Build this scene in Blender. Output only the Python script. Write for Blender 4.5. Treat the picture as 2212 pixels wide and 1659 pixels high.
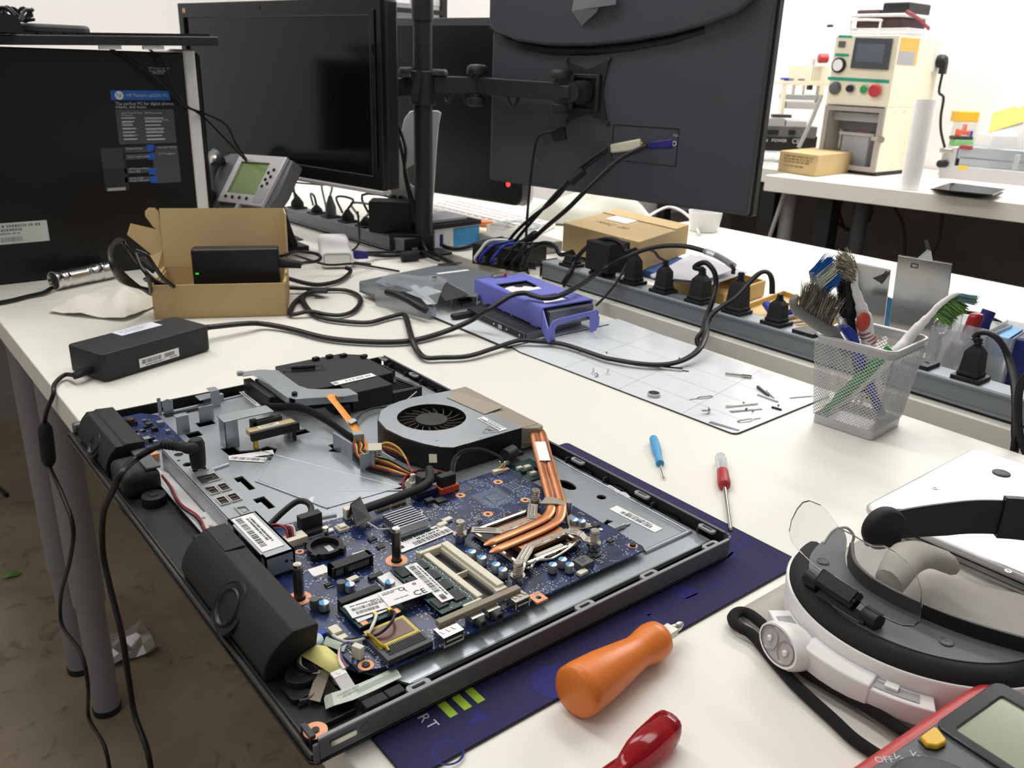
import bpy,bmesh,math,random
import numpy as np
from mathutils import Vector,Matrix
random.seed(7)
for _o in list(bpy.data.objects):bpy.data.objects.remove(_o)
SC=bpy.context.scene
COL=SC.collection
PI=math.pi
CX,CY,FPX=1106.0,829.5,1841.463
PITCH,ROLL,YAW,CAMH=.3584724,.033673,.6883029,.385
_f=Vector((math.sin(YAW)*math.cos(PITCH),math.cos(YAW)*math.cos(PITCH),-math.sin(PITCH)))
_r0=Vector((math.cos(YAW),-math.sin(YAW),0));_u0=_r0.cross(_f)
_r=math.cos(ROLL)*_r0+math.sin(ROLL)*_u0
_u=-math.sin(ROLL)*_r0+math.cos(ROLL)*_u0
CAM=Vector((0,0,CAMH))
def _ray(x,y):return _f*FPX+_r*(x-CX)-_u*(y-CY)
def W(x,y,z=0.0):
 d=_ray(x,y);return CAM+d*((z-CAMH)/d.z)
def VP(x,y,A,ang):
 n=Vector((-math.sin(ang),math.cos(ang),0));d=_ray(x,y)
 return CAM+d*((Vector(A)-CAM).dot(n)/d.dot(n))
def DP(x,y,dep):
 d=_ray(x,y);return CAM+d*(dep/FPX)
def ZA(p,v):
 d=Vector((p[0],p[1],0))-CAM;k=(CY-v)/FPX
 return(k*d.dot(_f)-d.dot(_u))/(_u.z-k*_f.z)
def PL(x,y,A,n):
 d=_ray(x,y);n=Vector(n);return CAM+d*((Vector(A)-CAM).dot(n)/d.dot(n))
FACE=-YAW
cam=bpy.data.cameras.new('camera');camo=bpy.data.objects.new('camera',cam);COL.objects.link(camo)
cam.sensor_width=36.0;cam.lens=FPX/2212*36.0;cam.clip_start=.02;cam.clip_end=60
_m=Matrix((_r,_u,-_f)).transposed().to_4x4();_m.translation=CAM
camo.matrix_world=_m
cam.dof.use_dof=True;cam.dof.focus_distance=.72;cam.dof.aperture_fstop=17.0
SC.camera=camo
SC.view_settings.view_transform='Standard';SC.view_settings.look='None'
SC.view_settings.gamma=1.0;SC.view_settings.use_curve_mapping=False
SC.view_settings.exposure=-0.24
wd=bpy.data.worlds.new('room_air');SC.world=wd;wd.use_nodes=True
wd.node_tree.nodes['Background'].inputs[0].default_value=(.80,.82,.85,1)
wd.node_tree.nodes['Background'].inputs[1].default_value=.40
def area(name,loc,sx,sy,power,color=(1,.985,.955),rot=(0,0,0)):
 l=bpy.data.lights.new(name,'AREA');l.shape='RECTANGLE';l.size=sx;l.size_y=sy;l.energy=power;l.color=color
 o=bpy.data.objects.new(name,l);o.location=loc;o.rotation_euler=rot;COL.objects.link(o);return o
FLOOR_Z,CEIL_Z=-.73,2.0
area('ceiling_lamp',(.35,1.35,1.9),.30,1.25,14.5)
area('ceiling_lamp',(1.55,1.0,1.9),.30,1.25,14)
area('ceiling_lamp',(1.55,2.5,1.9),.30,1.25,14)
area('ceiling_lamp',(.1,2.45,1.9),.30,1.0,14)
area('ceiling_lamp',(-.9,.6,1.9),.30,1.25,9)
area('ceiling_lamp',(3.6,1.4,1.9),.30,1.8,64)
area('ceiling_lamp',(3.4,2.6,1.9),.5,.5,16)
def lin(c):
 return tuple(((x/255)/12.92 if x/255<=.04045 else((x/255+.055)/1.055)**2.4)for x in c)
MATS={}
def mat(name,rgb,rough=.5,metal=0.0,spec=.5,trans=0.0,alpha=1.0,ior=1.45,bump=0,bscale=200,var=0,vscale=30,emit=0,coat=0,aniso=None):
 if name in MATS:return MATS[name]
 m=bpy.data.materials.new(name);m.use_nodes=True;nt=m.node_tree;b=nt.nodes['Principled BSDF']
 c=lin(rgb)
 b.inputs['Base Color'].default_value=(*c,1);b.inputs['Roughness'].default_value=rough
 b.inputs['Metallic'].default_value=metal;b.inputs['Specular IOR Level'].default_value=spec
 b.inputs['Transmission Weight'].default_value=trans;b.inputs['Alpha'].default_value=alpha;b.inputs['IOR'].default_value=ior
 b.inputs['Coat Weight'].default_value=coat
 if emit:b.inputs['Emission Color'].default_value=(*c,1);b.inputs['Emission Strength'].default_value=emit
 if bump or var:
  tc=nt.nodes.new('ShaderNodeTexCoord')
 if bump:
  n=nt.nodes.new('ShaderNodeTexNoise');n.inputs['Scale'].default_value=bscale;n.inputs['Detail'].default_value=3
  bp=nt.nodes.new('ShaderNodeBump');bp.inputs['Strength'].default_value=bump;bp.inputs['Distance'].default_value=.001
  nt.links.new(tc.outputs['Object'],n.inputs['Vector']);nt.links.new(n.outputs['Fac'],bp.inputs['Height']);nt.links.new(bp.outputs['Normal'],b.inputs['Normal'])
 if var:
  n=nt.nodes.new('ShaderNodeTexNoise');n.inputs['Scale'].default_value=vscale;n.inputs['Detail'].default_value=4
  r=nt.nodes.new('ShaderNodeValToRGB')
  lo=[max(0,x*(1-var))for x in c];hi=[min(1,x*(1+var))for x in c]
  r.color_ramp.elements[0].position=.35;r.color_ramp.elements[1].position=.65
  r.color_ramp.elements[0].color=(*lo,1);r.color_ramp.elements[1].color=(*hi,1)
  nt.links.new(tc.outputs['Object'],n.inputs['Vector']);nt.links.new(n.outputs['Fac'],r.inputs['Fac']);nt.links.new(r.outputs['Color'],b.inputs['Base Color'])
 MATS[name]=m;return m
M=dict(spk=mat('small_steel',(150,148,144),.4,metal=.6),table=mat('white_laminate',(238,236,226),.42,spec=.45,var=.012,vscale=6),tedge=mat('white_edge_band',(196,190,180),.5),wall=mat('white_wall_paint',(233,230,230),.9,bump=.05,bscale=60),panel=mat('dark_grey_panel',(92,88,84),.8,var=.15,vscale=4),ceil=mat('ceiling_white',(235,235,235),.9),steelleg=mat('grey_powder_coat',(128,128,132),.5,metal=.0,bump=.05,bscale=900),black=mat('black_plastic',(22,22,23),.5,bump=.08,bscale=1500),blackm=mat('matte_black_plastic',(26,26,27),.65,bump=.15,bscale=2500),gloss=mat('gloss_black_plastic',(9,9,10),.09,spec=.55),rubber=mat('black_cable_rubber',(17,17,18),.42),dgrey=mat('dark_grey_plastic',(52,53,57),.5,bump=.08,bscale=1500),mgrey=mat('mid_grey_plastic',(92,93,96),.5),lgrey=mat('light_grey_plastic',(165,166,168),.5),white=mat('white_plastic',(235,234,232),.4),cream=mat('cream_painted_metal',(236,229,206),.45),paper=mat('white_paper',(240,240,240),.75),ink=mat('black_print',(28,28,30),.7),gink=mat('grey_print',(120,122,126),.7),wink=mat('white_print',(205,208,212),.7),alu=mat('brushed_aluminium',(172,176,182),.34,metal=.75,bump=.04,bscale=700),galv=mat('galvanised_steel',(170,177,183),.30,metal=.55,var=.035,vscale=16),galvd=mat('dark_steel',(112,116,120),.4,metal=.6),chrome=mat('polished_nickel',(205,200,190),.17,metal=1.0),copper=mat('copper',(206,138,98),.30,metal=.85,var=.10,vscale=45),pad=mat('bare_copper_ring',(224,160,120),.45,metal=.25),pcb=mat('blue_solder_mask',(24,44,92),.32,spec=.5,var=.22,vscale=60),pcbg=mat('green_solder_mask',(30,66,66),.4,var=.15,vscale=80),silk=mat('pale_silkscreen',(178,190,205),.6),chip=mat('chip_epoxy',(34,35,37),.5),solder=mat('solder_tin',(190,192,192),.3,metal=.8),ivory=mat('ivory_connector',(226,220,200),.5),gold=mat('gold_contacts',(190,160,60),.35,metal=.8),kapton=mat('amber_film',(190,170,40),.3),brownfilm=mat('brown_film',(104,66,48),.3),sky=mat('sky_blue_print',(80,160,215),.5),blue=mat('blue_plastic',(38,60,170),.4),vga=mat('vga_blue_plastic',(38,34,120),.5),purple=mat('lavender_plastic',(120,126,212),.42),navy=mat('navy_cloth',(40,36,82),.85,bump=.25,bscale=1800,var=.06,vscale=8),navyl=mat('navy_print',(38,38,112),.85),lime=mat('lime_print',(166,205,62),.8),orange=mat('orange_plastic',(226,124,48),.34,spec=.5),orangec=mat('orange_cable',(244,158,60),.45),red=mat('red_plastic',(180,52,54),.4),redgl=mat('clear_red_plastic',(176,22,34),.08,trans=.55,ior=1.3),green=mat('green_plastic',(40,150,70),.4),yellow=mat('yellow_plastic',(232,182,50),.45),card=mat('kraft_cardboard',(186,160,116),.85,bump=.1,bscale=300,var=.04,vscale=12),cardin=mat('inner_cardboard',(206,178,132),.88,var=.03,vscale=12),tapey=mat('pale_yellow_tape',(226,218,140),.55),tapeg=mat('grey_fabric_tape',(150,140,122),.6,bump=.15,bscale=1500),clear=mat('clear_acrylic',(244,246,246),.02,trans=1.0,ior=1.40),film=mat('clear_film',(225,228,232),.12,trans=.85,ior=1.08,alpha=.75),clearplas=mat('frosted_clear_plastic',(228,232,236),.22,trans=.75,ior=1.15),felt=mat('grey_felt',(182,177,169),.95,bump=.3,bscale=1500),cloth=mat('pale_grey_cloth',(196,190,180),.95,bump=.3,bscale=900),tissue=mat('white_tissue',(236,232,220),.9),lcdgreen=mat('green_lcd',(104,132,58),.35),lcdgrey=mat('grey_green_lcd',(140,148,120),.18),screen=mat('black_screen',(10,10,12),.16,spec=.5),silver=mat('silver_plastic',(190,188,190),.38,metal=.25),macalu=mat('satin_aluminium',(205,205,205),.42,metal=.45),fblade=mat('fan_brown_black',(30,28,26),.5),taupe=mat('taupe_metal_tape',(160,150,134),.42,metal=.35),foil=mat('crumpled_foil',(180,180,180),.25,metal=.9),mirror=mat('reflective_film',(170,168,166),.12,metal=.9),bristle=mat('grey_bristle',(112,108,98),.8),)  # galvd is a darker grey steel than galv
WM={}
def I4():return Matrix.Identity(4)
def TR(x,y=None,z=0,rz=0):
 if y is None:x,y,z=x
 return Matrix.Translation((x,y,z))@Matrix.Rotation(rz,4,'Z')
def axes(o,x,y,z=None):
 x=Vector(x).normalized();y=Vector(y);z=x.cross(y).normalized()if z is None else Vector(z).normalized();y=z.cross(x)
 m=Matrix((x,y,z)).transposed().to_4x4();m.translation=Vector(o);return m
def tag(o,label=None,cat=None,group=None,kind=None):
 if label:o['label']=label
 if cat:o['category']=cat
 if group:o['group']=group
 if kind:o['kind']=kind
 return o
def thing(name,label,cat,loc=(0,0,0),rz=0,group=None,mat4=None):
 o=bpy.data.objects.new(name,None);o.empty_display_size=.02;COL.objects.link(o)
 m=mat4 if mat4 is not None else TR(loc[0],loc[1],loc[2],rz)
 o.matrix_world=m;WM[o.name]=m.copy();return tag(o,label,cat,group)
class MB:
 def __init__(s,frame=None):s.v=[];s.f=[];s.mi=[];s.cur=0;s.F=frame
 def m(s,i):s.cur=i;return s
 def add(s,vs,fs,T=None):
  b=len(s.v)
  s.v+=[tuple(T@Vector(p))if T is not None else tuple(p)for p in vs]
  for f in fs:s.f.append([b+i for i in f]);s.mi.append(s.cur)
  return s
 def bx(s,x0,x1,y0,y1,z0,z1,T=None):
  if x1<x0:x0,x1=x1,x0
  if y1<y0:y0,y1=y1,y0
  if z1<z0:z0,z1=z1,z0
  v=[(x0,y0,z0),(x1,y0,z0),(x1,y1,z0),(x0,y1,z0),(x0,y0,z1),(x1,y0,z1),(x1,y1,z1),(x0,y1,z1)]
  return s.add(v,[(3,2,1,0),(4,5,6,7),(0,1,5,4),(1,2,6,5),(2,3,7,6),(3,0,4,7)],T)
 def box(s,c,size,rz=0,T=None):
  t=TR(c[0],c[1],c[2],rz)
  if T is not None:t=T@t
  a,b,d=size[0]/2,size[1]/2,size[2]/2
  return s.bx(-a,a,-b,b,-d,d,t)
 def cyl(s,p0,p1,r0,r1=None,n=16,caps=True):
  r1=r0 if r1 is None else r1
  p0,p1=Vector(p0),Vector(p1);d=(p1-p0).normalized()
  a=d.orthogonal().normalized();b=d.cross(a)
  vs=[]
  for p,r in((p0,r0),(p1,r1)):
   for i in range(n):
    t=2*PI*i/n;vs.append(p+(a*math.cos(t)+b*math.sin(t))*r)
  fs=[(i,(i+1)%n,n+(i+1)%n,n+i)for i in range(n)]
  if caps:fs+=[tuple(range(n-1,-1,-1)),tuple(range(n,2*n))]
  return s.add(vs,fs)
 def lathe(s,prof,T=None,n=20,caps=True,ey=1.0):
  vs=[];k=len(prof)
  for r,z in prof:
   for i in range(n):t=2*PI*i/n;vs.append((r*math.cos(t),r*math.sin(t)*ey,z))
  fs=[(j*n+i,j*n+(i+1)%n,(j+1)*n+(i+1)%n,(j+1)*n+i)for j in range(k-1)for i in range(n)]
  if caps:fs+=[tuple(range(n-1,-1,-1)),tuple(range((k-1)*n,k*n))]
  return s.add(vs,fs,T)
 def tube(s,pts,r,n=8,smooth=4,flat=1.0,caps=True,up=None):
  P=spline(pts,smooth)if smooth>1 else[Vector(p)for p in pts]
  rr=r if isinstance(r,(list,tuple))else None
  vs=[];k=len(P);prev=None
  for i,p in enumerate(P):
   t=(P[min(i+1,k-1)]-P[max(i-1,0)]).normalized()
   if up is not None:
    a=t.cross(Vector(up));
    a=a.normalized()if a.length>1e-5 else(prev or t.orthogonal().normalized())
   elif prev is None:a=t.orthogonal().normalized()
   else:
    a=prev-t*prev.dot(t);a=a.normalized()if a.length>1e-6 else t.orthogonal().normalized()
   prev=a;b=t.cross(a)
   q=rr[min(len(rr)-1,int(i*len(rr)/k))]if rr else r
   for j in range(n):
    w=2*PI*j/n;vs.append(p+a*math.cos(w)*q*flat+b*math.sin(w)*q)
  fs=[(j*n+i,j*n+(i+1)%n,(j+1)*n+(i+1)%n,(j+1)*n+i)for j in range(k-1)for i in range(n)]
  if caps:fs+=[tuple(range(n-1,-1,-1)),tuple(range((k-1)*n,k*n))]
  return s.add(vs,fs)
 def prism(s,poly,z0,z1,T=None,holes=()):
  if not holes:
   n=len(poly)
   vs=[(x,y,z0)for x,y in poly]+[(x,y,z1)for x,y in poly]
   return s.add(vs,[tuple(range(n-1,-1,-1)),tuple(range(n,2*n))]+[(i,(i+1)%n,n+(i+1)%n,n+i)for i in range(n)],T)
  bm=bmesh.new();es=[]
  for loop in[poly]+list(holes):
   q=[bm.verts.new((x,y,0))for x,y in loop]
   es+=[bm.edges.new((q[i],q[(i+1)%len(q)]))for i in range(len(q))]
  bmesh.ops.triangle_fill(bm,use_beauty=True,use_dissolve=False,edges=es,normal=(0,0,1))
  bm.verts.index_update();vs0=[v.co.copy()for v in bm.verts];n=len(vs0)
  tri=[]
  for f in bm.faces:
   q=[v.index for v in f.verts]
   if f.normal.z<0:q.reverse()
   tri.append(q)
  bm.free()
  vs=[(p.x,p.y,z0)for p in vs0]+[(p.x,p.y,z1)for p in vs0]
  fs=[tuple(reversed(t))for t in tri]+[tuple(n+i for i in t)for t in tri]
  b=0
  for li,loop in enumerate([poly]+list(holes)):
   k=len(loop)
   for i in range(k):
    a,c=b+i,b+(i+1)%k
    fs.append((a,c,n+c,n+a))
   b+=k
  return s.add(vs,fs,T)
 def quad(s,a,b,c,d):return s.add([a,b,c,d],[(0,1,2,3)])
 def slab(s,a,b,c,d,th):
  a,b,c,d=map(Vector,(a,b,c,d));n=(b-a).cross(d-a).normalized()*th
  return s.add([a,b,c,d,a+n,b+n,c+n,d+n],[(3,2,1,0),(4,5,6,7),(0,1,5,4),(1,2,6,5),(2,3,7,6),(3,0,4,7)])
 def sweep(s,poly,p0,p1,up=(0,0,1)):
  p0,p1=Vector(p0),Vector(p1);d=(p1-p0).normalized();u=Vector(up);sd=d.cross(u).normalized();u=sd.cross(d)
  n=len(poly);vs=[p+sd*x+u*y for p in(p0,p1)for x,y in poly]
  return s.add(vs,[tuple(range(n)),tuple(range(2*n-1,n-1,-1))]+[(i,n+i,n+(i+1)%n,(i+1)%n)for i in range(n)])
 def build(s,name,mats,parent=None,smooth=30,bevel=0,bseg=2,label=None,cat=None,group=None,kind=None,loc=None,sub=0,solid=0):
  me=bpy.data.meshes.new(name)
  F=s.F if s.F is not None else I4()
  if parent is not None:T=WM[parent.name].inverted()@F
  elif loc is not None:T=Matrix.Translation(-Vector(loc))@F
  else:
   pts=[F@Vector(p)for p in s.v]
   lo=Vector((sum(p.x for p in pts)/len(pts),sum(p.y for p in pts)/len(pts),min(p.z for p in pts)));loc=lo
   T=Matrix.Translation(-lo)@F
  me.from_pydata([tuple(T@Vector(p))for p in s.v],[],s.f)
  ml=mats if isinstance(mats,(list,tuple))else[mats]
  for m_ in ml:me.materials.append(m_)
  me.polygons.foreach_set('material_index',[min(i,len(ml)-1)for i in s.mi])
  bm=bmesh.new();bm.from_mesh(me);bmesh.ops.recalc_face_normals(bm,faces=bm.faces);bm.to_mesh(me);bm.free()
  if smooth:
   me.polygons.foreach_set('use_smooth',[True]*len(me.polygons));me.set_sharp_from_angle(angle=math.radians(smooth))
  me.update()
  o=bpy.data.objects.new(name,me);COL.objects.link(o)
  if parent is not None:o.parent=parent;WM[o.name]=WM[parent.name].copy()
  else:o.location=loc;WM[o.name]=Matrix.Translation(Vector(loc))
  if solid:q=o.modifiers.new('solid','SOLIDIFY');q.thickness=solid;q.offset=0
  if bevel:
   q=o.modifiers.new('bevel','BEVEL');q.width=bevel;q.segments=bseg;q.limit_method='ANGLE';q.angle_limit=math.radians(38);q.harden_normals=False
  if sub:q=o.modifiers.new('sub','SUBSURF');q.levels=sub;q.render_levels=sub
  return tag(o,label,cat,group,kind)
def spline(pts,k=4):
 P=[Vector(p)for p in pts]
 if len(P)<3:return P
 out=[]
 for i in range(len(P)-1):
  a=P[i-1]if i else P[0]*2-P[1];b=P[i];c=P[i+1];d=P[i+2]if i+2<len(P)else P[-1]*2-P[-2]
  for j in range(k):
   t=j/k
   out.append(.5*((2*b)+(c-a)*t+(2*a-5*b+4*c-d)*t*t+(3*b-a-3*c+d)*t**3))
 out.append(P[-1]);return out
def dup(root,mat4,label=None,group=None,name=None):
 r=root.copy();COL.objects.link(r);r.matrix_world=mat4;WM[r.name]=mat4.copy()
 if label:r['label']=label
 if group:r['group']=group
 def kids(src,dst):
  for ch in[c for c in src.children]:
   c=ch.copy();COL.objects.link(c);c.parent=dst;WM[c.name]=mat4.copy();kids(ch,c)
 kids(root,r);return r
def rrect(x0,x1,y0,y1,r,n=5):
 out=[]
 for cx,cy,a in((x1-r,y0+r,-PI/2),(x1-r,y1-r,0),(x0+r,y1-r,PI/2),(x0+r,y0+r,PI)):
  for i in range(n+1):t=a+PI/2*i/n;out.append((cx+r*math.cos(t),cy+r*math.sin(t)))
 return out
def circ(cx,cy,r,n=16,ry=None):return[(cx+r*math.cos(2*PI*i/n),cy+(ry or r)*math.sin(2*PI*i/n))for i in range(n)]
_txt={}
def text_geo(s,size):
 k=(s,size)
 if k not in _txt:
  cu=bpy.data.curves.new('lettering','FONT');cu.body=s;cu.size=size;cu.resolution_u=2;cu.fill_mode='FRONT'
  o=bpy.data.objects.new('lettering',cu);COL.objects.link(o)
  dg=bpy.context.evaluated_depsgraph_get();dg.update();me=bpy.data.meshes.new_from_object(o.evaluated_get(dg))
  _txt[k]=([v.co.copy()for v in me.vertices],[tuple(p.vertices)for p in me.polygons])
  bpy.data.objects.remove(o);bpy.data.meshes.remove(me);bpy.data.curves.remove(cu)
 return _txt[k]
def text(mb,s,size,T,center=False):
 vs,fs=text_geo(s,size)
 if center and vs:
  cx=(min(v.x for v in vs)+max(v.x for v in vs))/2;cy=(min(v.y for v in vs)+max(v.y for v in vs))/2
  T=T@Matrix.Translation((-cx,-cy,0))
 return mb.add(vs,fs,T)
def sticker(mb,T,w,h,bars=((.1,.9,.25,.75),),lines=(),seed=1,th=.0004,base=True):
 rnd=random.Random(seed)
 if base:mb.m(0).bx(0,w,0,h,0,th,T)
 mb.m(1);z=th+.0001
 for x0,x1,y0,y1 in bars:
  x=x0*w;step=(x1-x0)*w/46
  while x<x1*w:
   q=step*rnd.choice((.5,.8,1.3));mb.add([(x,y0*h,z),(x+q,y0*h,z),(x+q,y1*h,z),(x,y1*h,z)],[(0,1,2,3)],T);x+=q+step*rnd.choice((.6,.9,1.2))
 for x0,x1,y,hh in lines:
  x=x0*w
  while x<x1*w:
   q=hh*h*rnd.uniform(.4,.9);mb.add([(x,y*h,z),(x+q,y*h,z),(x+q,(y+hh)*h,z),(x,(y+hh)*h,z)],[(0,1,2,3)],T);x+=q+hh*h*rnd.choice((.25,.3,.8))
 mb.m(0)
def px_frame(a,b,c):
 a,b,c=Vector(a),Vector(b),Vector(c);return axes(a,b-a,c-a),(b-a).length,(c-a).length
def struct(name,mb,m,**k):return mb.build(name,m,kind='structure',**k)
_fm=bpy.data.materials.new('worn_concrete');_fm.use_nodes=True
_nt=_fm.node_tree;_b=_nt.nodes['Principled BSDF'];_tc=_nt.nodes.new('ShaderNodeTexCoord')
_n1=_nt.nodes.new('ShaderNodeTexNoise');_n1.inputs['Scale'].default_value=5;_n1.inputs['Detail'].default_value=8;_n1.inputs['Roughness'].default_value=.65
_n2=_nt.nodes.new('ShaderNodeTexNoise');_n2.inputs['Scale'].default_value=16;_n2.inputs['Detail'].default_value=5;_n2.inputs['Distortion'].default_value=1.2
_r1=_nt.nodes.new('ShaderNodeValToRGB');_r1.color_ramp.elements[0].color=(*lin((122,110,92)),1);_r1.color_ramp.elements[1].color=(*lin((150,136,114)),1)
_r1.color_ramp.elements[0].position=.35;_r1.color_ramp.elements[1].position=.68
_r2=_nt.nodes.new('ShaderNodeValToRGB');_r2.color_ramp.elements[0].color=(.45,.42,.4,1);_r2.color_ramp.elements[1].color=(1,1,1,1)
_r2.color_ramp.elements[0].position=.30;_r2.color_ramp.elements[1].position=.40
_mx=_nt.nodes.new('ShaderNodeMixRGB');_mx.blend_type='MULTIPLY';_mx.inputs[0].default_value=.7
for a_,b_ in((_n1,_r1),(_n2,_r2)):
 _nt.links.new(_tc.outputs['Object'],a_.inputs['Vector']);_nt.links.new(a_.outputs['Fac'],b_.inputs['Fac'])
_nt.links.new(_r1.outputs['Color'],_mx.inputs[1]);_nt.links.new(_r2.outputs['Color'],_mx.inputs[2]);_nt.links.new(_mx.outputs['Color'],_b.inputs['Base Color'])
_b.inputs['Roughness'].default_value=.6
_bp=_nt.nodes.new('ShaderNodeBump');_bp.inputs['Strength'].default_value=.15;_bp.inputs['Distance'].default_value=.004
_nt.links.new(_n2.outputs['Fac'],_bp.inputs['Height']);_nt.links.new(_bp.outputs['Normal'],_b.inputs['Normal'])
YB,XR=2.95,3.98
struct('floor',MB().bx(-2.2,XR+.1,-2,YB+.1,FLOOR_Z-.05,FLOOR_Z),_fm)
struct('ceiling',MB().bx(-2.2,XR+.1,-2,YB+.1,CEIL_Z,CEIL_Z+.05),M['ceil'])
struct('wall_back',MB().bx(-2.2,XR+.1,YB,YB+.1,FLOOR_Z,CEIL_Z),M['wall'])
struct('wall_right',MB().bx(XR,XR+.1,-2,YB,FLOOR_Z,CEIL_Z),M['wall'])
struct('wall_left',MB().bx(-2.3,-2.2,-2,YB,FLOOR_Z,CEIL_Z),M['wall'])
struct('baseboard_back',MB().bx(-2.2,XR,YB-.012,YB,FLOOR_Z,FLOOR_Z+.09).bx(-2.2,XR,YB-.006,YB,FLOOR_Z+.09,FLOOR_Z+.42),mat('grey_wall_dado',(150,146,140),.8))
struct('trim_right',MB().bx(XR-.02,XR,-2,YB-.02,FLOOR_Z,-.03),M['panel'])
def leg(mb,x,y,z0,r=.025,m2=True):
 mb.cyl((x,y,z0+.02),(x,y,-.19),r*.86,n=24).cyl((x,y,-.52+.0),(x,y,-.03),r,n=24)
def table(name,label,x0,x1,y0,y1,legs,poly=None):
 t=thing(name,label,'table',((x0+x1)/2,(y0+y1)/2,FLOOR_Z))
 (MB().prism(poly,-.034,-.0004)if poly else MB().bx(x0,x1,y0,y1,-.034,-.0004)).build('tabletop',[M['table']],t,bevel=.0015)
 for x,y in legs:
  l=MB().cyl((x,y,-.50),(x,y,-.034),.026,n=28).cyl((x,y,FLOOR_Z+.012),(x,y,-.50),.0225,n=28,caps=True).build('leg',M['steelleg'],t)
  MB().cyl((x,y,FLOOR_Z),(x,y,FLOOR_Z+.012),.024,n=28).build('foot',M['black'],l)
  MB().bx(x-.05,x+.05,y-.05,y+.05,-.039,-.0345).build('mounting_plate',M['steelleg'],t)
 return t
table('work_table','white work table in the foreground carrying the opened computer',.18,.985,-.6,1.512,[(.231,1.40),(.93,1.40),(.231,-.5),(.93,-.5)])
table('work_table','white table behind the first, under the black tower and desk phone',.13,.93,1.516,2.9,[(.222,1.545),(.85,1.58),(.2,2.8),(.85,2.8)])
table('work_table','opposite white desk past the grey power strip, with cartons and trays on it',1.047,1.85,-.6,1.512,[(1.8,1.44),(1.8,-.5),(1.1,1.43),(1.1,-.5)])
table('work_table','far opposite white desk under the silver monitor stand',.9325,1.745,1.516,2.9,[(1.69,1.6),(1.69,2.8),(1.0,2.8)])
_bp0,_bp1=W(1653,378),W(2212,441);_bd=(_bp1-_bp0).normalized()
_e=_bp0+_bd*2.6
bench=thing('wall_bench','long white bench along the right wall carrying the cream machine','table',(3.5,1.5,FLOOR_Z))
MB().prism([(_bp0.x,_bp0.y),(_e.x,_e.y),(XR-.025,_e.y),(XR-.025,_bp0.y+.02)],-.062,-.0005).build('tabletop',M['table'],bench,bevel=.002)
def bleg(px,py,r,m,square=False):
 p=VP(px,py,_bp0+Vector((.12,0,0)),math.atan2(_bd.y,_bd.x));b=MB()
 if square:b.bx(p.x-r,p.x+r,p.y-r,p.y+r,FLOOR_Z,-.0625)
 else:b.cyl((p.x,p.y,FLOOR_Z),(p.x,p.y,-.0625),r,n=20)
 b.build('leg',m,bench)
bleg(1790,450,.034,M['black'],True);bleg(1864,440,.03,M['dgrey']);bleg(1705,430,.03,M['steelleg']);bleg(1668,430,.034,M['black'],True)
b2=thing('wall_bench','white bench end set back left of the long wall bench','table',(3.5,2.5,FLOOR_Z))
_q=W(1626,359,-.0);MB().bx(_q.x,XR-.025,_bp0.y+.025,YB-.03,-.06,-.0008).build('tabletop',M['table'],b2,bevel=.002)
for yy in(2.2,2.85):MB().bx(_q.x+.05,_q.x+.1,yy,yy+.05,FLOOR_Z,-.0605).build('leg',M['black'],b2)
def wallcable(name,label,pts,r=.006,m='rubber'):
 return tag(MB().tube(pts,r,n=8,smooth=5).build(name,M[m]),label,'cable')
_A=(XR-.2,0,0)
def bpx(x,y,dx=.35):return VP(x,y,_bp0+Vector((dx,0,0)),math.atan2(_bd.y,_bd.x))
_c=bpx(1843,455,.5)
wallcable('cable_coil','coiled black cable hanging under the wall bench by the legs',[Vector((_c.x+.02*math.sin(k*1.3),_c.y+.075*math.cos(2*PI*k/12),_c.z+.085*math.sin(2*PI*k/12)))for k in range(40)],.007)
wallcable('power_cable','black cable drooping under the wall bench towards the floor',[bpx(*q)for q in((1900,400),(1945,470),(1955,520),(1953,560),(1955,600),(1975,640))],.006)
wallcable('power_cable','black cable hanging straight down below the paper roll',[bpx(*q)for q in((2036,430),(2034,480),(2028,520),(2013,555),(2006,580))],.006)
_p=bpx(1692,430,.1)
wallcable('conduit','pale grey hose beside the bench legs',[bpx(*q,.07)for q in((1700,399),(1680,460),(1660,520),(1652,560))],.008,'lgrey')
p=W(278,1400,FLOOR_Z)
_rnd=random.Random(3);fo=MB();vs=[]
for i in range(5):
 for j in range(5):vs.append((p.x-.045+.022*i+_rnd.uniform(-.006,.006),p.y-.05+.025*j+_rnd.uniform(-.006,.006),FLOOR_Z+.003+_rnd.uniform(0,.02)*(.3+abs(i-2)*.35)))
fo.add(vs,[(i*5+j,i*5+j+1,(i+1)*5+j+1,(i+1)*5+j)for i in range(4)for j in range(4)])
tag(fo.build('foil_wrapper',M['foil'],smooth=0,solid=.0006),'crumpled silver foil wrapper lying on the floor behind the table leg','litter')
p=W(26,1246,FLOOR_Z)
lf=MB();lf.add([(p.x+dx*.02,p.y+dy*.02,FLOOR_Z+.002+z)for dx,dy,z in((-1,0,0),(-.3,.4,.006),(.6,.3,.004),(1.1,0,0),(.5,-.4,.003),(-.4,-.4,.005),(0,0,.009))],[(6,0,5),(6,5,4),(6,4,3),(6,3,2),(6,2,1),(6,1,0)])
tag(lf.build('leaf',mat('leaf_green',(86,140,50),.6),smooth=0,solid=.0004),'small green leaf on the dark floor at the left','leaf')
wallcable('floor_cable','short black cable end on the floor at the left edge',[W(-60,1030,FLOOR_Z+.006),W(-10,1050,FLOOR_Z+.006),W(15,1070,FLOOR_Z+.006)],.006)
sh=thing('wall_shelf','black-framed wall shelf above the back desk','shelf',VP(880,30,(0,YB-.25,0),0))
a=VP(800,52,(0,YB-.28,0),0);b=VP(966,44,(0,YB-.28,0),0)
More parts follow.
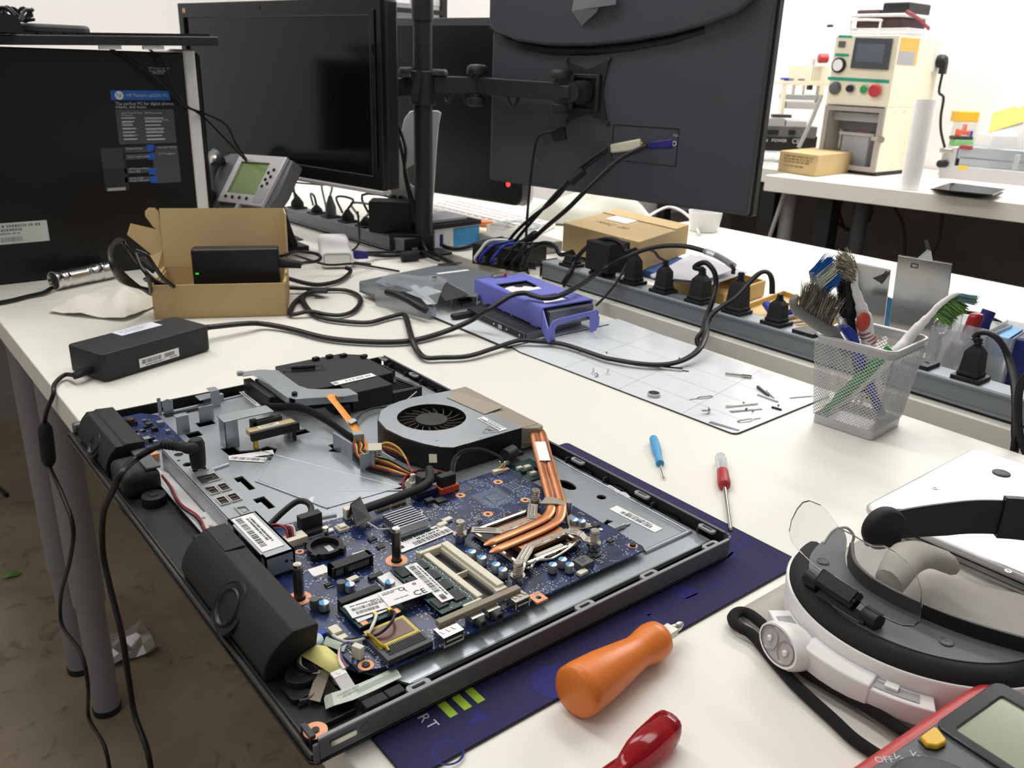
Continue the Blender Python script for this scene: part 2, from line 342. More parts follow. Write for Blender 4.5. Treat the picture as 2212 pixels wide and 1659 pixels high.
MB().bx(a.x-.1,b.x,YB-.28,YB-.002,b.z-.03,b.z-.005).build('shelf_board',M['white'],sh)
for xx in(b.x-.02,a.x-.12):MB().bx(xx,xx+.02,YB-.28,YB-.002,b.z-.03,b.z+.35).build('side_post',M['black'],sh)
MB().bx(a.x-.1,b.x-.02,YB-.28,YB-.27,b.z+.015,b.z+.03).build('front_bar',M['black'],sh)
for k,(u0,u1,lab)in enumerate(((800,836,'grey storage box at the left of the wall shelf'),(840,888,'grey storage box with a white label beside the pole'),(925,958,'pale bundle in the right end of the wall shelf'))):
 x0,x1=VP(u0,30,(0,YB-.25,0),0).x,VP(u1,30,(0,YB-.25,0),0).x
 bx_=thing('storage_box',lab,'box',((x0+x1)/2,YB-.14,b.z-.004),group='boxes on the wall shelf')
 MB().bx(x0,x1,YB-.26,YB-.03,b.z-.004,b.z+.16).build('box_body',M['lgrey']if k<2 else M['white'],bx_,bevel=.004)
 MB().bx(x0+.012,x1-.012,YB-.262,YB-.2602,b.z+.045,b.z+.085).build('paper_label',M['paper'],bx_)
pc=thing('opened_computer','opened flat all-in-one computer with bare blue motherboard and copper heat pipes','computer',(.35,.645,0))
X0,X1,Y0,Y1,ZR=.160,.5435,.361,.930,.022
def k1(x,y,z=0):return W(140+x/3.95,740+y/3.95,z)
def k2(x,y,z=0):return W(600+x/3.95,740+y/3.95,z)
def k3(x,y,z=0):return W(1040+x/3.95,800+y/3.95,z)
def k4(x,y,z=0):return W(300+x/3.95,1100+y/3.95,z)
def k5(x,y,z=0):return W(740+x/3.95,1060+y/3.95,z)
def k6(x,y,z=0):return W(560+x/3.95,1240+y/3.95,z)
def k7(x,y,z=0):return W(1160+x/3.95,1140+y/3.95,z)
greyrim=mat('grey_rim_plastic',(96,96,98),.42,spec=.45)
MB().prism(rrect(X0-.002,X1-.001,Y0+.001,Y1,.006),.0021,.0045).build('front_glass',M['gloss'],pc,bevel=.0006)
cs=MB().prism(rrect(X0+.001,X1-.002,Y0+.002,Y1-.001,.006),.0046,.0065).build('rear_casing',M['blackm'],pc)
MB().bx(X0+.0035,X1-.008,Y0-.0002,Y0+.0022,.0065,ZR-.0008).build('front_rim',greyrim,pc,bevel=.0004)
MB().bx(X0+.0030,X1-.008,Y0-.0008,Y0+.0020,ZR-.0010,ZR+.0004).build('rim_highlight',mat('rim_highlight_grey',(142,142,144),.4),pc,bevel=.0004)  # lighter grey lip paints the highlight along the rim's top edge
rr=MB()
_pts=[(X1-.008,Y0),(X1-.0045,Y0+.0009),(X1-.0016,Y0+.003),(X1-.0003,Y0+.0065),(X1,Y0+.01)]
for(a,b_)in zip(_pts[:-1],_pts[1:]):
 rr.add([(a[0],a[1],.0065),(b_[0],b_[1],.0065),(b_[0]-.0022,b_[1]+.001,.0065),(a[0]-.001,a[1]+.0022,.0065),(a[0],a[1],ZR),(b_[0],b_[1],ZR),(b_[0]-.0022,b_[1]+.001,ZR),(a[0]-.001,a[1]+.0022,ZR)],[(3,2,1,0),(4,5,6,7),(0,1,5,4),(1,2,6,5),(2,3,7,6),(3,0,4,7)])
rr.build('corner_rim',greyrim,pc,smooth=50)
sr=MB().m(0).bx(X1-.0022,X1,Y0+.01,Y1-.004,.0065,ZR-.001).m(1).bx(X1-.0024,X1+.0002,Y0+.01,Y1-.004,ZR-.001,ZR+.0002)
sr.build('side_rim',[M['blackm'],greyrim],pc,bevel=.0003)
MB().bx(X0+.03,X1-.004,Y1-.0025,Y1,.0065,ZR-.002).build('back_rim',M['blackm'],pc,bevel=.0003)
MB().bx(X0-.0005,X0+.0012,Y0+.004,Y1-.006,.0046,.0088).bx(X0+.003,X0+.0042,Y0+.012,Y1-.02,.0066,.0082).build('left_rim',mat('dark_edge',(64,62,60),.3),pc,bevel=.0003)
MB().bx(X0,X0+.0035,Y0,Y0+.0022,.0046,ZR-.004).build('corner_bracket',greyrim,pc,bevel=.0006)
MB().bx(X0+.004,X0+.03,Y1-.012,Y1-.002,.0066,.018).build('corner_plate',M['galvd'],pc,bevel=.002)
def loop_clip(x,y,along_y):
 o=rrect(-.0085,.0085,-.0035,.0035,.003);h=rrect(-.005,.005,-.0014,.0014,.0012,3)
 T=TR(x,y,.0182,PI/2 if along_y else 0)
 MB().prism(o,0,.002,T,holes=[h]).build('casing_loop',mat('loop_grey',(150,151,153),.45),cs)
for yy in(.9215,.8475,.5475,.461,.386):loop_clip(.5385,yy,True)
for xx in(.519,.445,.377,.2345):loop_clip(xx,.3668,False)
for yy in(.905,.866,.83,.79,.760,.5624,.5089,.4472,.3937,.70):MB().bx(.5355,.5415,yy-.0008,yy+.0008,.0066,.0175).build('casing_rib',M['dgrey'],cs)
for yy in(.535,.49,.425,.88,.81):MB().bx(.538,.5415,yy-.007,yy+.007,.008,.0145).build('casing_catch',M['gloss'],cs)
for xx in(.49,.46,.405,.34,.31,.263,.225):MB().bx(xx-.0008,xx+.0008,.3635,.3685,.0066,.0165).build('casing_rib',M['dgrey'],cs)
for xx in(.500,.428,.355,.292):MB().bx(xx-.006,xx+.006,.366,.369,.0066,.012).build('casing_catch',M['gloss'],cs)
plate_poly=[(.206,.425),(.236,.3795),(.5365,.3795),(.5375,.40),(.5375,.915),(.36,.915),(.24,.9175),(.24,.905),(.20,.905),(.20,.62)]
def rect(x0,x1,y0,y1):return[(x0,y0),(x0,y1),(x1,y1),(x1,y0)]
def cut(pts):
 a=sum(pts[i][0]*pts[(i+1)%len(pts)][1]-pts[(i+1)%len(pts)][0]*pts[i][1]for i in range(len(pts)))
 return list(reversed(pts))if a>0 else pts
holes=[rect(.2518,.311,.8985,.9085),rect(.2535,.268,.831,.845),rect(.272,.29,.853,.866),cut([(.2700,.788),(.2830,.789),(.2835,.773),(.2985,.7655),(.3105,.768),(.3185,.752),(.317,.741),(.30,.735),(.272,.752)]),cut([(.2555,.7185),(.264,.7185),(.264,.687),(.258,.687),(.258,.708),(.2555,.708)]),cut([(.2535,.669),(.264,.669),(.264,.644),(.2575,.644),(.2575,.660),(.2535,.660)]),cut([(.328,.708),(.362,.725),(.362,.735),(.371,.735),(.371,.69),(.363,.69),(.363,.71),(.345,.70)]),cut([(.338,.664),(.368,.672),(.371,.664),(.371,.655),(.338,.658)]),rect(.332,.368,.633,.648),cut([(.357,.628),(.372,.63),(.372,.622),(.39,.615),(.385,.607),(.366,.611)]),rect(.352,.366,.598,.603),circ(.5041,.5262,.0068,14,.012),circ(.5141,.4891,.0046,14),cut([(.476,.452),(.489,.456),(.493,.446),(.484,.4375),(.476,.44)]),circ(.4925,.777,.004,10),rect(.32,.334,.80,.806),rect(.345,.362,.775,.786)]
pl=MB().prism(plate_poly,.0105,.0122,holes=holes)
pl.bx(.238,.5365,.3790,.3800,.0085,.0122)
plate=pl.build('steel_chassis',M['galv'],pc,smooth=20)
MB().bx(.20,.53,.40,.90,.0066,.0072).build('display_backing',M['gloss'],pc)
for a,b_,r in(((.243,.745,.0122),(.243,.705,.0122),.0035),((.243,.745,.0122),(.262,.748,.0122),.003),((.27,.70,.0122),(.30,.615,.0122),.0016),((.30,.76,.0122),(.372,.615,.0122),.0010),((.306,.7975,.0122),(.352,.7975,.0122),.0028),((.25,.94-.03,.0122),(.345,.915,.0122),.002),((.30,.600,.0122),(.245,.612,.0122),.0025),((.392,.79,.0122),(.40,.665,.0122),.0012),((.475,.3985,.0122),(.532,.3985,.0122),.0028),((.532,.3985,.0122),(.5335,.60,.0122),.0012),((.38,.6,.0122),(.32,.64,.0122),.0014)):
 MB().tube([a,((a[0]+b_[0])/2,(a[1]+b_[1])/2,a[2]),b_],r,n=10,smooth=1,up=(0,0,1)).build('pressed_ridge',M['galv'],plate,smooth=60)
MB().prism([(.30,.615),(.375,.612),(.372,.70),(.32,.76),(.272,.70)],.0122,.0130).build('raised_panel',M['galv'],plate,bevel=.0006)
def pclabel(name,pts,z,seed,parent,bars=((.1,.9,.3,.8),),lines=((.1,.9,.1,.14),),th=.0003):
 F,w,h=px_frame(*pts);b=MB();sticker(b,F,w,h,bars,lines,seed,th)
 return b.build(name,[M['paper'],M['ink']],parent,smooth=0)
zz=.0124
pclabel('barcode_label',(k3(1090,1185,zz),k3(1480,1385,zz),k3(1145,1150,zz)),zz,3,plate,bars=((.2,.85,.2,.62),),lines=((.3,.8,.68,.14),))
pclabel('paper_label',(k3(1060,990,zz),k3(1160,1050,zz),k3(1105,985,zz)),zz,4,plate,bars=(),lines=((.2,.6,.3,.2),))
pclabel('paper_label',(k3(1180,1040,zz),k3(1230,1090,zz),k3(1225,1035,zz)),zz,5,plate,bars=(),lines=())
pclabel('barcode_label',(k1(1475,415,zz),k1(1640,545,zz),k1(1560,400,zz)),zz,6,plate,bars=((.1,.45,.4,.9),(.55,.9,.4,.9)),lines=((.1,.9,.12,.12),))
pclabel('barcode_strip',(k1(1395,968,.0126),k1(1405,1005,.0126),k1(1755,992,.0126)),zz,7,plate,bars=(),lines=())
b=MB();F,w,h=px_frame(k1(1400,1005,.0128),k1(1700,1022,.0128),k1(1397,970,.0128));sticker(b,F,w,h,bars=((.02,.98,.2,.8),),seed=9);b.build('barcode_label',[M['paper'],M['ink']],plate,smooth=0)
def tab(x,y,w,d,h,name='standing_tab',flange=0,fdir=1,m='galv'):
 b=MB().bx(x-w/2,x+w/2,y-d/2,y+d/2,.0122,.0122+h)
 if flange:b.bx(x-w/2,x+w/2,y,y+fdir*flange,.0122+h-.0012,.0122+h)
 b.build(name,M[m],plate,bevel=.0004)
tab(.2535,.8465,.013,.0014,.020,flange=.008);tab(.2845,.8645,.016,.0014,.018);tab(.3075,.8985,.010,.0014,.020,flange=.012,fdir=1)
tab(.2495,.9095,.004,.0014,.020);tab(.258,.908,.011,.0014,.015)
b=MB();b.prism(circ(0,0,.006,16),0,.0016,axes((.2575,.9085,.0235),(1,0,0),(0,0,1)),holes=[circ(0,0,.004,16)]);b.build('ring_tab',M['galv'],plate)
MB().bx(.300,.322,.912,.918,.0122,.0205).bx(.292,.31,.905,.921,.0205,.0218).build('flange_tab',M['galv'],plate,bevel=.0005)
MB().bx(.2745,.2885,.784,.7855,.0122,.0415).bx(.2745,.2760,.784,.800,.0122,.0415).bx(.280,.2825,.7845,.7862,.0122,.04).build('folded_bracket',M['galv'],plate,bevel=.0005)
MB().bx(.2745,.327,.784,.8035,.0405,.042).bx(.3225,.327,.7835,.785,.036,.042).build('bracket_shelf',M['galv'],plate,bevel=.0005)
for a,b_,h in(((.3635,.7235),(.3655,.6875),.0185),((.3685,.6655),(.371,.6545),.020)):
 MB().slab((a[0],a[1],.0122),(b_[0],b_[1],.0122),(b_[0],b_[1],.0122+h),(a[0],a[1],.0122+h),.0013).build('standing_plate',M['galv'],plate)
MB().slab((.377,.708,.0122),(.387,.704,.0122),(.387,.704,.030),(.377,.708,.030),.0012).slab((.377,.708,.029),(.387,.704,.029),(.3895,.712,.029),(.3795,.716,.029),.0012).build('cable_clip',M['galv'],plate)
MB().slab((.359,.6625,.0122),(.369,.6595,.0122),(.369,.6595,.031),(.359,.6625,.031),.0012).build('standing_plate',M['galv'],plate)
MB().bx(.335,.345,.772,.782,.0122,.0225).bx(.345,.351,.768,.78,.0205,.0218).build('bent_tab',M['galv'],plate,bevel=.0006)
MB().bx(.478,.492,.436,.446,.0122,.0165).bx(.488,.499,.437,.444,.0122,.0145).build('bent_tab',M['galv'],plate,bevel=.001)
cn=MB().m(0).bx(.294,.3435,.766,.7795,.026,.0315).m(1).bx(.293,.3445,.7615,.7665,.0235,.0325).bx(.302,.334,.7795,.786,.027,.036).bx(.3,.3065,.7795,.784,.027,.039).m(2).bx(.296,.30,.763,.768,.0125,.025).m(1).bx(.338,.341,.763,.767,.0125,.025)
cnp=cn.build('drive_connector',[mat('tan_plastic',(196,176,132),.5),M['black'],M['gold']],pc,bevel=.0005)
b=MB();sticker(b,TR(.305,.771,.0316),.022,.006,bars=((.1,.9,.3,.8),),seed=11);b.build('paper_label',[M['paper'],M['ink']],cnp,smooth=0)
MB().prism([(.196,.60),(.2095,.60),(.2095,.76),(.196,.80)],.0122,.0135).build('side_strip',M['white'],pc)
MB().prism([(.1995,.628),(.211,.628),(.211,.665),(.1995,.665)],.0137,.016,holes=[circ(.2045,.638,.0022,10),circ(.2045,.655,.0018,10)]).build('side_bracket',M['white'],pc,bevel=.0006)
MB().prism([(.193,.578),(.206,.578),(.206,.618),(.193,.618)],.0137,.0155,holes=[circ(.199,.605,.0022,10)]).build('side_bracket',M['white'],pc,bevel=.0006)
pb=MB().prism(rect(.2105,.2335,.6035,.777)[::-1],.0305,.0318,holes=[cut(circ(.2195,.7565,.0042,12)),cut(circ(.2150,.7435,.0016,8)),cut(circ(.2190,.731,.0044,12))])
pb.bx(.2100,.2113,.6035,.777,.0122,.0318).bx(.2325,.2335,.6035,.777,.0122,.0312).bx(.2105,.2335,.6035,.6048,.0122,.0318)
block=pb.build('port_block',[M['galv']],pc,smooth=20)
MB().bx(.2114,.2324,.605,.776,.0123,.024).build('block_core',M['black'],block)
MB().bx(.2113,.2333,.6048,.775,.0318,.0322).build('top_plate',M['galv'],block)if False else None
def port(name,x0,x1,y0,y1,m0='chrome',tongue=True,n=1):
 b=MB().m(0).prism([(x0,y0),(x1,y0),(x1,y1),(x0,y1)],.0318,.0330,holes=[cut([(x0+.0009,y0+.0009),(x1-.0009,y0+.0009),(x1-.0009,y1-.0009),(x0+.0009,y1-.0009)])])
 b.m(1).bx(x0+.0009,x1-.0009,y0+.0009,y1-.0009,.0318,.0321)
 if tongue:
  b.m(2)
  for t in range(n):xx=x0+(x1-x0)*(t+.5)/n;b.bx(xx-.0028,xx+.0028,(y0+y1)/2+.0008,(y0+y1)/2+.0024,.0321,.0328)
 b.build(name,[M[m0],M['black'],M['dgrey']],block,smooth=20)
port('network_port',.2155,.2325,.6840,.6990)
for ya in(.6605,.6375):port('usb_port',.2142,.2228,ya,ya+.0145);port('usb_port',.2240,.2328,ya,ya+.0145)
MB().prism([(.2215,.6115),(.2308,.6115),(.2308,.6255),(.2215,.6285)],.0318,.0331,holes=[cut([(.2228,.6135),(.2295,.6135),(.2295,.6240),(.2228,.6260)])]).bx(.225,.2275,.616,.622,.0318,.0324).build('display_port',M['lgrey'],block)
port('power_socket',.2172,.2305,.7095,.7210,tongue=False)
vb=MB().bx(.2065,.2300,.5310,.6025,.0365,.038).bx(.2285,.2300,.5310,.6025,.0195,.038).bx(.2065,.2300,.5310,.5325,.0215,.038).bx(.2065,.2300,.6012,.6025,.0125,.038).bx(.2065,.2080,.592,.6025,.0125,.038).bx(.2065,.2080,.531,.538,.026,.038)
vbx=vb.build('steel_connector_box',M['galv'],pc,smooth=20)
MB().bx(.212,.2284,.5330,.6005,.0126,.0364).build('inner_socket',M['dgrey'],vbx)
MB().bx(.2088,.2119,.548,.588,.020,.0345).bx(.2070,.2090,.555,.583,.024,.030).build('front_socket',M['blackm'],vbx)
b=MB();sticker(b,axes((.2085,.600,.0381),(0,-1,0),(1,0,0)),.060,.0175,bars=((.03,.9,.12,.40),),lines=((.1,.75,.55,.1),(.1,.8,.7,.1)),seed=21);b.build('barcode_label',[M['paper'],M['ink']],vbx,smooth=0)
MB().cyl((.2232,.5308,.030),(.2232,.5315,.030),.0014,n=10).cyl((.2272,.5308,.029),(.2272,.5315,.029),.0008,n=8).build('screw_hole',M['black'],vbx)
def speaker(name,y0,y1,zt,lab,step=None):
 prof=[(.1655,.0068),(.1632,.016),(.1645,.024),(.1680,.0325),(.1735,.0395),(.1800,zt-.0015),(.1822,zt),(.1990,zt-.0015),(.1997,zt-.004),(.1997,.0068)]
 b=MB();n=len(prof);sk=.012
 ys=[y0,y1]
 vs=[]
 for y in ys:
  for x,z in prof:vs.append((x,y+(zt-z)/zt*(sk if y==y0 else .008),z))
 b.add(vs,[tuple(range(n)),tuple(range(2*n-1,n-1,-1))]+[(i,n+i,n+(i+1)%n,(i+1)%n)for i in range(n)])
 return b.build(name,M['blackm'],pc,smooth=48,bevel=.0008,label=lab)
sp=speaker('speaker',.4300,.585,.0455,'larger near speaker bar')
nrm=Vector((-.82,0,.57)).normalized()
def driver(sp,y,z,r,x):
 F=axes((x,y,z),(0,1,0),nrm.cross(Vector((0,1,0))),nrm)
 MB().lathe([(r*1.0,-.004),(r*1.0,.0006),(r*.93,.0010),(r*.88,-.0006),(r*.80,-.0012)],F,n=28,caps=False).build('cone_recess',M['black'],sp,smooth=60)
 MB().lathe([(r*.72,-.003),(r*.72,.0012),(r*.66,.0022),(r*.58,.0012),(r*.52,-.0015),(r*.35,-.0035),(r*.30,-.0028),(r*.18,-.0016),(.0005,-.0010)],F,n=28,caps=False).build('speaker_cone',mat('speaker_cone_black',(17,17,18),.4),sp,smooth=60)
 MB().lathe([(r*.99,.0004),(.0005,.0004)],F,n=28,caps=False).build('cone_dish',mat('speaker_dish_black',(13,13,14),.6),sp,smooth=60)
driver(sp,.5020,.0290,.0190,.1668)
MB().bx(.1827,.1985,.545,.5845,.0450,.0462).build('ridge_step',M['blackm'],sp,bevel=.0006)
sp2=speaker('speaker',.788,.893,.0405,'smaller far speaker bar')
driver(sp2,.836,.0265,.0150,.1662)
MB().prism([(.1645,.738),(.1975,.738),(.1975,.788),(.1645,.788)],.0070,.030).build('tail_block',M['blackm'],sp2,bevel=.007,bseg=4)
MB().bx(.1855,.1985,.742,.789,.030,.0325).build('tape_strip',M['mgrey'],sp2,bevel=.001)
for yy in(.7225,.427):
 tp=MB().cyl((.184,yy,.0068),(.184,yy,.0150),.0105,n=20).cyl((.184,yy,.0150),(.184,yy,.0158),.004,n=14).build('rubber_foot',M['black'],pc,bevel=.001)
def wire(name,pts,r,m,smooth=5,parent=None,flat=1.0,up=None,n=6):
 return MB().tube(pts,r,n=n,smooth=smooth,flat=flat,up=up).build(name,m if not isinstance(m,str)else M[m],parent or pc,smooth=60)
wire('speaker_wire',[(.1965,.735,.026),(.199,.72,.020),(.197,.69,.0165),(.2,.655,.019),(.198,.63,.0165),(.196,.60,.017),(.189,.585,.018)],.0009,mat('red_wire',(160,40,60),.5))
wire('speaker_wire',[(.1965,.735,.0245),(.1978,.72,.0195),(.1955,.69,.0155),(.1985,.655,.0175),(.1965,.63,.0155),(.1945,.60,.016),(.1875,.583,.018)],.0009,'rubber')
MB().box((.186,.604,.018),(.010,.012,.022),.2).build('cable_clamp',M['blackm'],pc,bevel=.001)
MB().slab((.197,.597,.0165),(.2075,.588,.0150),(.2055,.572,.0190),(.1975,.580,.0195),.0004).slab((.197,.597,.0165),(.1975,.580,.0195),(.192,.578,.0145),(.193,.592,.0140),.0004).build('yellow_tape',M['tapey'],pc,smooth=0)
sb=MB().prism([(.2005,.8205),(.2455,.8205),(.2455,.905),(.232,.921),(.168,.921),(.168,.895),(.2005,.885)],.0130,.0146).build('small_circuit_board',M['pcb'],pc)
MB().lathe([(.004,0),(.004,.0003),(.0018,.0003),(.0018,0)],TR(.179,.911,.0147),n=16,caps=False).build('copper_ring',M['pad'],sb)
_rnd=random.Random(5)
for i in range(16):
 x,y=_rnd.uniform(.208,.241),_rnd.uniform(.826,.898);s=_rnd.uniform(.003,.0065)
 MB().box((x,y,.0146+s*.35),(s,s*_rnd.uniform(.6,1.2),s*.7)).build('component',M[_rnd.choice(('chip','black','solder','solder','ivory','dgrey'))],sb)
MB().lathe([(.0052,0),(.0058,.003),(.0048,.0075),(.003,.009)],TR(.2135,.893,.0147),n=16).build('wire_coil',mat('coil_brown',(70,44,38),.4),sb)
st=MB()
for i in range(160):
 x,y=_rnd.uniform(.203,.2435),_rnd.uniform(.823,.90);st.box((x,y,.0150),(_rnd.uniform(.0006,.0016),_rnd.uniform(.0006,.0012),.0008))
st.build('tiny_components',M['solder'],sb,smooth=0,kind='stuff')
MB().bx(.205,.2125,.795,.806,.0123,.020).build('pin_header',M['pad'],pc)
ZB=.0185
pcbm=bpy.data.materials.new('motherboard_blue');pcbm.use_nodes=True
_nt=pcbm.node_tree;_b=_nt.nodes['Principled BSDF'];_tc=_nt.nodes.new('ShaderNodeTexCoord')
_n=_nt.nodes.new('ShaderNodeTexNoise');_n.inputs['Scale'].default_value=70;_n.inputs['Detail'].default_value=5
_rp=_nt.nodes.new('ShaderNodeValToRGB');_rp.color_ramp.elements[0].color=(*lin((14,26,56)),1);_rp.color_ramp.elements[1].color=(*lin((27,50,98)),1);_rp.color_ramp.elements[0].position=.4;_rp.color_ramp.elements[1].position=.62
_w=_nt.nodes.new('ShaderNodeTexVoronoi');_w.inputs['Scale'].default_value=420;_w.feature='F1'
_m2=_nt.nodes.new('ShaderNodeMath');_m2.operation='LESS_THAN';_m2.inputs[1].default_value=.27
_n3=_nt.nodes.new('ShaderNodeTexNoise');_n3.inputs['Scale'].default_value=55;_n3.inputs['Detail'].default_value=2
_m3=_nt.nodes.new('ShaderNodeMath');_m3.operation='GREATER_THAN';_m3.inputs[1].default_value=.50
_m4=_nt.nodes.new('ShaderNodeMath');_m4.operation='MULTIPLY'
_mx=_nt.nodes.new('ShaderNodeMixRGB');_mx.inputs[2].default_value=(*lin((178,192,208)),1)
for t in(_n,_w,_n3):_nt.links.new(_tc.outputs['Object'],t.inputs['Vector'])
_nt.links.new(_n.outputs['Fac'],_rp.inputs['Fac']);_nt.links.new(_w.outputs['Distance'],_m2.inputs[0]);_nt.links.new(_n3.outputs['Fac'],_m3.inputs[0])
_nt.links.new(_m2.outputs[0],_m4.inputs[0]);_nt.links.new(_m3.outputs[0],_m4.inputs[1]);_nt.links.new(_m4.outputs[0],_mx.inputs[0]);_nt.links.new(_rp.outputs['Color'],_mx.inputs[1]);_nt.links.new(_mx.outputs['Color'],_b.inputs['Base Color'])
_b.inputs['Roughness'].default_value=.3
bpoly=[(.2115,.4010),(.2285,.3965),(.229,.3925),(.345,.3915),(.347,.3955),(.4705,.3950),(.4735,.40),(.4735,.5785),(.395,.5800),(.30,.5840),(.2625,.5880),(.2625,.600),(.2115,.600)]
def bhole(x,y,r,n=14):return cut(circ(x,y,r,n))
mb_=MB().prism(bpoly,.0169,ZB,holes=[bhole(.2165,.497,.0042),bhole(.2995,.499,.0042)])
board=mb_.build('motherboard',[pcbm],pc,smooth=20)
def on(name,x,y,sx,sy,h,m,z=ZB,bevel=0,rz=0,label=None):
 return MB().box((x,y,z+h/2),(sx,sy,h),rz).build(name,M[m]if isinstance(m,str)else m,board,bevel=bevel,label=label)
def ring(x,y,ro,ri,m='pad',z=ZB,parent=None):
 return MB().prism(circ(x,y,ro,22),z,z+.0003,holes=[cut(circ(x,y,ri,16))]).build('copper_ring',M[m],parent or board)
for x,y in((.4026,.5576),(.4021,.5158),(.445,.5166),(.4466,.5586)):ring(x,y,.0045,.0018);MB().cyl((x,y,ZB),(x,y,ZB+.0002),.0018,n=12).build('screw_hole',M['black'],board)
ring(.2165,.497,.0088,.0048);ring(.2995,.499,.0088,.0046);ring(.2184,.4044,.0052,.0028)
ring(.2445,.5545,.0036,.0017);ring(.467,.405,.0042,.002)
MB().cyl((.2184,.4044,ZB),(.2184,.4044,ZB+.0012),.0026,n=14).cyl((.467,.405,ZB),(.467,.405,ZB+.0022),.0026,n=14).build('screw',M['black'],board)
MB().prism([(.352,.3905),(.3625,.3905),(.3625,.402),(.352,.402)],.0171,.0187,holes=[bhole(.3575,.3955,.0022)]).build('copper_tab',M['pad'],board)
for x,y in((.2165,.497),(.2995,.499)):
 p=MB().cyl((x,y,.0125),(x,y,.0445),.0038,n=6).build('hex_post',mat('dark_post_metal',(88,82,76),.35,metal=.8),board,smooth=20,bevel=.0003)
 MB().cyl((x,y,.0445),(x,y,.0475),.0030,n=14).cyl((x,y,.0475),(x,y,.0478),.0018,n=10).build('screw_collar',M['chrome'],p)
MB().cyl((.270,.560,ZB),(.270,.560,.0295),.0026,n=8).build('short_post',M['chrome'],board)
bt=MB();bt.prism(circ(.2613,.5445,.0142,26),ZB,.0240,holes=[cut(circ(.2613,.5445,.0112,24))])
for a in(.5,2.2,3.7,5.4):bt.box((.2613+.0148*math.cos(a),.5445+.0148*math.sin(a),.0215),(.004,.005,.0055),a)
bh=bt.build('battery_holder',M['black'],board,smooth=40)
MB().prism(circ(.2613,.5445,.0111,24),ZB,.0190).build('holder_floor',M['chip'],bh)
MB().bx(.2625,.2675,.540,.549,.0191,.0194).bx(.2525,.2565,.538,.544,.0191,.0194).build('contact_leaf',M['silver'],bh)
ms=MB().m(0).bx(.2475,.2820,.5060,.5135,ZB,.0275).bx(.2475,.2500,.5045,.5135,ZB,.0275).bx(.2795,.2820,.5045,.5135,ZB,.0275).bx(.2500,.2795,.5040,.5060,.0255,.0275).bx(.2575,.2605,.5042,.506,.0195,.0255)
ms.m(1)
for i in range(22):
 x=.2508+i*.00130
 if .2568<x<.2612:continue
 ms.bx(x,x+.0005,.5052,.5059,.0200,.0254)
ms.build('card_socket',[M['black'],M['lgrey']],board,smooth=20)
b=MB();sticker(b,axes((.2378,.5275,ZB+.0003),(1,-.05,0),(0,-1,0)),.0135,.0115,bars=((.15,.9,.5,.85),),lines=((.1,.6,.15,.15),),seed=31);b.build('barcode_label',[M['paper'],M['ink']],board,smooth=0)
MB().box((.2785,.5205,ZB+.002),(.011,.0035,.004),-.15).build('ivory_socket',M['ivory'],board,bevel=.0005)
cw=MB().m(0).bx(.2395,.2565,.5640,.5755,ZB,.0245).m(1)
for i in range(7):cw.bx(.2408+i*.0022,.2418+i*.0022,.562,.564,ZB,.0195)
cw.build('wire_connector',[M['ivory'],M['gold']],board,bevel=.0004)
bpj=MB().m(0).bx(.2555,.2765,.5700,.5770,ZB,.0225).bx(.2565,.2755,.5760,.5840,.0225,.034).m(1)
for i in range(13):bpj.bx(.2562+i*.00155,.2569+i*.00155,.5678,.5700,ZB,.0192)
bpj.build('black_connector',[M['chip'],M['silver']],board,bevel=.0008)
for x0,x1 in((.3265,.3395),(.3415,.3560)):
 q=MB().m(0).bx(x0,x1,.5750,.5790,ZB,.0225).m(1)
 for i in range(6):q.bx(x0+.001+i*.0022,x0+.0019+i*.0022,.5735,.5750,ZB,.0193)
 q.build('pin_connector',[M['ivory'],M['gold']],board)
MB().bx(.2975,.3035,.5765,.5830,ZB,.0285).build('white_connector',M['ivory'],board,bevel=.0006)
MB().bx(.283,.2925,.5605,.5700,ZB,.0215).bx(.2845,.291,.562,.5685,.0215,.0232).build('ivory_socket',M['ivory'],board,bevel=.0005)
MB().bx(.274,.281,.566,.571,ZB,.0205).build('white_connector',M['white'],board,bevel=.0005)
MB().bx(.3800,.4000,.5775,.5870,ZB-.001,.0190).build('socket_base',M['navyl'],board)
MB().bx(.364,.386,.5695,.581,ZB,.0265).build('blue_socket',mat('dark_blue_plastic',(22,26,66),.5),board,bevel=.0005)
sc_=MB().bx(.3880,.4080,.5665,.5780,ZB,.0250)
sc_.build('red_drive_socket',mat('orange_red_plastic',(196,84,54),.45),board,bevel=.0006)
MB().bx(.3890,.4060,.5685,.5770,.0250,.0355).build('black_plug',M['black'],board,bevel=.0012)
MB().bx(.3170,.3470,.5205,.5500,ZB,.0202).build('chip_carrier',M['pcbg'],board)
hs=MB().bx(.3165,.3460,.5225,.5495,.0203,.0225)
chs=hs.build('chipset_heat_sink',M['alu'],board)
for i in range(8):
 y=.5235+i*.00355
 MB().bx(.3170,.3455,y,y+.0012,.0225,.0300).build('cooling_fin',M['alu'],chs)
MB().tube([(.3030,.5510,.0275),(.3055,.541,.0262),(.3065,.5375,.0255),(.313,.5365,.0245),(.3165,.5362,.0235)],.0008,n=6,smooth=2).tube([(.346,.5365,.0255),(.351,.541,.026),(.355,.540,.022),(.357,.536,ZB)],.0008,n=6,smooth=3).build('wire_clip',M['silver'],chs)
b=MB();F,w,h=px_frame((.3087,.5053,ZB+.0005),(.3605,.5080,ZB+.0005),(.3090,.5225,ZB+.0005));sticker(b,F,w,h,bars=((.28,.97,.1,.42),),lines=((.1,.9,.72,.14),(.4,.85,.5,.11)),seed=41)
b.build('barcode_label',[M['paper'],M['ink']],board,smooth=0)
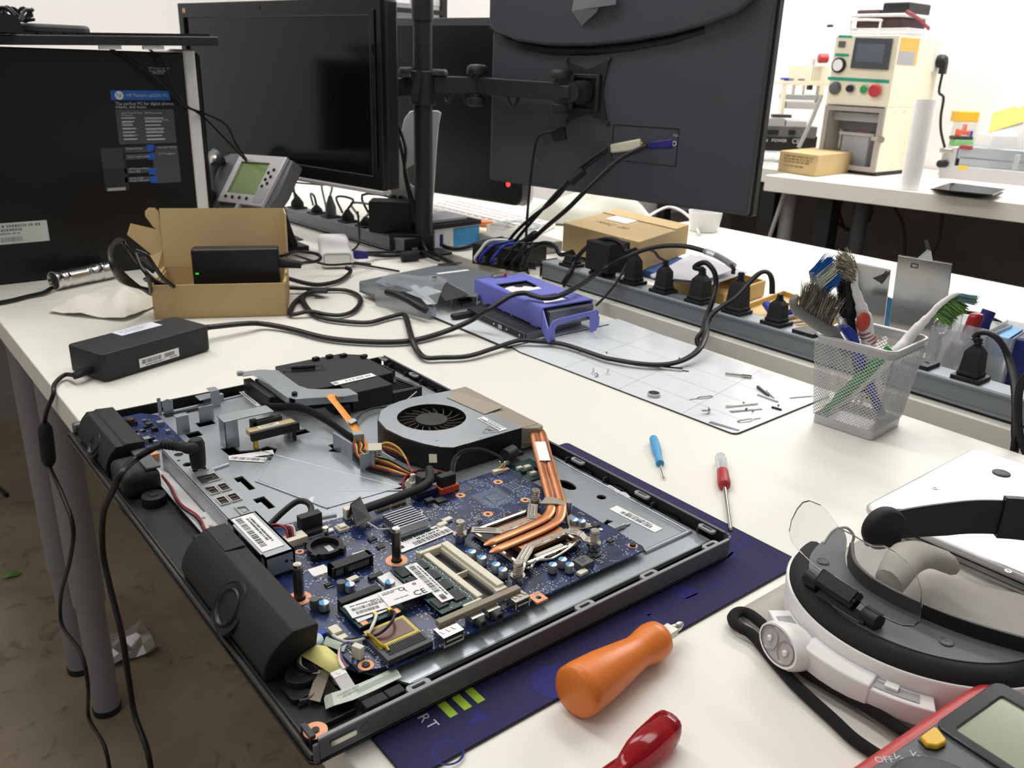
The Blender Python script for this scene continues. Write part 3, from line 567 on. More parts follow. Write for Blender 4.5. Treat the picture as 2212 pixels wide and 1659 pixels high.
sd=MB().bx(.3330,.3395,.4140,.4870,ZB,.0285).bx(.3315,.334,.4140,.4870,ZB,.0255).bx(.3130,.3400,.4855,.4895,ZB,.0265).bx(.3300,.3400,.4105,.4145,ZB,.0265).bx(.3135,.316,.4895,.4935,ZB,.0245).bx(.302,.318,.412,.4145,ZB+.001,.0245)
sds=sd.build('memory_socket',M['ivory'],board,bevel=.0006)
MB().bx(.3155,.3208,.4150,.4855,ZB,.0253).build('memory_socket',M['ivory'],board,bevel=.0006)
MB().bx(.3208,.3315,.4150,.4855,ZB,.0195).build('socket_well',M['chip'],board)
sw_=MB().m(0)
for i in range(46):y=.4165+i*.00148;sw_.bx(.3300,.3318,y,y+.0006,.0195,.0225)
sw_.build('contact_row',[M['gink']],board,kind='stuff')
MB().bx(.3208,.3325,.4475,.4488,ZB,.0246).build('socket_divider',M['ivory'],board)
ram=MB().bx(.2848,.3150,.4150,.4840,.0225,.0236).build('memory_module',M['pcbg'],board)
for i in range(4):
 for x in(.2905,.3055):MB().bx(x-.0045,x+.0045,.4205+i*.0160,.4325+i*.0160,.0236,.0248).build('memory_chip',M['chip'],ram)
rs=MB()
_rnd=random.Random(8)
for i in range(70):rs.box((.3132+_rnd.uniform(-.0012,.0012),.416+i*.00097,.0238),(.0007,.0005,.0004))
for i in range(60):rs.box((_rnd.uniform(.286,.3135),_rnd.uniform(.416,.483),.0238),(.0009,.0006,.0005))
rs.build('tiny_components',M['solder'],ram,smooth=0,kind='stuff')
b=MB();F,w,h=px_frame((.2944,.4790,.0252),(.2910,.4240,.0252),(.3046,.4780,.0252));sticker(b,F,w,h,bars=((.04,.78,.18,.62),(.84,.96,.2,.6)),lines=((.1,.9,.74,.14),),seed=51);b.build('barcode_label',[M['paper'],M['ink']],ram,smooth=0)
MB().bx(.2740,.2850,.449,.4855,ZB,.0208).build('latch_label',M['paper'],board)
MB().bx(.2325,.2650,.4628,.4700,ZB,.0268).build('card_socket',M['black'],board,bevel=.0006)
wc=MB().bx(.2310,.2640,.4345,.4630,.0225,.0240).build('wireless_card',M['pcbg'],board)
MB().bx(.2325,.2625,.4390,.4615,.0240,.0252).build('card_shield',M['alu'],wc)
b=MB()
F,w,h=px_frame((.2310,.4445,.0256),(.2608,.4405,.0256),(.2325,.4610,.0256));sticker(b,F,w,h,bars=((.1,.9,.42,.62),(.15,.7,.14,.34)),lines=((.1,.8,.75,.07),(.6,.95,.66,.06)),seed=61)
F2,w2,h2=px_frame((.2575,.4402,.0264),(.2925,.4375,.0264),(.2610,.4592,.0264));sticker(b,F2,w2,h2,bars=(),lines=((.06,.3,.72,.06),(.06,.45,.82,.05),(.2,.5,.25,.05)),seed=62)
b.m(1);text(b,'CE',.0085,F2@TR(.0215,.0015,.0006));text(b,'(',.006,F2@TR(.018,.011,.0006));b.prism(circ(.017,.0145,.0022,14),.0005,.00055,F2,holes=[cut(circ(.017,.0145,.0016,12))]).prism(circ(.028,.0155,.0014,12),.0005,.00055,F2,holes=[cut(circ(.028,.0155,.0008,10))])
b.build('printed_label',[M['paper'],M['ink']],wc,smooth=0)
MB().bx(.2570,.2625,.4330,.4385,.0240,.0248).bx(.2335,.2380,.4345,.4390,.0240,.0248).build('copper_corner',M['pad'],wc)
for x,y in((.2455,.4385),(.2560,.4370)):MB().box((x,y,.0266),(.0024,.004,.0022)).build('antenna_plug',mat('gilt_plug',(222,180,60),.35,metal=.5),wc)
so=MB().bx(.3715,.4290,.4330,.4930,ZB,.0215)
sok=so.build('processor_socket',M['chip'],board)
for a,b_ in(((.3700,.430),(.3700,.494)),((.4300,.430),(.4300,.494)),((.3700,.494),(.4300,.494)),((.371,.4305),(.4295,.4305))):
 MB().tube([(a[0],a[1],.0225),((a[0]+b_[0])/2,(a[1]+b_[1])/2,.0225),(b_[0],b_[1],.0225)],.0022,n=8,smooth=1).build('socket_frame',M['chrome'],sok)
MB().bx(.385,.414,.4305,.4345,.0215,.0255).build('ivory_block',M['ivory'],sok,bevel=.0005)
MB().tube([(.374,.424,.0215),(.381,.4265,.0255),(.395,.4245,.023),(.41,.425,.0245),(.424,.4275,.0262),(.4275,.4305,.024),(.423,.433,.0235),(.417,.4305,.025)],.0011,n=8,smooth=4).build('lever_wire',M['chrome'],sok)
MB().tube([(.372,.4235,.0235),(.369,.427,.0235),(.3725,.4295,.0235),(.377,.4275,.0235),(.3745,.424,.0235),(.372,.4235,.0235)],.0012,n=8,smooth=4).build('lever_loop',M['chrome'],sok)
for x0,x1 in((.3935,.402),(.408,.4185)):MB().bx(x0,x1,.4262,.4320,.0215,.0240).build('socket_catch',M['black'],sok)
MB().slab((.4415,.4705,ZB+.0004),(.455,.4515,ZB+.0004),(.459,.4535,ZB+.0004),(.4465,.4735,ZB+.0004),.0003).build('lavender_label',mat('lavender_label',(150,152,215),.6),board,smooth=0)
b=MB();F,w,h=px_frame((.4545,.4690,ZB+.0004),(.4625,.437,ZB+.0004),(.4575,.4695,ZB+.0004));sticker(b,F,w,h,bars=(),lines=((.1,.9,.3,.35),),seed=66);b.build('white_strip_label',[M['paper'],M['gink']],board,smooth=0)
def capa(x,y,r=.0036,h=.0078,a=.4):
 b=MB().m(0).cyl((x,y,ZB),(x,y,ZB+.0012),r*1.08,n=14).m(1).lathe([(r,.0012),(r,h-.0006),(r*.92,h)],TR(x,y,ZB),n=18,caps=False)
 b.m(2);n=10
 top=[(r*.92*math.cos(a+PI*i/n),r*.92*math.sin(a+PI*i/n))for i in range(n+1)];bot=[(r*.92*math.cos(a+PI+PI*i/n),r*.92*math.sin(a+PI+PI*i/n))for i in range(n+1)]
 b.add([(x+p,y+q,ZB+h)for p,q in top],[tuple(range(n+1))]);b.m(3).add([(x+p,y+q,ZB+h)for p,q in bot],[tuple(range(n+1))])
 return b.build('capacitor',[M['black'],M['alu'],M['sky'],M['paper']],board,smooth=40)
for x,y in((.3479,.4655),(.3493,.4540),(.3521,.4400),(.3520,.4312),(.3873,.4141),(.3985,.4151),(.3980,.4064),(.4478,.4555),(.4515,.4500)):capa(x,y)
for x,y in((.2243,.4735),(.2500,.4830),(.2752,.4686)):capa(x,y,.0038,.0068,1.2)
for x,y in((.2200,.4800),(.2455,.4880)):MB().cyl((x,y,ZB),(x,y,ZB+.0078),.0033,n=16).build('grey_capacitor',M['mgrey'],board)
iv=MB().m(0).bx(.4065,.4195,.4015,.4125,ZB,.0238).m(1);text(iv,'2R2M',.0032,TR(.4085,.408,.0239,0));text(iv,'0407',.0028,TR(.409,.4045,.0239,0))
iv.build('power_inductor',[M['mgrey'],M['ink']],board,smooth=20)
for x,y,sx,sy,h in((.2995,.5365,.0065,.005,.0018),(.2990,.5225,.006,.005,.0016),(.274,.4875,.011,.0045,.003),(.424,.4125,.007,.004,.002),(.4305,.4100,.006,.004,.002),(.3720,.562,.008,.006,.004),(.3805,.5575,.009,.008,.003),(.462,.444,.007,.005,.0035),(.456,.420,.005,.004,.002),(.3505,.558,.005,.004,.0016),(.241,.4995,.005,.004,.0016),(.312,.512,.004,.0035,.0014),(.412,.4985,.004,.004,.0016),(.3875,.5085,.003,.0045,.0016)):
 q=MB().m(0).box((x,y,ZB+h/2),(sx,sy,h)).m(1)
 for i in range(5):
  for s in(-1,1):q.box((x-sx*.4+i*sx*.2,y+s*(sy/2+.0008),ZB+.0004),(sx*.09,.0016,.0006))
 q.build('chip',[M['chip'],M['solder']],board,smooth=20)
for x,y in((.3585,.5225),(.3665,.5265),(.405,.3995),(.2585,.4945)):MB().box((x,y,ZB+.0013),(.009,.005,.0026),.1).build('small_connector',M['ivory'],board,bevel=.0004)
gp=MB().m(0)
def padgrid(x0,y0,x1,y1,st,s,skip=None):
 y=y0
 while y<=y1:
  x=x0
  while x<=x1:
   if skip is None or not(skip[0]<x<skip[1]and skip[2]<y<skip[3]):
    gp.add([(x,y,ZB+.00012),(x+s,y,ZB+.00012),(x+s,y+s,ZB+.00012),(x,y+s,ZB+.00012)],[(0,1,2,3)])
   x+=st
  y+=st
padgrid(.4105,.5230,.4385,.5505,.00135,.0007,(.4165,.4320,.5290,.5445))
padgrid(.4190,.5310,.4300,.5425,.0012,.0007)
for(x0,y0)in((.4085,.5625),(.4235,.5640),(.4475,.5395),(.4505,.5245)):
 for r_ in range(4):
  wx,wy=(.0120,.0016)if y0>.55 else(.0016,.0100)
  for i in range(8):
   X=x0+(i*.0014 if y0>.55 else r_*.0034);Y=y0+(r_*.0032 if y0>.55 else i*.0014)
   gp.add([(X,Y,ZB+.00012),(X+.0009,Y,ZB+.00012),(X+.0009,Y+.0008,ZB+.00012),(X,Y+.0008,ZB+.00012)],[(0,1,2,3)])
gp.m(1)
def outline(x0,x1,y0,y1,t=.0003):
 for q in((x0,x1,y0,y0+t),(x0,x1,y1-t,y1),(x0,x0+t,y0,y1),(x1-t,x1,y0,y1)):gp.add([(q[0],q[2],ZB+.0001),(q[1],q[2],ZB+.0001),(q[1],q[3],ZB+.0001),(q[0],q[3],ZB+.0001)],[(0,1,2,3)])
outline(.4090,.4400,.5215,.5520);outline(.4173,.4313,.5297,.5437)
for(x0,y0)in((.4075,.5615),(.4225,.5630)):outline(x0,x0+.0125,y0,y0+.0125)
for(x0,y0)in((.4465,.5385),(.4495,.5235)):outline(x0,x0+.0125,y0,y0+.0125)
gp.build('printed_pads',[mat('pad_print',(158,172,190),.5),mat('line_print',(96,128,176),.5)],board,smooth=0,kind='stuff')
tx=MB()
text(tx,'Speaker',.0042,TR(.2200,.4205,ZB+.0002,-2.2));text(tx,'NX15',.005,TR(.2275,.4085,ZB+.0002,-2.1));text(tx,'AMBSAW CT88D',.0032,TR(.3675,.4620,ZB+.0002,-PI/2));text(tx,'LA-8',.004,TR(.222,.5130,ZB+.0002,-PI/2))
tx.build('board_lettering',[M['silk']],board,smooth=0)
tiny=MB();_rnd=random.Random(12)
def free(x,y):
 for a in((.408,.442,.52,.553),(.284,.34,.41,.49),(.30,.36,.504,.552),(.23,.296,.394,.471),(.246,.283,.503,.56),(.37,.431,.428,.497),(.2115,.24,.53,.6),(.383,.41,.565,.58)):
  if a[0]<x<a[1]and a[2]<y<a[3]:return False
 return .214<x<.470 and .398<y<(.584 if x<.30 else .576)
for k in range(125):
 cx_,cy_=_rnd.uniform(.215,.47),_rnd.uniform(.398,.575);nx,ny=_rnd.choice(((6,2),(2,6),(4,3),(3,4),(8,1),(1,7)));st_=_rnd.uniform(.0016,.0024)
 for i in range(nx):
  for j in range(ny):
   x,y=cx_+i*st_,cy_+j*st_
   if free(x,y)and _rnd.random()<.85:
    sx,sy=(.0013,.0006)if nx<ny else(.0006,.0013)
    tiny.m(0 if _rnd.random()<.72 else 1).box((x,y,ZB+.0003),(sx,sy,.0006))
tiny.build('tiny_components',[mat('tiny_solder',(206,211,216),.4,metal=.15),mat('tiny_tan',(150,128,96),.5)],board,smooth=0,kind='stuff')
MB().bx(.2735,.3450,.4010,.4065,.0245,.0290).build('foam_bar',M['tapeg'],pc,bevel=.0005)
def frontusb(x0,x1,y0=.3895,y1=.4015):
 q=MB().m(0).bx(x0,x1,y0,y1,ZB-.001,.0258).m(1).bx(x0+.0012,x1-.0012,y0-.0002,y0+.001,ZB+.0008,.0245).m(2).bx(x0+.002,x1-.002,y0-.0004,y0+.0008,.0215,.0228)
 q.m(0)
 for i in range(3):q.box((x0+.003+i*.0045,(y0+y1)/2,.0260),(.0022,.004,.0006),.3)
 q.build('usb_port',[M['chrome'],M['black'],M['ivory']],board,smooth=20)
frontusb(.2690,.2855);frontusb(.3330,.3465,.3925,.4035)
for x in(.3025,.3165):
 q=MB().m(0).bx(x-.0052,x+.0052,.3955,.4045,ZB,.0252).m(1).cyl((x,.3955,.0218),(x,.3895,.0218),.0036,n=18).m(2).cyl((x,.3896,.0218),(x,.3893,.0218),.0019,n=14)
 q.build('audio_jack',[M['chrome'],M['dgrey'],M['gloss']],board)
cr=MB().m(0).bx(.2290,.2640,.3945,.4285,ZB,.0232).m(1).bx(.2300,.2630,.3935,.3945,.0195,.0215)
crd=cr.build('card_reader',[mat('reader_grey',(66,68,76),.4),M['black']],board,bevel=.0005)
MB().bx(.2310,.2625,.4070,.4300,.0232,.0236).build('amber_film',M['kapton'],crd)
MB().bx(.2345,.2600,.4110,.4275,.0236,.0239).build('brown_film',M['brownfilm'],crd)
rb=MB()
for i in range(22):rb.bx(.2330+i*.00132,.2336+i*.00132,.3985,.4085,.0232,.0238)
rb.build('contact_ribs',M['dgrey'],crd,kind='stuff')
MB().tube([(.2315,.425,.0245),(.232,.418,.0255),(.2325,.410,.025),(.2345,.406,.0243),(.234,.402,.024)],.0011,n=6).build('bright_spring',M['gold'],crd)
fo_=[(.4045,.7068),(.4193,.7272),(.4330,.7345),(.4500,.7390),(.4690,.7405),(.5150,.7350),(.5150,.6085),(.4300,.6085),(.4200,.6170),(.4110,.6330),(.4030,.6560),(.3997,.6830)]
fc,fr=(.4555,.6835),.0357
fan=MB().prism(fo_[::-1],.0140,.0385,holes=[cut(circ(*fc,fr*1.0,32))]).build('cooling_fan',M['black'],pc,smooth=35)
MB().prism([(x+(.001 if x<.45 else 0),y)for x,y in fo_][::-1],.0386,.0396,holes=[cut(circ(*fc,fr,40))]).build('steel_cover',M['galv'],fan,smooth=20,bevel=.0003)
MB().cyl((*fc,.0142),(*fc,.0150),fr,n=32).build('fan_floor',M['black'],fan)
hub=MB().lathe([(.0168,.0150),(.0172,.0355),(.0165,.0372),(.0005,.0376)],TR(*fc,0),n=36,caps=False).build('fan_hub',M['fblade'],fan,smooth=40)
for k in range(19):
 a=2*PI*k/19;
 p=[]
 for t,da in((.0165,0),(.024,.10),(.0345,.30)):p.append((fc[0]+t*math.cos(a+da),fc[1]+t*math.sin(a+da)))
 b=MB()
 for i in range(2):b.slab((*p[i],.0165),(*p[i+1],.0165),(*p[i+1],.0355),(*p[i],.0355),.0007)
 b.build('fan_blade',mat('fan_blade_grey',(74,68,60),.4),fan)
b=MB();F,w,h=px_frame((.4907,.6518,.0399),(.4910,.6125,.0399),(.4995,.6520,.0399));sticker(b,F,w,h,bars=((.06,.95,.12,.42),),lines=((.25,.95,.75,.12),(.3,.8,.55,.12)),seed=71)
b.build('fan_label',[M['paper'],M['ink']],fan,smooth=0)
b=MB();tri=[(.4740,.6190),(.4885,.6285),(.4890,.6125)]
for i in range(3):
 a,c=Vector((*tri[i],.0398)),Vector((*tri[(i+1)%3],.0398));n=Vector((0,0,1)).cross(c-a).normalized()*.0008;b.add([a,c,c+n,a+n],[(0,1,2,3)])
b.tube([(.481,.625,.0398),(.4855,.622,.0398),(.4815,.6205,.0398),(.486,.6175,.0398)],.0004,n=4,smooth=2)
b.build('warning_triangle',M['gink'],fan,smooth=0)
for x,y in((.4268,.6315),(.490,.6135),(.466,.6125),(.4200,.6200)):MB().lathe([(.0016,0),(.0014,.0006),(.0004,.0007)],TR(x,y,.0396),n=12,caps=False).build('rivet',M['silver'],fan)
MB().bx(.486,.505,.592,.607,.0180,.0215).cyl((.4935,.5995,.0215),(.4935,.5995,.0216),.0022,n=12).build('mounting_ear',M['black'],fan,bevel=.001)
MB().cyl((.4985,.5985,.0214),(.4985,.5985,.0222),.0028,n=14).build('ear_grommet',M['chip'],fan)
MB().slab((.432,.6083,.0395),(.446,.6083,.0395),(.447,.6075,.030),(.433,.6075,.030),.0006).build('black_tape',M['black'],fan)
MB().slab((.4985,.7186,.0400),(.5040,.6565,.0400),(.5300,.6582,.0412),(.5170,.7240,.0412),.0004).build('metal_tape',M['taupe'],fan,smooth=0)
sk=MB().bx(.5155,.5375,.6080,.7365,.0150,.0392).build('heat_sink',M['taupe'],pc,bevel=.0006)
MB().prism([(.5155,.6080),(.5290,.5990),(.5375,.6010),(.5385,.6080)],.0210,.0388).build('end_bracket',M['taupe'],sk,bevel=.0006)
for i in range(30):MB().bx(.5376,.5384,.6105+i*.0042,.6112+i*.0042,.0230,.0370).build('sink_fin',M['taupe'],sk)
for off,nm in((0,'L'),(1,'R')):
 if off==0:pth=[(.5240,.6165,.0335),(.5275,.6055,.0335),(.5195,.5930,.0330),(.5005,.5656,.0322),(.4735,.5250,.0318),(.4480,.4870,.0316),(.4395,.4760,.0315),(.4290,.4680,.0312),(.4160,.4640,.0310),(.3909,.4625,.0308),(.3690,.4620,.0306),(.3635,.4620,.0302)]
 else:pth=[(.5345,.6160,.0335),(.5345,.6020,.0335),(.5272,.5885,.0330),(.5083,.5605,.0322),(.4812,.5200,.0318),(.4557,.4820,.0316),(.4462,.4700,.0315),(.4330,.4580,.0312),(.4180,.4530,.0310),(.3939,.4512,.0308),(.3660,.4508,.0306),(.3605,.4508,.0302)]
 b=MB().tube(pth,[.0017]*20+[.0016],n=12,smooth=5,flat=2.55,up=(0,0,1))
 e=pth[-1];b.lathe([(.0044,0),(.0030,.0045),(.0012,.0075),(.0003,.008)],axes((e[0]+.001,e[1],e[2]),(0,1,0),(0,0,1),(-1,0,0)),n=12,caps=False,ey=.45)
 b.build('heat_pipe',M['copper'],sk,smooth=60)
MB().bx(.3790,.4270,.4395,.4790,.0230,.0290).build('copper_plate',M['copper'],sk,bevel=.0005)
MB().bx(.3785,.4160,.4680,.4755,.0285,.0305).build('cross_bar',M['chrome'],sk,bevel=.0005)
MB().bx(.3840,.4275,.4370,.4435,.0285,.0305).build('cross_bar',M['chrome'],sk,bevel=.0005)
for x,y in((.3835,.4715),(.392,.4715),(.402,.4715),(.411,.472),(.388,.4402),(.399,.4402),(.409,.4402),(.418,.440)):MB().lathe([(.0013,0),(.0012,.0004),(.0004,.0006)],TR(x,y,.0305),n=10,caps=False).build('copper_rivet',M['pad'],sk)
def arm(a,b_,bolt):
 a,b_,c=Vector((*a,.0300)),Vector((*b_,.0298)),Vector((*bolt,.0262));d=(c-a);d.z=0;d.normalize();n=Vector((-d.y,d.x,0))*.0042
 q=MB();q.slab(a-n,b_-n,b_+n,a+n,.0010);m_=b_+d*.004;m_.z=.0262;q.slab(b_-n,m_-n,m_+n,b_+n,.0010);q.slab(m_-n,c-n*.9,c+n*.9,m_+n,.0010)
 q.tube([a+d*.003+n*.35+Vector((0,0,.001)),(a+b_)/2+n*.35+Vector((0,0,.001)),b_-d*.002+n*.35+Vector((0,0,.001))],.0006,n=6,smooth=1).tube([a+d*.003-n*.35+Vector((0,0,.001)),(a+b_)/2-n*.35+Vector((0,0,.001)),b_-d*.002-n*.35+Vector((0,0,.001))],.0006,n=6,smooth=1)
 q.build('spring_arm',M['chrome'],sk,smooth=30)
 x,y=bolt;bo=MB().lathe([(.0058,.0235),(.0058,.0262)],TR(x,y,0),n=18).lathe([(.0042,.0190),(.0042,.0235)],TR(x,y,0),n=16)
 for k in range(4):bo.lathe([(.0034,.0272+k*.0018),(.0040,.0280+k*.0018),(.0034,.0288+k*.0018)],TR(x,y,0),n=16,caps=False)
 bo.lathe([(.0030,.0262),(.0030,.0345),(.0039,.0345),(.0039,.0368),(.0034,.0374),(.0005,.0374)],TR(x,y,0),n=16,caps=False)
 bb=bo.build('spring_bolt',M['chrome'],sk,smooth=40);return bb
for a,b_,c in(((.3800,.4715),(.3630,.4865),(.3564,.4935)),((.414,.4715),(.4310,.4900),(.4420,.5000)),((.3860,.4400),(.3660,.4270),(.3565,.4190)),((.4250,.4400),(.4310,.4300),(.4359,.4190))):arm(a,b_,c)
st_=MB().slab((.4330,.4830,.0340),(.4330+.012,.4895,.0340),(.4480+.005,.4800,.0340),(.4440,.4745,.0340),.0009)
st_.slab((.4440,.4745,.0340),(.4490,.4800,.0340),(.4540,.4740,.0330),(.4490,.4690,.0330),.0009).slab((.4490,.4690,.0330),(.4540,.4740,.0330),(.4560,.4720,.0210),(.4510,.4670,.0210),.0009)
st_.slab((.4360,.4480,.0210),(.4580,.4430,.0210),(.4570,.4700,.0210),(.4500,.4670,.0210),.0009)
st_.build('steel_strap',M['taupe'],sk)
MB().cyl((.4625,.4795,ZB),(.4625,.4795,.0285),.0038,n=20).build('post_cap',M['alu'],board)
b=MB();F,w,h=px_frame((.4866,.5469,.0346),(.5107,.5823,.0346),(.4953,.5408,.0346));sticker(b,F,w,h,bars=((.08,.92,.08,.38),),lines=((.1,.9,.5,.1),(.1,.8,.65,.1),(.2,.9,.8,.1)),seed=81);b.build('barcode_label',[M['paper'],M['ink']],sk,smooth=0)
g=MB().prism([(.4790,.5500),(.5100,.5500),(.5100,.5880),(.4790,.5880)],.0125,.0142).build('green_board',M['pcbg'],pc)
for x,y,s in((.485,.574,.006),(.4835,.5655,.005),(.493,.5715,.007),(.500,.565,.005),(.489,.558,.006)):MB().box((x,y,.0158),(s,s*.7,.003)).build('component',M['ivory']if s>.0055 else M['chip'],g)
MB().cyl((.4765,.5865,.0265),(.4905,.5905,.0265),.0068,n=18).build('black_tape_roll',M['black'],pc)
MB().bx(.4600,.4730,.5740,.5785,ZB,.0188).build('copper_edge',M['pad'],board)
MB().bx(.4520,.4625,.5710,.5760,ZB,.0225).build('fan_socket',M['ivory'],board,bevel=.0005)
MB().box((.4735,.5835,.0215),(.012,.007,.006),.3).build('metal_clip',M['chrome'],pc,bevel=.001)
od=MB().m(0).prism([(.386,.846),(.395,.833),(.405,.829),(.4985,.829),(.4985,.908),(.478,.926),(.392,.926),(.386,.905)],.0130,.0365).bx(.4250,.4775,.7965,.832,.0130,.0360)
odr=od.build('optical_drive',[mat('dusty_black',(30,30,31),.6,bump=.3,bscale=500)],pc,bevel=.0010)
gr=MB().prism([(.4775,.800),(.5165,.7985),(.5110,.848),(.498,.845),(.4985,.829),(.4775,.829)],.0190,.0235,holes=[cut([(.4835,.806),(.5115,.8035),(.5070,.838),(.5020,.829),(.4835,.826)])]).build('drive_grille',M['black'],odr)
for i in range(6):MB().slab((.4835,.8075+i*.0045,.0195),(.511-.0008*i,.8045+i*.0055,.0195),(.511-.0008*i,.8060+i*.0055,.0195),(.4835,.8090+i*.0045,.0195),.003).build('grille_slat',M['black'],gr)
MB().prism([(.4775,.796),(.5165,.795),(.5170,.800),(.4775,.802)],.0130,.0245).build('grille_rim',M['black'],odr,bevel=.0005)
for i in range(9):MB().bx(.4990,.5130,.8500+i*.0068,.8520+i*.0068,.0180,.0300-.0004*i).build('drive_rib',M['black'],odr)
for x,y in((.46,.918),(.442,.919),(.476,.912),(.4955,.895)):MB().box((x,y,.0385),(.008,.006,.004),.2).build('drive_tab',M['black'],odr,bevel=.0006)
b=MB();sticker(b,axes((.4200,.8268,.0366),(1,.03,0),(0,1,0)),.0545,.0115,bars=((.02,.12,.2,.8),),lines=((.3,.9,.35,.3),),seed=91);b.build('drive_label',[M['paper'],M['gink']],odr,smooth=0)
br=MB()
outer=[(.346,.9254),(.346,.912),(.3570,.910),(.3600,.850),(.3600,.822),(.3640,.8125),(.412,.7890),(.4270,.7880),(.4270,.8080),(.4000,.8230),(.3900,.832),(.3850,.846),(.3870,.908),(.372,.921)]
br.prism(outer,.0365,.0378).bx(.3590,.3603,.818,.900,.0300,.0378).slab((.364,.8125,.0290),(.427,.7878,.0290),(.427,.7878,.0378),(.364,.8125,.0378),.0012)
brk=br.build('drive_bracket',M['galv'],pc,smooth=20,bevel=.0003)
MB().cyl((.3460,.9190,.0365),(.3460,.9190,.0405),.004,n=14).build('bracket_curl',M['galv'],brk)
MB().lathe([(.0032,0),(.0032,.003),(.0022,.004)],TR(.3680,.8220,.0378),n=16).build('screw',M['black'],brk)
b=MB().cyl((.4010,.9000,.0405),(.4262,.8895,.0405),.0030,n=16)
for k in range(26):t=k/25;b.lathe([(.0030,-.0003),(.0034,0),(.0030,.0003)],axes((.4010+.0252*t,.9000-.0105*t,.0405),(0,0,1),(1,2,0),(.0252,-.0105,0)),n=12,caps=False)
b.tube([(.4010,.9,.0405),(.396,.902,.0405),(.3925,.9005,.039),(.3905,.8975,.0385)],.0008,n=6).tube([(.4262,.8895,.0405),(.431,.8875,.041),(.4345,.884,.041),(.4335,.8815,.040),(.4305,.8835,.0395)],.0008,n=6)
b.build('tension_spring',mat('spring_steel',(84,82,80),.35,metal=.85),brk)
gl=MB().bx(.3500,.3590,.8500,.9420-.02,.0122,.0300).prism([(.359,.85),(.386,.85),(.386,.905),(.359,.91)],.0122,.0320)
gle=gl.build('side_frame',M['black'],odr,bevel=.001)
for i in range(10):MB().slab((.3492,.8560+i*.006,.0130),(.3492,.8566+i*.006,.0130),(.3505,.8590+i*.006,.0290),(.3505,.8584+i*.006,.0290),.0008).build('vent_slat',M['dgrey'],gle)
b=MB().slab((.352,.8487,.014),(.385,.8487,.014),(.383,.8487,.032),(.354,.8487,.030),.001);b.build('frame_end',M['black'],gle)
MB().bx(.405,.425,.8010,.8235,.0130,.0290).bx(.409,.419,.790,.803,.0130,.0245).build('drive_plug',M['black'],odr,bevel=.001)
wire('black_ribbon',[(.327,.805,.0395),(.336,.793,.0405),(.350,.785,.0405),(.362,.772,.0370),(.3710,.7480,.0310),(.3770,.7270,.0250),(.382,.712,.0210)],.0048,'black',flat=.42,up=(0,0,1),n=8)
wire('orange_cable',[(.4100,.7950,.0330),(.4015,.7980,.0385),(.3965,.7910,.0385),(.3955,.770,.0335),(.3935,.7440,.0275),(.3910,.722,.0225),(.387,.708,.0190),(.383,.690,.018)],.0011,'orangec',flat=4.2,up=(.2,.3,1),n=8)
MB().slab((.388,.741,.0305),(.3975,.745,.0305),(.3985,.738,.0300),(.389,.734,.0300),.0005).slab((.3985,.738,.0300),(.3975,.745,.0305),(.3990,.745,.0140),(.3998,.738,.0140),.0005).build('cable_saddle',M['galv'],pc,smooth=0)
wire('thin_black_wire',[(.398,.741,.014),(.406,.757,.0165),(.4205,.772,.019),(.44,.782,.0185),(.468,.78,.0165),(.482,.783,.0155)],.0011,'rubber')
wire('thin_white_wire',[(.481,.786,.015),(.489,.787,.0160),(.502,.784,.0255)],.0007,'white',smooth=3)
YW,RW,BW,WW=mat('yellow_wire',(214,186,70),.5),mat('red_wire',(160,40,60),.5),M['rubber'],M['ivory']
_rnd=random.Random(4)
cols=[BW,BW,RW,YW,BW,RW,YW,BW]
for k,c in enumerate(cols):
 o=k*.0019
 wire('harness_wire',[(.3750+o*.9,.7120-o*.2,.0205),(.3690+o*.8,.697-o*.4,.0205+o*.25),(.3640+o*.6,.680,.0175+o*.5),(.3640+o,.6600+o*.3,.0150+o*.55),(.3725+o*.8,.6405+o*.5,.0150+o*.6),(.3830+o*.3,.6215,.0165+o*.4),(.3890+o*.2,.6050,.0195+o*.2),(.3930,.592,.0225)],.0010,c)
b=MB().m(0).box((0,0,0),(.0130,.0085,.0105),0,TR(.3745,.6605,.0320,-.5)@Matrix.Rotation(.5,4,'X')).m(1)
for i in range(3):
 for j in range(2):b.box((-.004+i*.004,-.0044,-.0025+j*.005),(.0022,.0004,.0022),0,TR(.3745,.6605,.0320,-.5)@Matrix.Rotation(.5,4,'X'))
b.build('loose_white_plug',[M['ivory'],M['gink']],pc,bevel=.0004)
for k,c in enumerate((YW,RW,YW,RW)):
 wire('harness_wire',[(.3790,.6630,.0335),(.3870,.6590+k*.002,.0370-k*.003),(.3930,.6480,.034-k*.002),(.3935,.634,.027),(.3900,.618,.021),(.391,.603,.0225)],.0010,c)
for k,c in enumerate((RW,BW)):
 wire('harness_wire',[(.3660+k*.001,.5930,.0150),(.3690,.601,.0210),(.3755,.606,.0255-k*.002),(.387,.6045,.0285),(.3985,.5935,.0300),(.4050,.5850,.0290)],.0013,c)
MB().bx(.3765,.3865,.5995,.6110,.0122,.0205).bx(.3790,.3835,.6020,.6085,.0205,.0275).build('white_clip',M['ivory'],pc,bevel=.001)
MB().box((.3905,.5925,.0255),(.022,.011,.010),.15).build('black_plug',M['black'],pc,bevel=.001)
MB().slab((.405,.612,.0290),(.411,.6075,.0290),(.413,.611,.0360),(.407,.6155,.0360),.003).build('small_white_plug',M['ivory'],pc)
for k,c in enumerate((YW,WW,BW,BW)):wire('fan_wire',[(.4350+k*.001,.6075,.0300),(.4260,.6005,.0240+k*.001),(.4200,.592,.0215),(.4140,.586,.0245+k*.0006)],.0008,c)
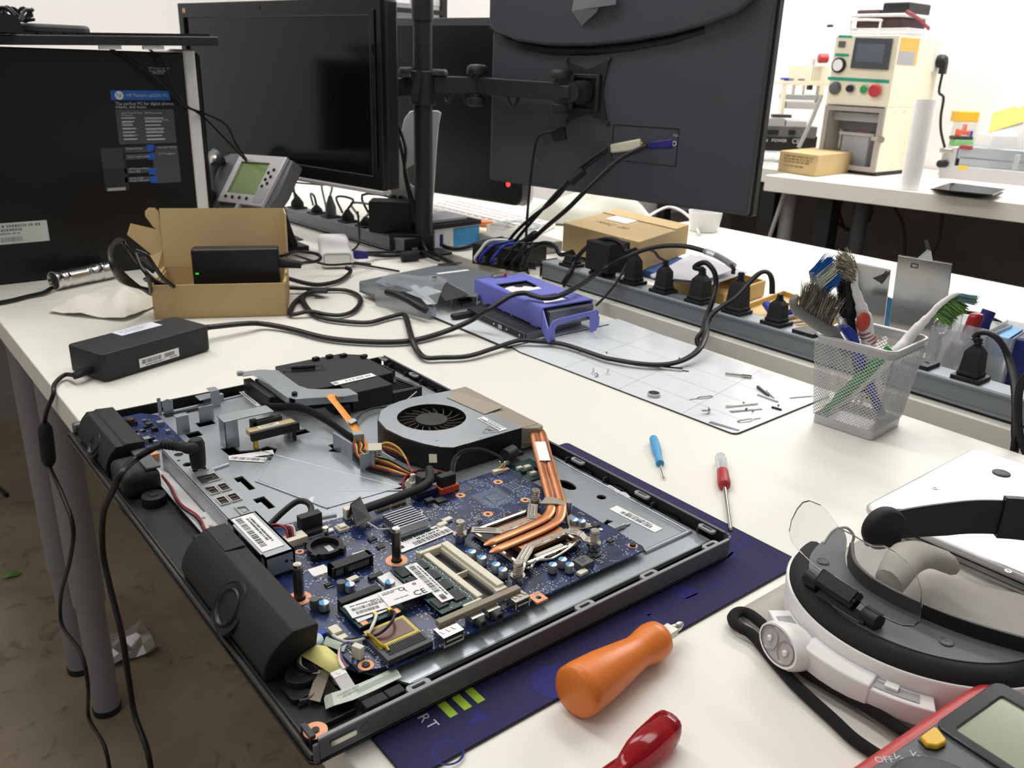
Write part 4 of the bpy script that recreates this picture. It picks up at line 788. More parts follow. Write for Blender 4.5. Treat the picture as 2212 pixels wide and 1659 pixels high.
wire('fan_lead',[(.4135,.5880,.0255),(.4220,.597,.0330),(.4360,.600,.0375),(.4520,.594,.0375),(.4640,.5830,.0320),(.4660,.576,.0265)],.0016,'black')
for k,c in enumerate((YW,BW,WW)):wire('fan_wire',[(.4660,.576,.0265),(.4640+k*.0012,.5745,.0245),(.4580+k*.002,.5740,.0220)],.0008,c,smooth=3)
wire('sleeved_cable',[(.3020,.5660,.0285),(.3120,.5690,.0290),(.3300,.5705,.0285),(.3500,.5720,.0285),(.3700,.5745,.0285),(.3830,.5800,.0290),(.3900,.5880,.0300),(.3955,.5975,.031)],.0040,'blackm',n=10)
b=MB().slab((.2975,.5745,.0225),(.3100,.5830,.0225),(.3125,.5790,.0360),(.3000,.5720,.0365),.0012).slab((.3000,.5720,.0365),(.3125,.5790,.0360),(.3070,.5500,.0300),(.2935,.5520,.0255),.0012);b.build('black_tape',M['black'],pc)
wire('sleeved_cable',[(.231,.600,.0185),(.240,.603,.0205),(.2550,.607,.0270),(.2680,.6065,.0330),(.2735,.599,.0335),(.2735,.592,.0310),(.2690,.5850,.0300)],.0026,'black',n=10)
for k,c in enumerate((RW,BW,RW,WW)):wire('harness_wire',[(.2420+k*.002,.5700,.0245),(.2430+k*.002,.5760,.0300),(.2380+k*.001,.5830,.0320-k*.001),(.2310,.5860,.0300)],.0010,c)
wire('sleeved_cable',[(.2350,.5845,.0310),(.2290,.5885,.0300),(.2265,.5925,.0280)],.0030,'black',smooth=3)
MB().slab((.272,.597,.0300),(.276,.5975,.0300),(.284,.607,.0330),(.279,.606,.0330),.0004).build('cable_flag',M['paper'],pc,smooth=0)
wire('antenna_lead_white',[(.2455,.4370,.0270),(.2390,.4300,.0265),(.2290,.4240,.0235),(.2190,.4290,.0215),(.2150,.4370,.0215),(.2145,.442,.021)],.0011,'white')
wire('antenna_lead_black',[(.2560,.4355,.0270),(.2540,.4270,.0300),(.2460,.4200,.0290),(.2360,.4190,.0260),(.2260,.4265,.0230),(.2160,.4330,.0210)],.0011,'rubber')
MB().bx(.2065,.2135,.4475,.4545,.0150,.0205).build('blue_plug',mat('royal_blue_plug',(36,70,170),.45),pc,bevel=.0006)
MB().bx(.2145,.2215,.4410,.4500,ZB,.0225).bx(.216,.222,.434,.439,ZB,.0215).build('ivory_socket',M['ivory'],board,bevel=.0005)
MB().prism(circ(.2015,.4455,.0072,14),.0105,.0225).build('wrapped_bundle',mat('pale_blue_wrap',(190,210,218),.5),pc,bevel=.002)
MB().slab((.205,.437,.0205),(.213,.424,.0190),(.217,.427,.0215),(.209,.441,.0225),.0005).build('green_tape',mat('pale_green_tape',(190,206,190),.5),pc,smooth=0)
for k,c in enumerate((WW,WW,RW,mat('violet_wire',(90,80,160),.5))):wire('speaker_lead',[(.2175,.4165,.0235),(.2165,.4215,.0270),(.2100,.4225,.0255),(.2050+k*.0008,.4155,.0220),(.2040+k*.001,.4075,.0205)],.0008,c)
MB().box((.2185,.4145,ZB+.0045),(.0045,.0075,.0095),.4).build('speaker_socket',M['ivory'],board,bevel=.0005)
yt=MB();yt.add([(.1880,.4395,.0195),(.1985,.4360,.0240),(.2035,.4300,.0245),(.2060,.4200,.0225),(.2085,.4090,.0200),(.2030,.4060,.0190),(.1965,.4085,.0195),(.1930,.4160,.0215),(.1900,.4270,.0215),(.1975,.4225,.0235)],[(0,1,9,8),(1,2,9),(2,3,9),(3,4,5,9),(5,6,9),(6,7,9),(7,8,9)])
yt.build('yellow_tape',M['tapey'],pc,smooth=40,solid=.0005)
b=MB();b.slab((.178,.4065,.0110),(.1935,.4235,.0150),(.1990,.4160,.0165),(.1830,.3995,.0110),.0005);b.build('grey_tape',M['tapeg'],pc)
wire('speaker_lead',[(.187,.437,.0195),(.184,.431,.018),(.187,.4235,.0165),(.192,.4195,.0175)],.0012,'rubber');wire('speaker_lead',[(.188,.437,.0185),(.1855,.430,.017),(.1885,.4225,.0160),(.193,.4185,.0165)],.0010,WW)
MB().prism(rrect(.1700,.1925,.4100,.4310,.004),.0066,.0105,holes=[cut(circ(.178,.4225,.0035,14)),cut(circ(.186,.417,.0035,14))]).build('lens_holder',M['black'],pc,bevel=.0006)
MB().tube([(.1735,.4085,.0108),(.1790,.4065,.0112),(.186,.4095,.0112),(.1905,.4165,.011)],.0008,n=6).build('holder_edge',M['mgrey'],pc)
b=MB().bx(.1955,.2045,.4035,.4095,.0190,.0203).slab((.1955,.4035,.0200),(.2045,.4035,.0200),(.2065,.3925,.0120),(.1975,.3925,.0120),.0012).cyl((.2,.4068,.0203),(.2,.4068,.0206),.0016,n=10);b.build('clamp_strip',M['white'],pc)
MB().slab((.1850,.4035,.0100),(.195,.4060,.0155),(.2030,.3895,.0120),(.1930,.3845,.0100),.003).build('cable_guard',M['gloss'],pc)
fl=MB()
fp=[(.1855,.3985,.0100),(.1885,.3935,.0145),(.2000,.3905,.0150),(.2140,.3895,.0155),(.2330,.3905,.0150)]
for i in range(4):
 a,c=Vector(fp[i]),Vector(fp[i+1]);fl.slab(a+Vector((-.002,-.006,0)),c+Vector((-.002 if i<3 else 0,-.006,0)),c+Vector((.002,.005,0)),a+Vector((.002,.005,0)),.0003)
fxr=fl.build('flat_ribbon',mat('pale_ribbon',(196,204,194),.35),pc,smooth=0)
b=MB();sticker(b,axes((.190,.3885,.0152),(1,-.02,.02),(0,1,0)),.020,.0075,bars=(),lines=((.1,.8,.6,.14),(.2,.7,.25,.14)),base=False,seed=95)
for i in range(4):b.m(1).add([(.0,.0012*i+.0005,.0002),(.03,.0012*i+.0005,.0002),(.03,.0012*i+.0008,.0002),(.0,.0012*i+.0008,.0002)],[(0,1,2,3)],axes((.203,.3870,.0157),(1,-.005,0),(0,1,0)))
b.build('ribbon_print',[M['gink'],mat('ribbon_green',(120,140,118),.5)],fxr,smooth=0)
for x0,x1 in((.2005,.2160),(.2165,.2285)):MB().bx(x0,x1,.3720,.3800,.0075,.0160).build('black_block',M['blackm'],pc,bevel=.0008)
ring(.1690,.3775,.0072,.0022,z=.0125,parent=pc);MB().cyl((.169,.3775,.0066),(.169,.3775,.0124),.0072,n=20).build('ring_boss',M['black'],pc);MB().cyl((.169,.3775,.0127),(.169,.3775,.0136),.0024,n=12).build('screw',M['black'],pc)
MB().bx(.1720,.178,.4060,.4085,.0066,.0090).bx(.176,.198,.3812,.3825,.0066,.0105).build('gloss_rib',mat('gloss_dark',(40,42,46),.05),pc)
MB().bx(.163,.1665,.372,.385,.0066,.015).build('corner_rib',M['dgrey'],pc)
A0=(0,Y0-.0003,0);p0,p1=VP(560+605/3.95,1240+1450/3.95,A0,0),VP(560+830/3.95,1240+1335/3.95,A0,0)
b=MB().prism(rrect(p0.x,p1.x,-.0019,.0019,.0016),0,.0012,axes((0,Y0-.0004,(p0.z+p1.z)/2),(1,0,0),(0,0,1),(0,-1,0)));b.build('power_button',M['chrome'],pc,bevel=.0003)
p2=VP(560+910/3.95,1240+1310/3.95,A0,0)
MB().prism(circ(0,0,.0036,24),0,.0002,axes((p2.x,Y0-.0003,p2.z),(1,0,0),(0,0,1),(0,-1,0)),holes=[cut(circ(0,0,.0030,20))]).build('round_emblem',M['mgrey'],pc)
def crop(ox,oy,s):return lambda x,y:(ox+x/s,oy+y/s)
m1,m2,m3,m4=crop(0,400,3.16),crop(600,380,3.16),crop(1100,420,3.16),crop(1600,440,3.191)
n1,n2,q3=crop(1540,980,3.292),crop(1540,1240,3.292),crop(1280,600,5.53)
nm=MB().prism(rrect(.1985,.5865,.3215,.615,.004,3),.0001,.0018)
navy=thing('desk_mat','navy blue cloth mat with lime bars, under the opened computer','mat',(.39,.45,0))
nm.build('mat_cloth',M['navy'],navy)
MB().prism(rrect(.1980,.5870,.3210,.6155,.0045,3),.0001,.0012,holes=[cut(rrect(.1990,.5860,.3220,.6145,.004,3))]).build('stitched_edge',M['black'],navy)
pr=MB()
for x in(.2485,.2595,.2700):pr.m(0).bx(x-.0030,x+.0030,.3481,.3633,.0018,.0020)
pr.m(1);text(pr,'R',.0105,TR(.2292,.3612,.0019,-PI/2-.0));text(pr,'T',.0105,TR(.2300,.3535,.0019,-PI/2))
pr.m(2).add([(.2490,.3360,.0019),(.2650,.3330,.0019),(.2640,.3440,.0019)],[(0,1,2)]).prism(circ(.320,.3345,.016,24),.0018,.0019).prism(circ(.472,.352,.010,20),.0018,.0019).prism(circ(.545,.365,.006,16),.0018,.0019).prism(circ(.228,.3255,.010,24),.0018,.0019,holes=[cut(circ(.228,.3255,.0085,22))])
pr.prism([(.425,.355),(.428,.355),(.428,.335),(.425,.335)][::-1],.0018,.0019).prism([(.36,.352),(.52,.340),(.52,.3415),(.36,.3535)],.0018,.0019).prism([(.53,.36),(.582,.372),(.582,.374),(.53,.362)],.0018,.0019)
pr.build('printed_pattern',[M['lime'],M['wink'],M['navyl']],navy,smooth=0)
matw=mat('white_magnet_mat',(222,227,231),.32)
def wmat(label,poly,cut_):
 t=thing('magnetic_mat',label,'mat',(sum(p[0]for p in poly)/len(poly),sum(p[1]for p in poly)/len(poly),0),group='white magnetic screw mats')
 MB().prism(poly,.0012 if not cut_ else .0030,.0018 if not cut_ else .0036).build('mat_sheet',matw,t)
 cx_=sum(p[0]for p in poly)/len(poly);cy_=sum(p[1]for p in poly)/len(poly)
 MB().prism([(cx_+(x-cx_)*1.006,cy_+(y-cy_)*1.005)for x,y in poly],.0001 if not cut_ else .0019,.0012 if not cut_ else .0030).build('mat_backing',M['black'],t)
 return t
wm=wmat('larger white magnetic mat strewn with tiny screws and pins',[(.7420,.8870),(.7590,.5320),(.7600,.5270),(.7635,.5240),(.7690,.5235),(.9600,.5300),(.9840,.9300),(.7480,.9160)],False)
ln=MB()
for a,b in(((.757,.598),(.968,.64)),((.753,.70),(.974,.74)),((.748,.80),(.978,.84)),((.80,.532),(.79,.915)),((.85,.535),(.842,.915)),((.90,.535),(.895,.915))):
 a,b=Vector((*a,.00185)),Vector((*b,.00185));n=Vector((0,0,1)).cross(b-a).normalized()*.0005;ln.add([a,b,b+n,a+n],[(0,1,2,3)])
ln.build('grid_lines',[M['gink']],wm,smooth=0)
wmat('smaller white magnetic mat under the purple drive cage',[(.7360,.9150),(.7400,.9110),(.9450,.9125),(.9450,1.20),(.7360,1.20)],True)
def small(name,label,cat,parts,group='small hardware on the white mat',mats=('chrome',)):
 b=MB();parts(b);return tag(b.build(name,[M[k]for k in mats]),label,cat,group)
zt=.0019
def scr(u,v,ang,stand=True,s=1.0):
 p=W(u,v,zt)
 def f(b):
  if stand:b.lathe([(.0028*s,0),(.0028*s,.0008*s),(.0012*s,.0016*s),(.0012*s,.0075*s),(.0004,.0078*s)],TR(p),n=12)
  else:b.lathe([(.0032*s,0),(.0032*s,.001*s),(.0014*s,.0018*s),(.0014*s,.0075*s),(.0004,.0078*s)],axes((p.x,p.y,p.z+.0032*s),(0,0,1),(-math.sin(ang),math.cos(ang),0),(math.cos(ang),math.sin(ang),0)),n=14)
 return f
small('screw','small screw standing on its head, left of the standing pair on the white mat','screw',scr(1281,807,0,True))
small('screw','small screw standing on its head, right of the standing pair on the white mat','screw',scr(1313,808,0,True))
small('screw','round flat screw head lying between the two standing screws','screw',scr(1290,813,3.4,False,.8))
small('screw','big thumb screw on its side beside the flat blade tool','screw',scr(1532,893,2.5,False,1.25))
for lab,q in(('tiny black screw pair near the left corner of the white mat',(1252,761)),('tiny grey screw under the black flat cord',(1310,764)),('tiny dark bead screw alone at the back of the white mat',(1467,776)),('tiny screw above the clear-coated pin on the white mat',(1606,873)),('tiny screw below the silver pin on the white mat',(1612,886)),('tiny screw right of the grey comb blade',(1626,890)),('tiny dark screw above the short black screw',(1681,878))):
 small('tiny_screw',lab,'screw',scr(*q,.5,False,.42),mats=('spk',))if False else small('tiny_screw',lab,'screw',scr(*q,.5,False,.45),mats=('spk',))
p=W(1412,855,zt);small('lens_ring','black disc with a silver rim on the white mat','disc',lambda b:b.m(0).lathe([(.0078,0),(.0082,.0015),(.0080,.0038),(.0070,.0042)],TR(p),n=28,caps=True).m(1).lathe([(.0070,.0043),(.0005,.0043)],TR(p),n=28,caps=False),mats=('silver','black'))
def pin(u0,v0,u1,v1,w):
 a,b_=W(u0,v0,zt+.0006),W(u1,v1,zt+.0006);d=(b_-a).normalized();n=Vector((-d.y,d.x,0))
 L=(b_-a).length
 pts=[a,a+d*L*.35,a+d*L*.42+n*w,b_-d*w+n*w,b_,b_-d*w-n*w,a+d*L*.42-n*w,a+d*L*.37]
 return lambda q:q.tube(pts,.0005,n=6,smooth=3)
small('eject_pin','wire eject pin lying above the thumb screw','pin',pin(1490,863,1538,856,.0024));small('eject_pin','wire eject pin lying at the front corner of the mat','pin',pin(1643,903,1594,911,.0024))
def rodf(u0,v0,u1,v1,r,r2=None,z=0):
 a,b_=W(u0,v0,zt+r+z),W(u1,v1,zt+(r2 or r)+z);return a,b_
a,b_=rodf(1567,806,1624,813,.0024)
def f(q):
 d=(b_-a);q.cyl(a,a+d*.62,.0017,n=12).cyl(a+d*.62,b_,.0030,n=16).cyl(a+d*.70,a+d*.74,.0033,n=16).cyl(a+d*.84,a+d*.88,.0033,n=16)
small('metal_plug','silver jack plug on the white mat','plug',f)
a2,b2_=W(1370,790,zt),W(1488,803,zt)
def f(q):
 d=b2_-a2;n=Vector((-d.y,d.x,0)).normalized()
 q.slab(a2,a2+d*.5-n*.001,a2+d*.5+n*.003,a2+n*.003,.0008).box(tuple(a2+d*.68+Vector((0,0,.002))),(.030,.007,.003),math.atan2(d.y,d.x)).slab(a2+d*.8-n*.002,b2_-n*.002,b2_+n*.002,a2+d*.8+n*.003,.0008)
small('metal_clip','flat spring clip under the black flat cord on the mat','clip',f)
def stick(label,u0,v0,u1,v1,w,h,name='metal_pin',m='chrome'):
 a,b_=W(u0,v0,zt),W(u1,v1,zt);d=b_-a;n=Vector((-d.y,d.x,0)).normalized()*w
 small(name,label,'pin',lambda q:q.slab(a-n,b_-n*.6,b_+n*.6,a+n,h),mats=(m,))
stick('bright silver pin beside the comb blade',1568,880,1637,873,.0012,.002);stick('grey comb shaped blade next to the bright pin',1578,890,1645,884,.0026,.0006,'comb_blade','galvd')
stick('dark pointed bit leaning over the gold tweezers tip',1636,838,1660,858,.0014,.0035,'driver_bit','dgrey');stick('pale metal latch under the dark bit',1638,853,1680,869,.0022,.002,'metal_latch','silver');stick('short silver pin right of the dark bit',1656,846,1672,863,.0012,.003)
stick('thin silver rod pointing towards the mesh cup',1706,860,1756,856,.0008,.0016);stick('short black screw near the front edge of the mat',1667,881,1688,887,.0012,.0022,'black_screw','black')
stick('flat pointed blade at the front corner of the white mat',1533,912,1596,930,.0030,.0005,'flat_blade','galvd')
p=W(1108,762,.0005)
def driver_tool(name,label,A,B,prof,rod,mats,tip=.0):
 A,B=Vector(A),Vector(B);d=(B-A);L=d.length
 t=thing(name,label,'screwdriver',((A+B)/2).to_tuple());T=axes(A,d.cross(Vector((0,0,1))),(0,0,1),d)
 zs=0
 for nm_,pf,m_,n_ in prof:MB().lathe([(r,z*L)for r,z in pf],T,n=n_).build(nm_,M[m_],t,smooth=40)
 r,z0=rod;MB().cyl(A+d*z0,B-d*.012,r,n=12).lathe([(r,.985*L),(r*.2,1.0*L)],T,n=8).build('steel_shaft',M['chrome'],t)
 return t
A,B=W(1411,945,.0052),W(1434,1033,.0020)
driver_tool('precision_screwdriver','little blue screwdriver lying on the white table',A,B,[('handle',[(.0030,0),(.0046,.03),(.0050,.15),(.0049,.35),(.0038,.46),(.0036,.52),(.0040,.60),(.0042,.66),(.0036,.67)],'bluept',12)]if False else[('handle',[(.0030,0),(.0046,.03),(.0052,.15),(.0050,.35),(.0038,.46),(.0036,.52),(.0042,.60),(.0044,.665),(.0036,.67)],'sky',10)],(.0012,.66),None)
A,B=W(1556,984,.0068),W(1578,1146,.0028)
driver_tool('precision_screwdriver','screwdriver with a clear and red handle lying on the white table',A,B,[('clear_handle',[(.0030,0),(.0056,.02),(.0062,.06),(.0060,.25)],'clearplas',8),('red_collar',[(.0056,.245),(.0060,.25),(.0063,.36),(.0066,.40),(.0058,.44),(.0030,.455)],'red',16)],(.0020,.44),None)
A,B=W(1160+300/3.95,1140+1420/3.95,.0178),W(1160+1235/3.95,1140+815/3.95,.0120)
ot=thing('screwdriver','large orange handled screwdriver lying across the navy mat edge','screwdriver',((A+B)/2).to_tuple())
d=B-A;L=d.length;T=axes(A,d.cross(Vector((0,0,1))),(0,0,1),d)
MB().lathe([(.0010,-.004*L),(.0090,-.002*L),(.0150,.008*L),(.0172,.03*L),(.0174,.08*L),(.0160,.25*L),(.0130,.44*L),(.0116,.53*L),(.0116,.58*L),(.0130,.65*L),(.0136,.70*L),(.0128,.755*L),(.0100,.785*L),(.0040,.79*L)],T,n=32).build('handle',M['orange'],ot,smooth=60)
MB().box((0,0,.845*L),(.0100,.0056,.12*L),0,T).build('flat_shank',mat('matt_steel',(200,200,195),.4,metal=.5),ot,bevel=.0004)
MB().lathe([(.0030,.90*L),(.0034,.91*L),(.0034,.96*L),(.0018,1.0*L)],T,n=12).build('tip',M['chrome'],ot,smooth=40)
A,B=W(1180+1065/3.95,1300+1045/3.95,.0105),W(1180+560/3.95,1300+1520/3.95,.0098)
d=B-A;L=d.length;T=axes(A,d.cross(Vector((0,0,1))),(0,0,1),d)
rt=thing('screwdriver','translucent red screwdriver handle cut by the bottom edge','screwdriver',((A+B)/2).to_tuple())
b=MB();pf=[(.0050,.0085,0),(.0085,.0095,.03),(.0095,.0098,.12),(.0094,.0098,.45),(.0085,.0092,.60),(.0066,.0080,.74),(.0055,.0070,.82),(.0062,.0075,.92),(.0070,.0080,1.05)]
vs=[];n=16
for rx,ry,z in pf:
 for i in range(n):
  w=2*PI*i/n;c_,s_=math.cos(w),math.sin(w);e=.55
  vs.append((rx*math.copysign(abs(c_)**e,c_),ry*math.copysign(abs(s_)**e,s_),z*L))
k=len(pf);b.add(vs,[(j*n+i,j*n+(i+1)%n,(j+1)*n+(i+1)%n,(j+1)*n+i)for j in range(k-1)for i in range(n)]+[tuple(range(n-1,-1,-1)),tuple(range((k-1)*n,k*n))],T)
b.build('handle',M['redgl'],rt,smooth=50)
MB().cyl(A+d*.60,A+d*1.6,.0026,n=12).build('steel_shaft',M['chrome'],rt)
MB().lathe([(.0065,1.05*L),(.0070,1.2*L),(.004,1.25*L)],T,n=16).build('handle_neck',M['red'],rt)
p0,p1=W(228,828,0),W(457,757,0);F=axes(p0,p1-p0,W(160,800,0)-p0,(0,0,1))
L=(p1-p0).length;Wd=.0725
ad=thing('power_adapter','black power adapter with barcode label, its lead hanging over the table edge','adapter',mat4=F)
b=MB(F).prism([(.0,.005),(.004,0),(L-.004,0),(L,.004),(L,Wd-.004),(L-.004,Wd),(.004,Wd),(0,Wd-.004)],.0015,.0365);b.build('case',mat('adapter_black',(34,34,36),.55,bump=.2,bscale=2500),ad,bevel=.002,bseg=3)
MB(F).prism([(-.0002,-.0002),(L+.0002,-.0002),(L+.0002,Wd+.0002),(-.0002,Wd+.0002)],.0188,.0192).build('case_seam',M['black'],ad)if False else None
b=MB(F);a_=F.inverted()@W(*m1(940,1258),.008);sticker(b,F@axes((.049,-.0003,.0065),(1,0,0),(0,0,1),(0,-1,0))if False else axes((.049,-.0004,.0062),(1,0,0),(0,0,1),(0,-1,0)),.060,.0118,bars=((.07,.55,.35,.82),(.62,.88,.35,.82)),lines=((.15,.6,.12,.12),(.75,.92,.12,.12)),seed=101);b.build('barcode_label',[M['paper'],M['ink']],ad,smooth=0)
b=MB(F);sticker(b,axes((.062,Wd-.024,.0366),(1,0,0),(0,1,0)),.062,.023,bars=(),lines=((.1,.8,.7,.1),(.1,.7,.5,.1),(.15,.6,.3,.08)),seed=102);b.build('top_label',[mat('pale_label',(224,228,238),.5),mat('label_blue_print',(150,160,185),.7)],ad,smooth=0)
b=MB(F).m(0).cyl((L-.001,Wd*.55,.019),(L+.012,Wd*.55,.019),.0075,n=8)
for k in range(4):b.cyl((L+.012+k*.0042,Wd*.55,.019),(L+.0145+k*.0042,Wd*.55,.019),.0072-.0007*k,.0066-.0007*k,n=14)
b.cyl((L+.01,Wd*.55,.019),(L+.030,Wd*.55,.019),.0042,n=10);b.build('mains_inlet_plug',M['blackm'],ad)
b=MB(F)
b.tube([(.002,Wd*.38,.012),(-.008,Wd*.36,.0115),(-.016,Wd*.34,.0112),(-.024,Wd*.35,.0110)],.0044,n=10,smooth=3)
for k in range(6):b.cyl((-.002-k*.0035,Wd*(.38-.006*k),.0118),(-.0040-k*.0035,Wd*(.377-.006*k),.0118),.0058-.0003*k,n=12)
b.build('strain_relief',M['blackm'],ad)
s0=F@Vector((-.022,Wd*.35,.0110))
EP=lambda u,v,x=.165:CAM+_ray(u,v)*((x-CAM.x)/_ray(u,v).x)
ld=ad
pts=[s0,W(140,810,.006),W(118,830,.004),Vector((.176,1.076,-.002)),EP(99,895,.170),EP(97,935,.168),EP(100,985,.168),EP(108,1010,.166),EP(135,1070,.164),EP(158,1140,.163),EP(150,1215,.162),EP(132,1285,.162),EP(134,1350,.16),EP(175,1410,.16),EP(190,1480,.16),EP(192,1550,.16),EP(225,1610,.158),EP(240,1680,.158)]
MB().tube(pts,.0027,n=10,smooth=6).build('hanging_lead',M['rubber'],ld,smooth=60)
a_,b_=EP(97,922,.168),EP(106,998,.167)
MB().lathe([(.0045,-.006),(.0078,0),(.0088,.006),(.0088,(b_-a_).length-.006),(.0078,(b_-a_).length),(.0045,(b_-a_).length+.006)],axes(a_,(0,1,0),(1,0,0),b_-a_),n=18).build('ferrite_bead',M['blackm'],ld,smooth=40)
jk=Vector((.2238,.7155,0))
pts2=[EP(330,1690,.150),EP(318,1620,.150),EP(290,1540,.150),EP(277,1460,.150),EP(263,1370,.150),EP(238,1270,.150),EP(222,1190,.150),EP(223,1110,.150),EP(243,1060,.152),EP(262,1022,.157),W(290,994,.040),W(325,972,.050),W(352,960,.054),W(375,961,.0555),W(400,966,.0560),(jk.x-.004,jk.y+.004,.0565)]
MB().tube(pts2,.0030,n=10,smooth=6).build('return_lead',M['rubber'],ld,smooth=60)
MB().cyl((jk.x,jk.y,.0330),(jk.x,jk.y,.0350),.0050,n=16).build('metal_barrel',M['chrome'],ld)
b=MB().lathe([(.0058,.0345),(.0066,.0360),(.0072,.048),(.0072,.058),(.0055,.0618),(.001,.0622)],TR(jk.x,jk.y,0),n=22)
b.tube([(jk.x,jk.y,.0555),W(412,969,.0562),W(395,965,.0560),W(372,961,.0555),W(352,960,.0545)],[.0055,.0052,.0046,.0040,.0036],n=12,smooth=3)
for k in range(5):q=W(385-k*8,963-k*.6,.0556-.0003*k);q2=W(382-k*8,962.6-k*.6,.0556-.0003*k);b.cyl(q,q2,.0050-.0002*k,n=12)
b.build('angled_plug',M['blackm'],ld,smooth=40)
XS=1.075
def SP(u,v,x=XS):d=_ray(u,v);return CAM+d*((x-CAM.x)/d.x)
s1=F@Vector((L+.030,Wd*.55,.019))
mc=thing('power_cable','black flat mains cord snaking from the adapter over the purple drive cage to the strip','cable',(.6,1.1,0))
pts=[s1,W(530,699,.014),W(570,700,.008),W(625,710,.0055),W(700,729,.0055),W(770,737,.0055),W(850,739,.0055),W(905,733,.0055),W(965,715,.008),W(1020,691,.022),W(1060,666,.044),W(1100,640,.058),W(1130,633,.060),W(1150,638,.0575),W(1175,644,.056),W(1205,640,.058),W(1245,620,.062),SP(1300,583,1.035),SP(1350,557,1.05),SP(1385,542,1.065),SP(1430,532,1.08),SP(1480,532,1.09),SP(1524,543,1.09)]
MB().tube(pts,.0038,n=10,smooth=6,flat=1.4,up=(0,0,1)).build('flat_cord',M['rubber'],mc,smooth=60)
MB().tube([SP(1524,543,1.09),SP(1550,553,1.088),SP(1575,568,1.084),SP(1583,574,1.08)],.0048,n=10,smooth=3,flat=1.4,up=(0,0,1)).build('white_tag_sleeve',M['clearplas'],mc)
MB().tube([SP(1545,551,1.088),SP(1570,565,1.084),SP(1584,578,1.078),SP(1583,592,1.076)],.0032,n=8,smooth=3).build('cord_end',M['rubber'],mc)
fc_=thing('power_cable','black flat cord looping beside the open box then crossing the white mat to the strip','cable',(.8,.95,0))
def m2w(x,y,z):return W(*m2(x,y),z)
pts=[m2w(70,700,.012),m2w(200,735,.008),m2w(300,742,.006),m2w(420,715,.006),m2w(485,670,.006),m2w(495,640,.010),m2w(460,625,.014)]
MB().tube(pts,.0040,n=10,smooth=5).build('thick_bend',M['rubber'],fc_,smooth=60)
pts=[m2w(330,790,.010),m2w(230,785,.006),m2w(170,830,.005),m2w(190,885,.005),m2w(245,945,.005),m2w(330,975,.005),m2w(480,995,.005),m2w(620,1000,.005),m2w(740,970,.005),m2w(840,945,.006),m2w(872,960,.007),m2w(890,1020,.006),m2w(915,1110,.0115),m2w(950,1190,.006),m2w(1010,1240,.006),m2w(1120,1240,.006),m2w(1300,1230,.006),m2w(1480,1175,.008),m2w(1640,1125,.010),m2w(1760,1128,.009),m2w(1950,1150,.008),m2w(2212,1235,.008)]
pts+=[W(*m3(700,1125),.008),W(*m3(860,1152),.008),W(*m3(1010,1163),.008),W(*m3(1130,1150),.009),W(*m3(1230,1110),.013),W(*m3(1300,1050),.020),SP(*m3(1340,960),.965),SP(*m3(1350,880),.985),SP(*m3(1385,815),1.0),SP(*m3(1460,760),1.02),SP(*m3(1560,690),1.04),SP(*m3(1650,590),1.06),SP(*m3(1715,535),1.075),SP(*m3(1765,532),1.08),SP(*m3(1792,580),1.08),SP(*m3(1795,680),1.078)]
MB().tube(pts,.0031,n=10,smooth=6,flat=1.5,up=(0,0,1)).build('flat_cord',M['rubber'],fc_,smooth=60)
pts=[m2w(290,785,.008),m2w(200,800,.006),m2w(120,860,.005),m2w(85,930,.005),m2w(110,945,.006),m2w(220,925,.0095),m2w(330,945,.006),m2w(430,950,.005),m2w(520,920,.005),m2w(565,860,.005),m2w(540,810,.005),m2w(460,780,.005),m2w(330,775,.006),m2w(200,770,.008),m2w(70,765,.010)]
MB().tube(pts,.0030,n=10,smooth=6,flat=1.5,up=(0,0,1)).build('loop_cord',M['rubber'],fc_,smooth=60)
MB().slab(m2w(240,780,.010),m2w(240,800,.010),m2w(335,800,.010),m2w(335,782,.010),.004).build('cable_tie',M['dgrey'],fc_)
CF=TR(.9095,.4625,0,math.radians(4.5))
cup=thing('mesh_cup','silver wire mesh pencil cup full of brushes on the white table','cup',mat4=CF)
CH,HB,HT=.108,.0355,.0460
silm=mat('silver_wire',(190,190,192),.4,metal=.4)
def cup_pt(side,u,z):
 h_=HB+(HT-HB)*z/CH;p=Vector((u*h_,-h_,z))
 return Matrix.Rotation(side*PI/2,4,'Z')@p
b=MB(CF);b.prism(rrect(-HB-.0012,HB+.0012,-HB-.0012,HB+.0012,.006),0,.0012).prism(rrect(-HB-.0014,HB+.0014,-HB-.0014,HB+.0014,.006),0,.0105,holes=[cut(rrect(-HB,HB,-HB,HB,.005))]);b.build('base_band',silm,cup,bevel=.0008)
rim=[]
for i in range(41):
 pp=rrect(-HT,HT,-HT,HT,.010,9);p=pp[i%40];rim.append((p[0],p[1],CH))
MB(CF).tube(rim,.0024,n=10,smooth=1,flat=.8,caps=False).build('rim',silm,cup,smooth=60)
b=MB(CF);b.prism(rrect(-HT+.001,HT-.001,-HT+.001,HT-.001,.009),CH-.0095,CH-.001,holes=[cut(rrect(-HT+.0016,HT-.0016,-HT+.0016,HT-.0016,.0085))]);b.build('rim_band',silm,cup)
NW=17
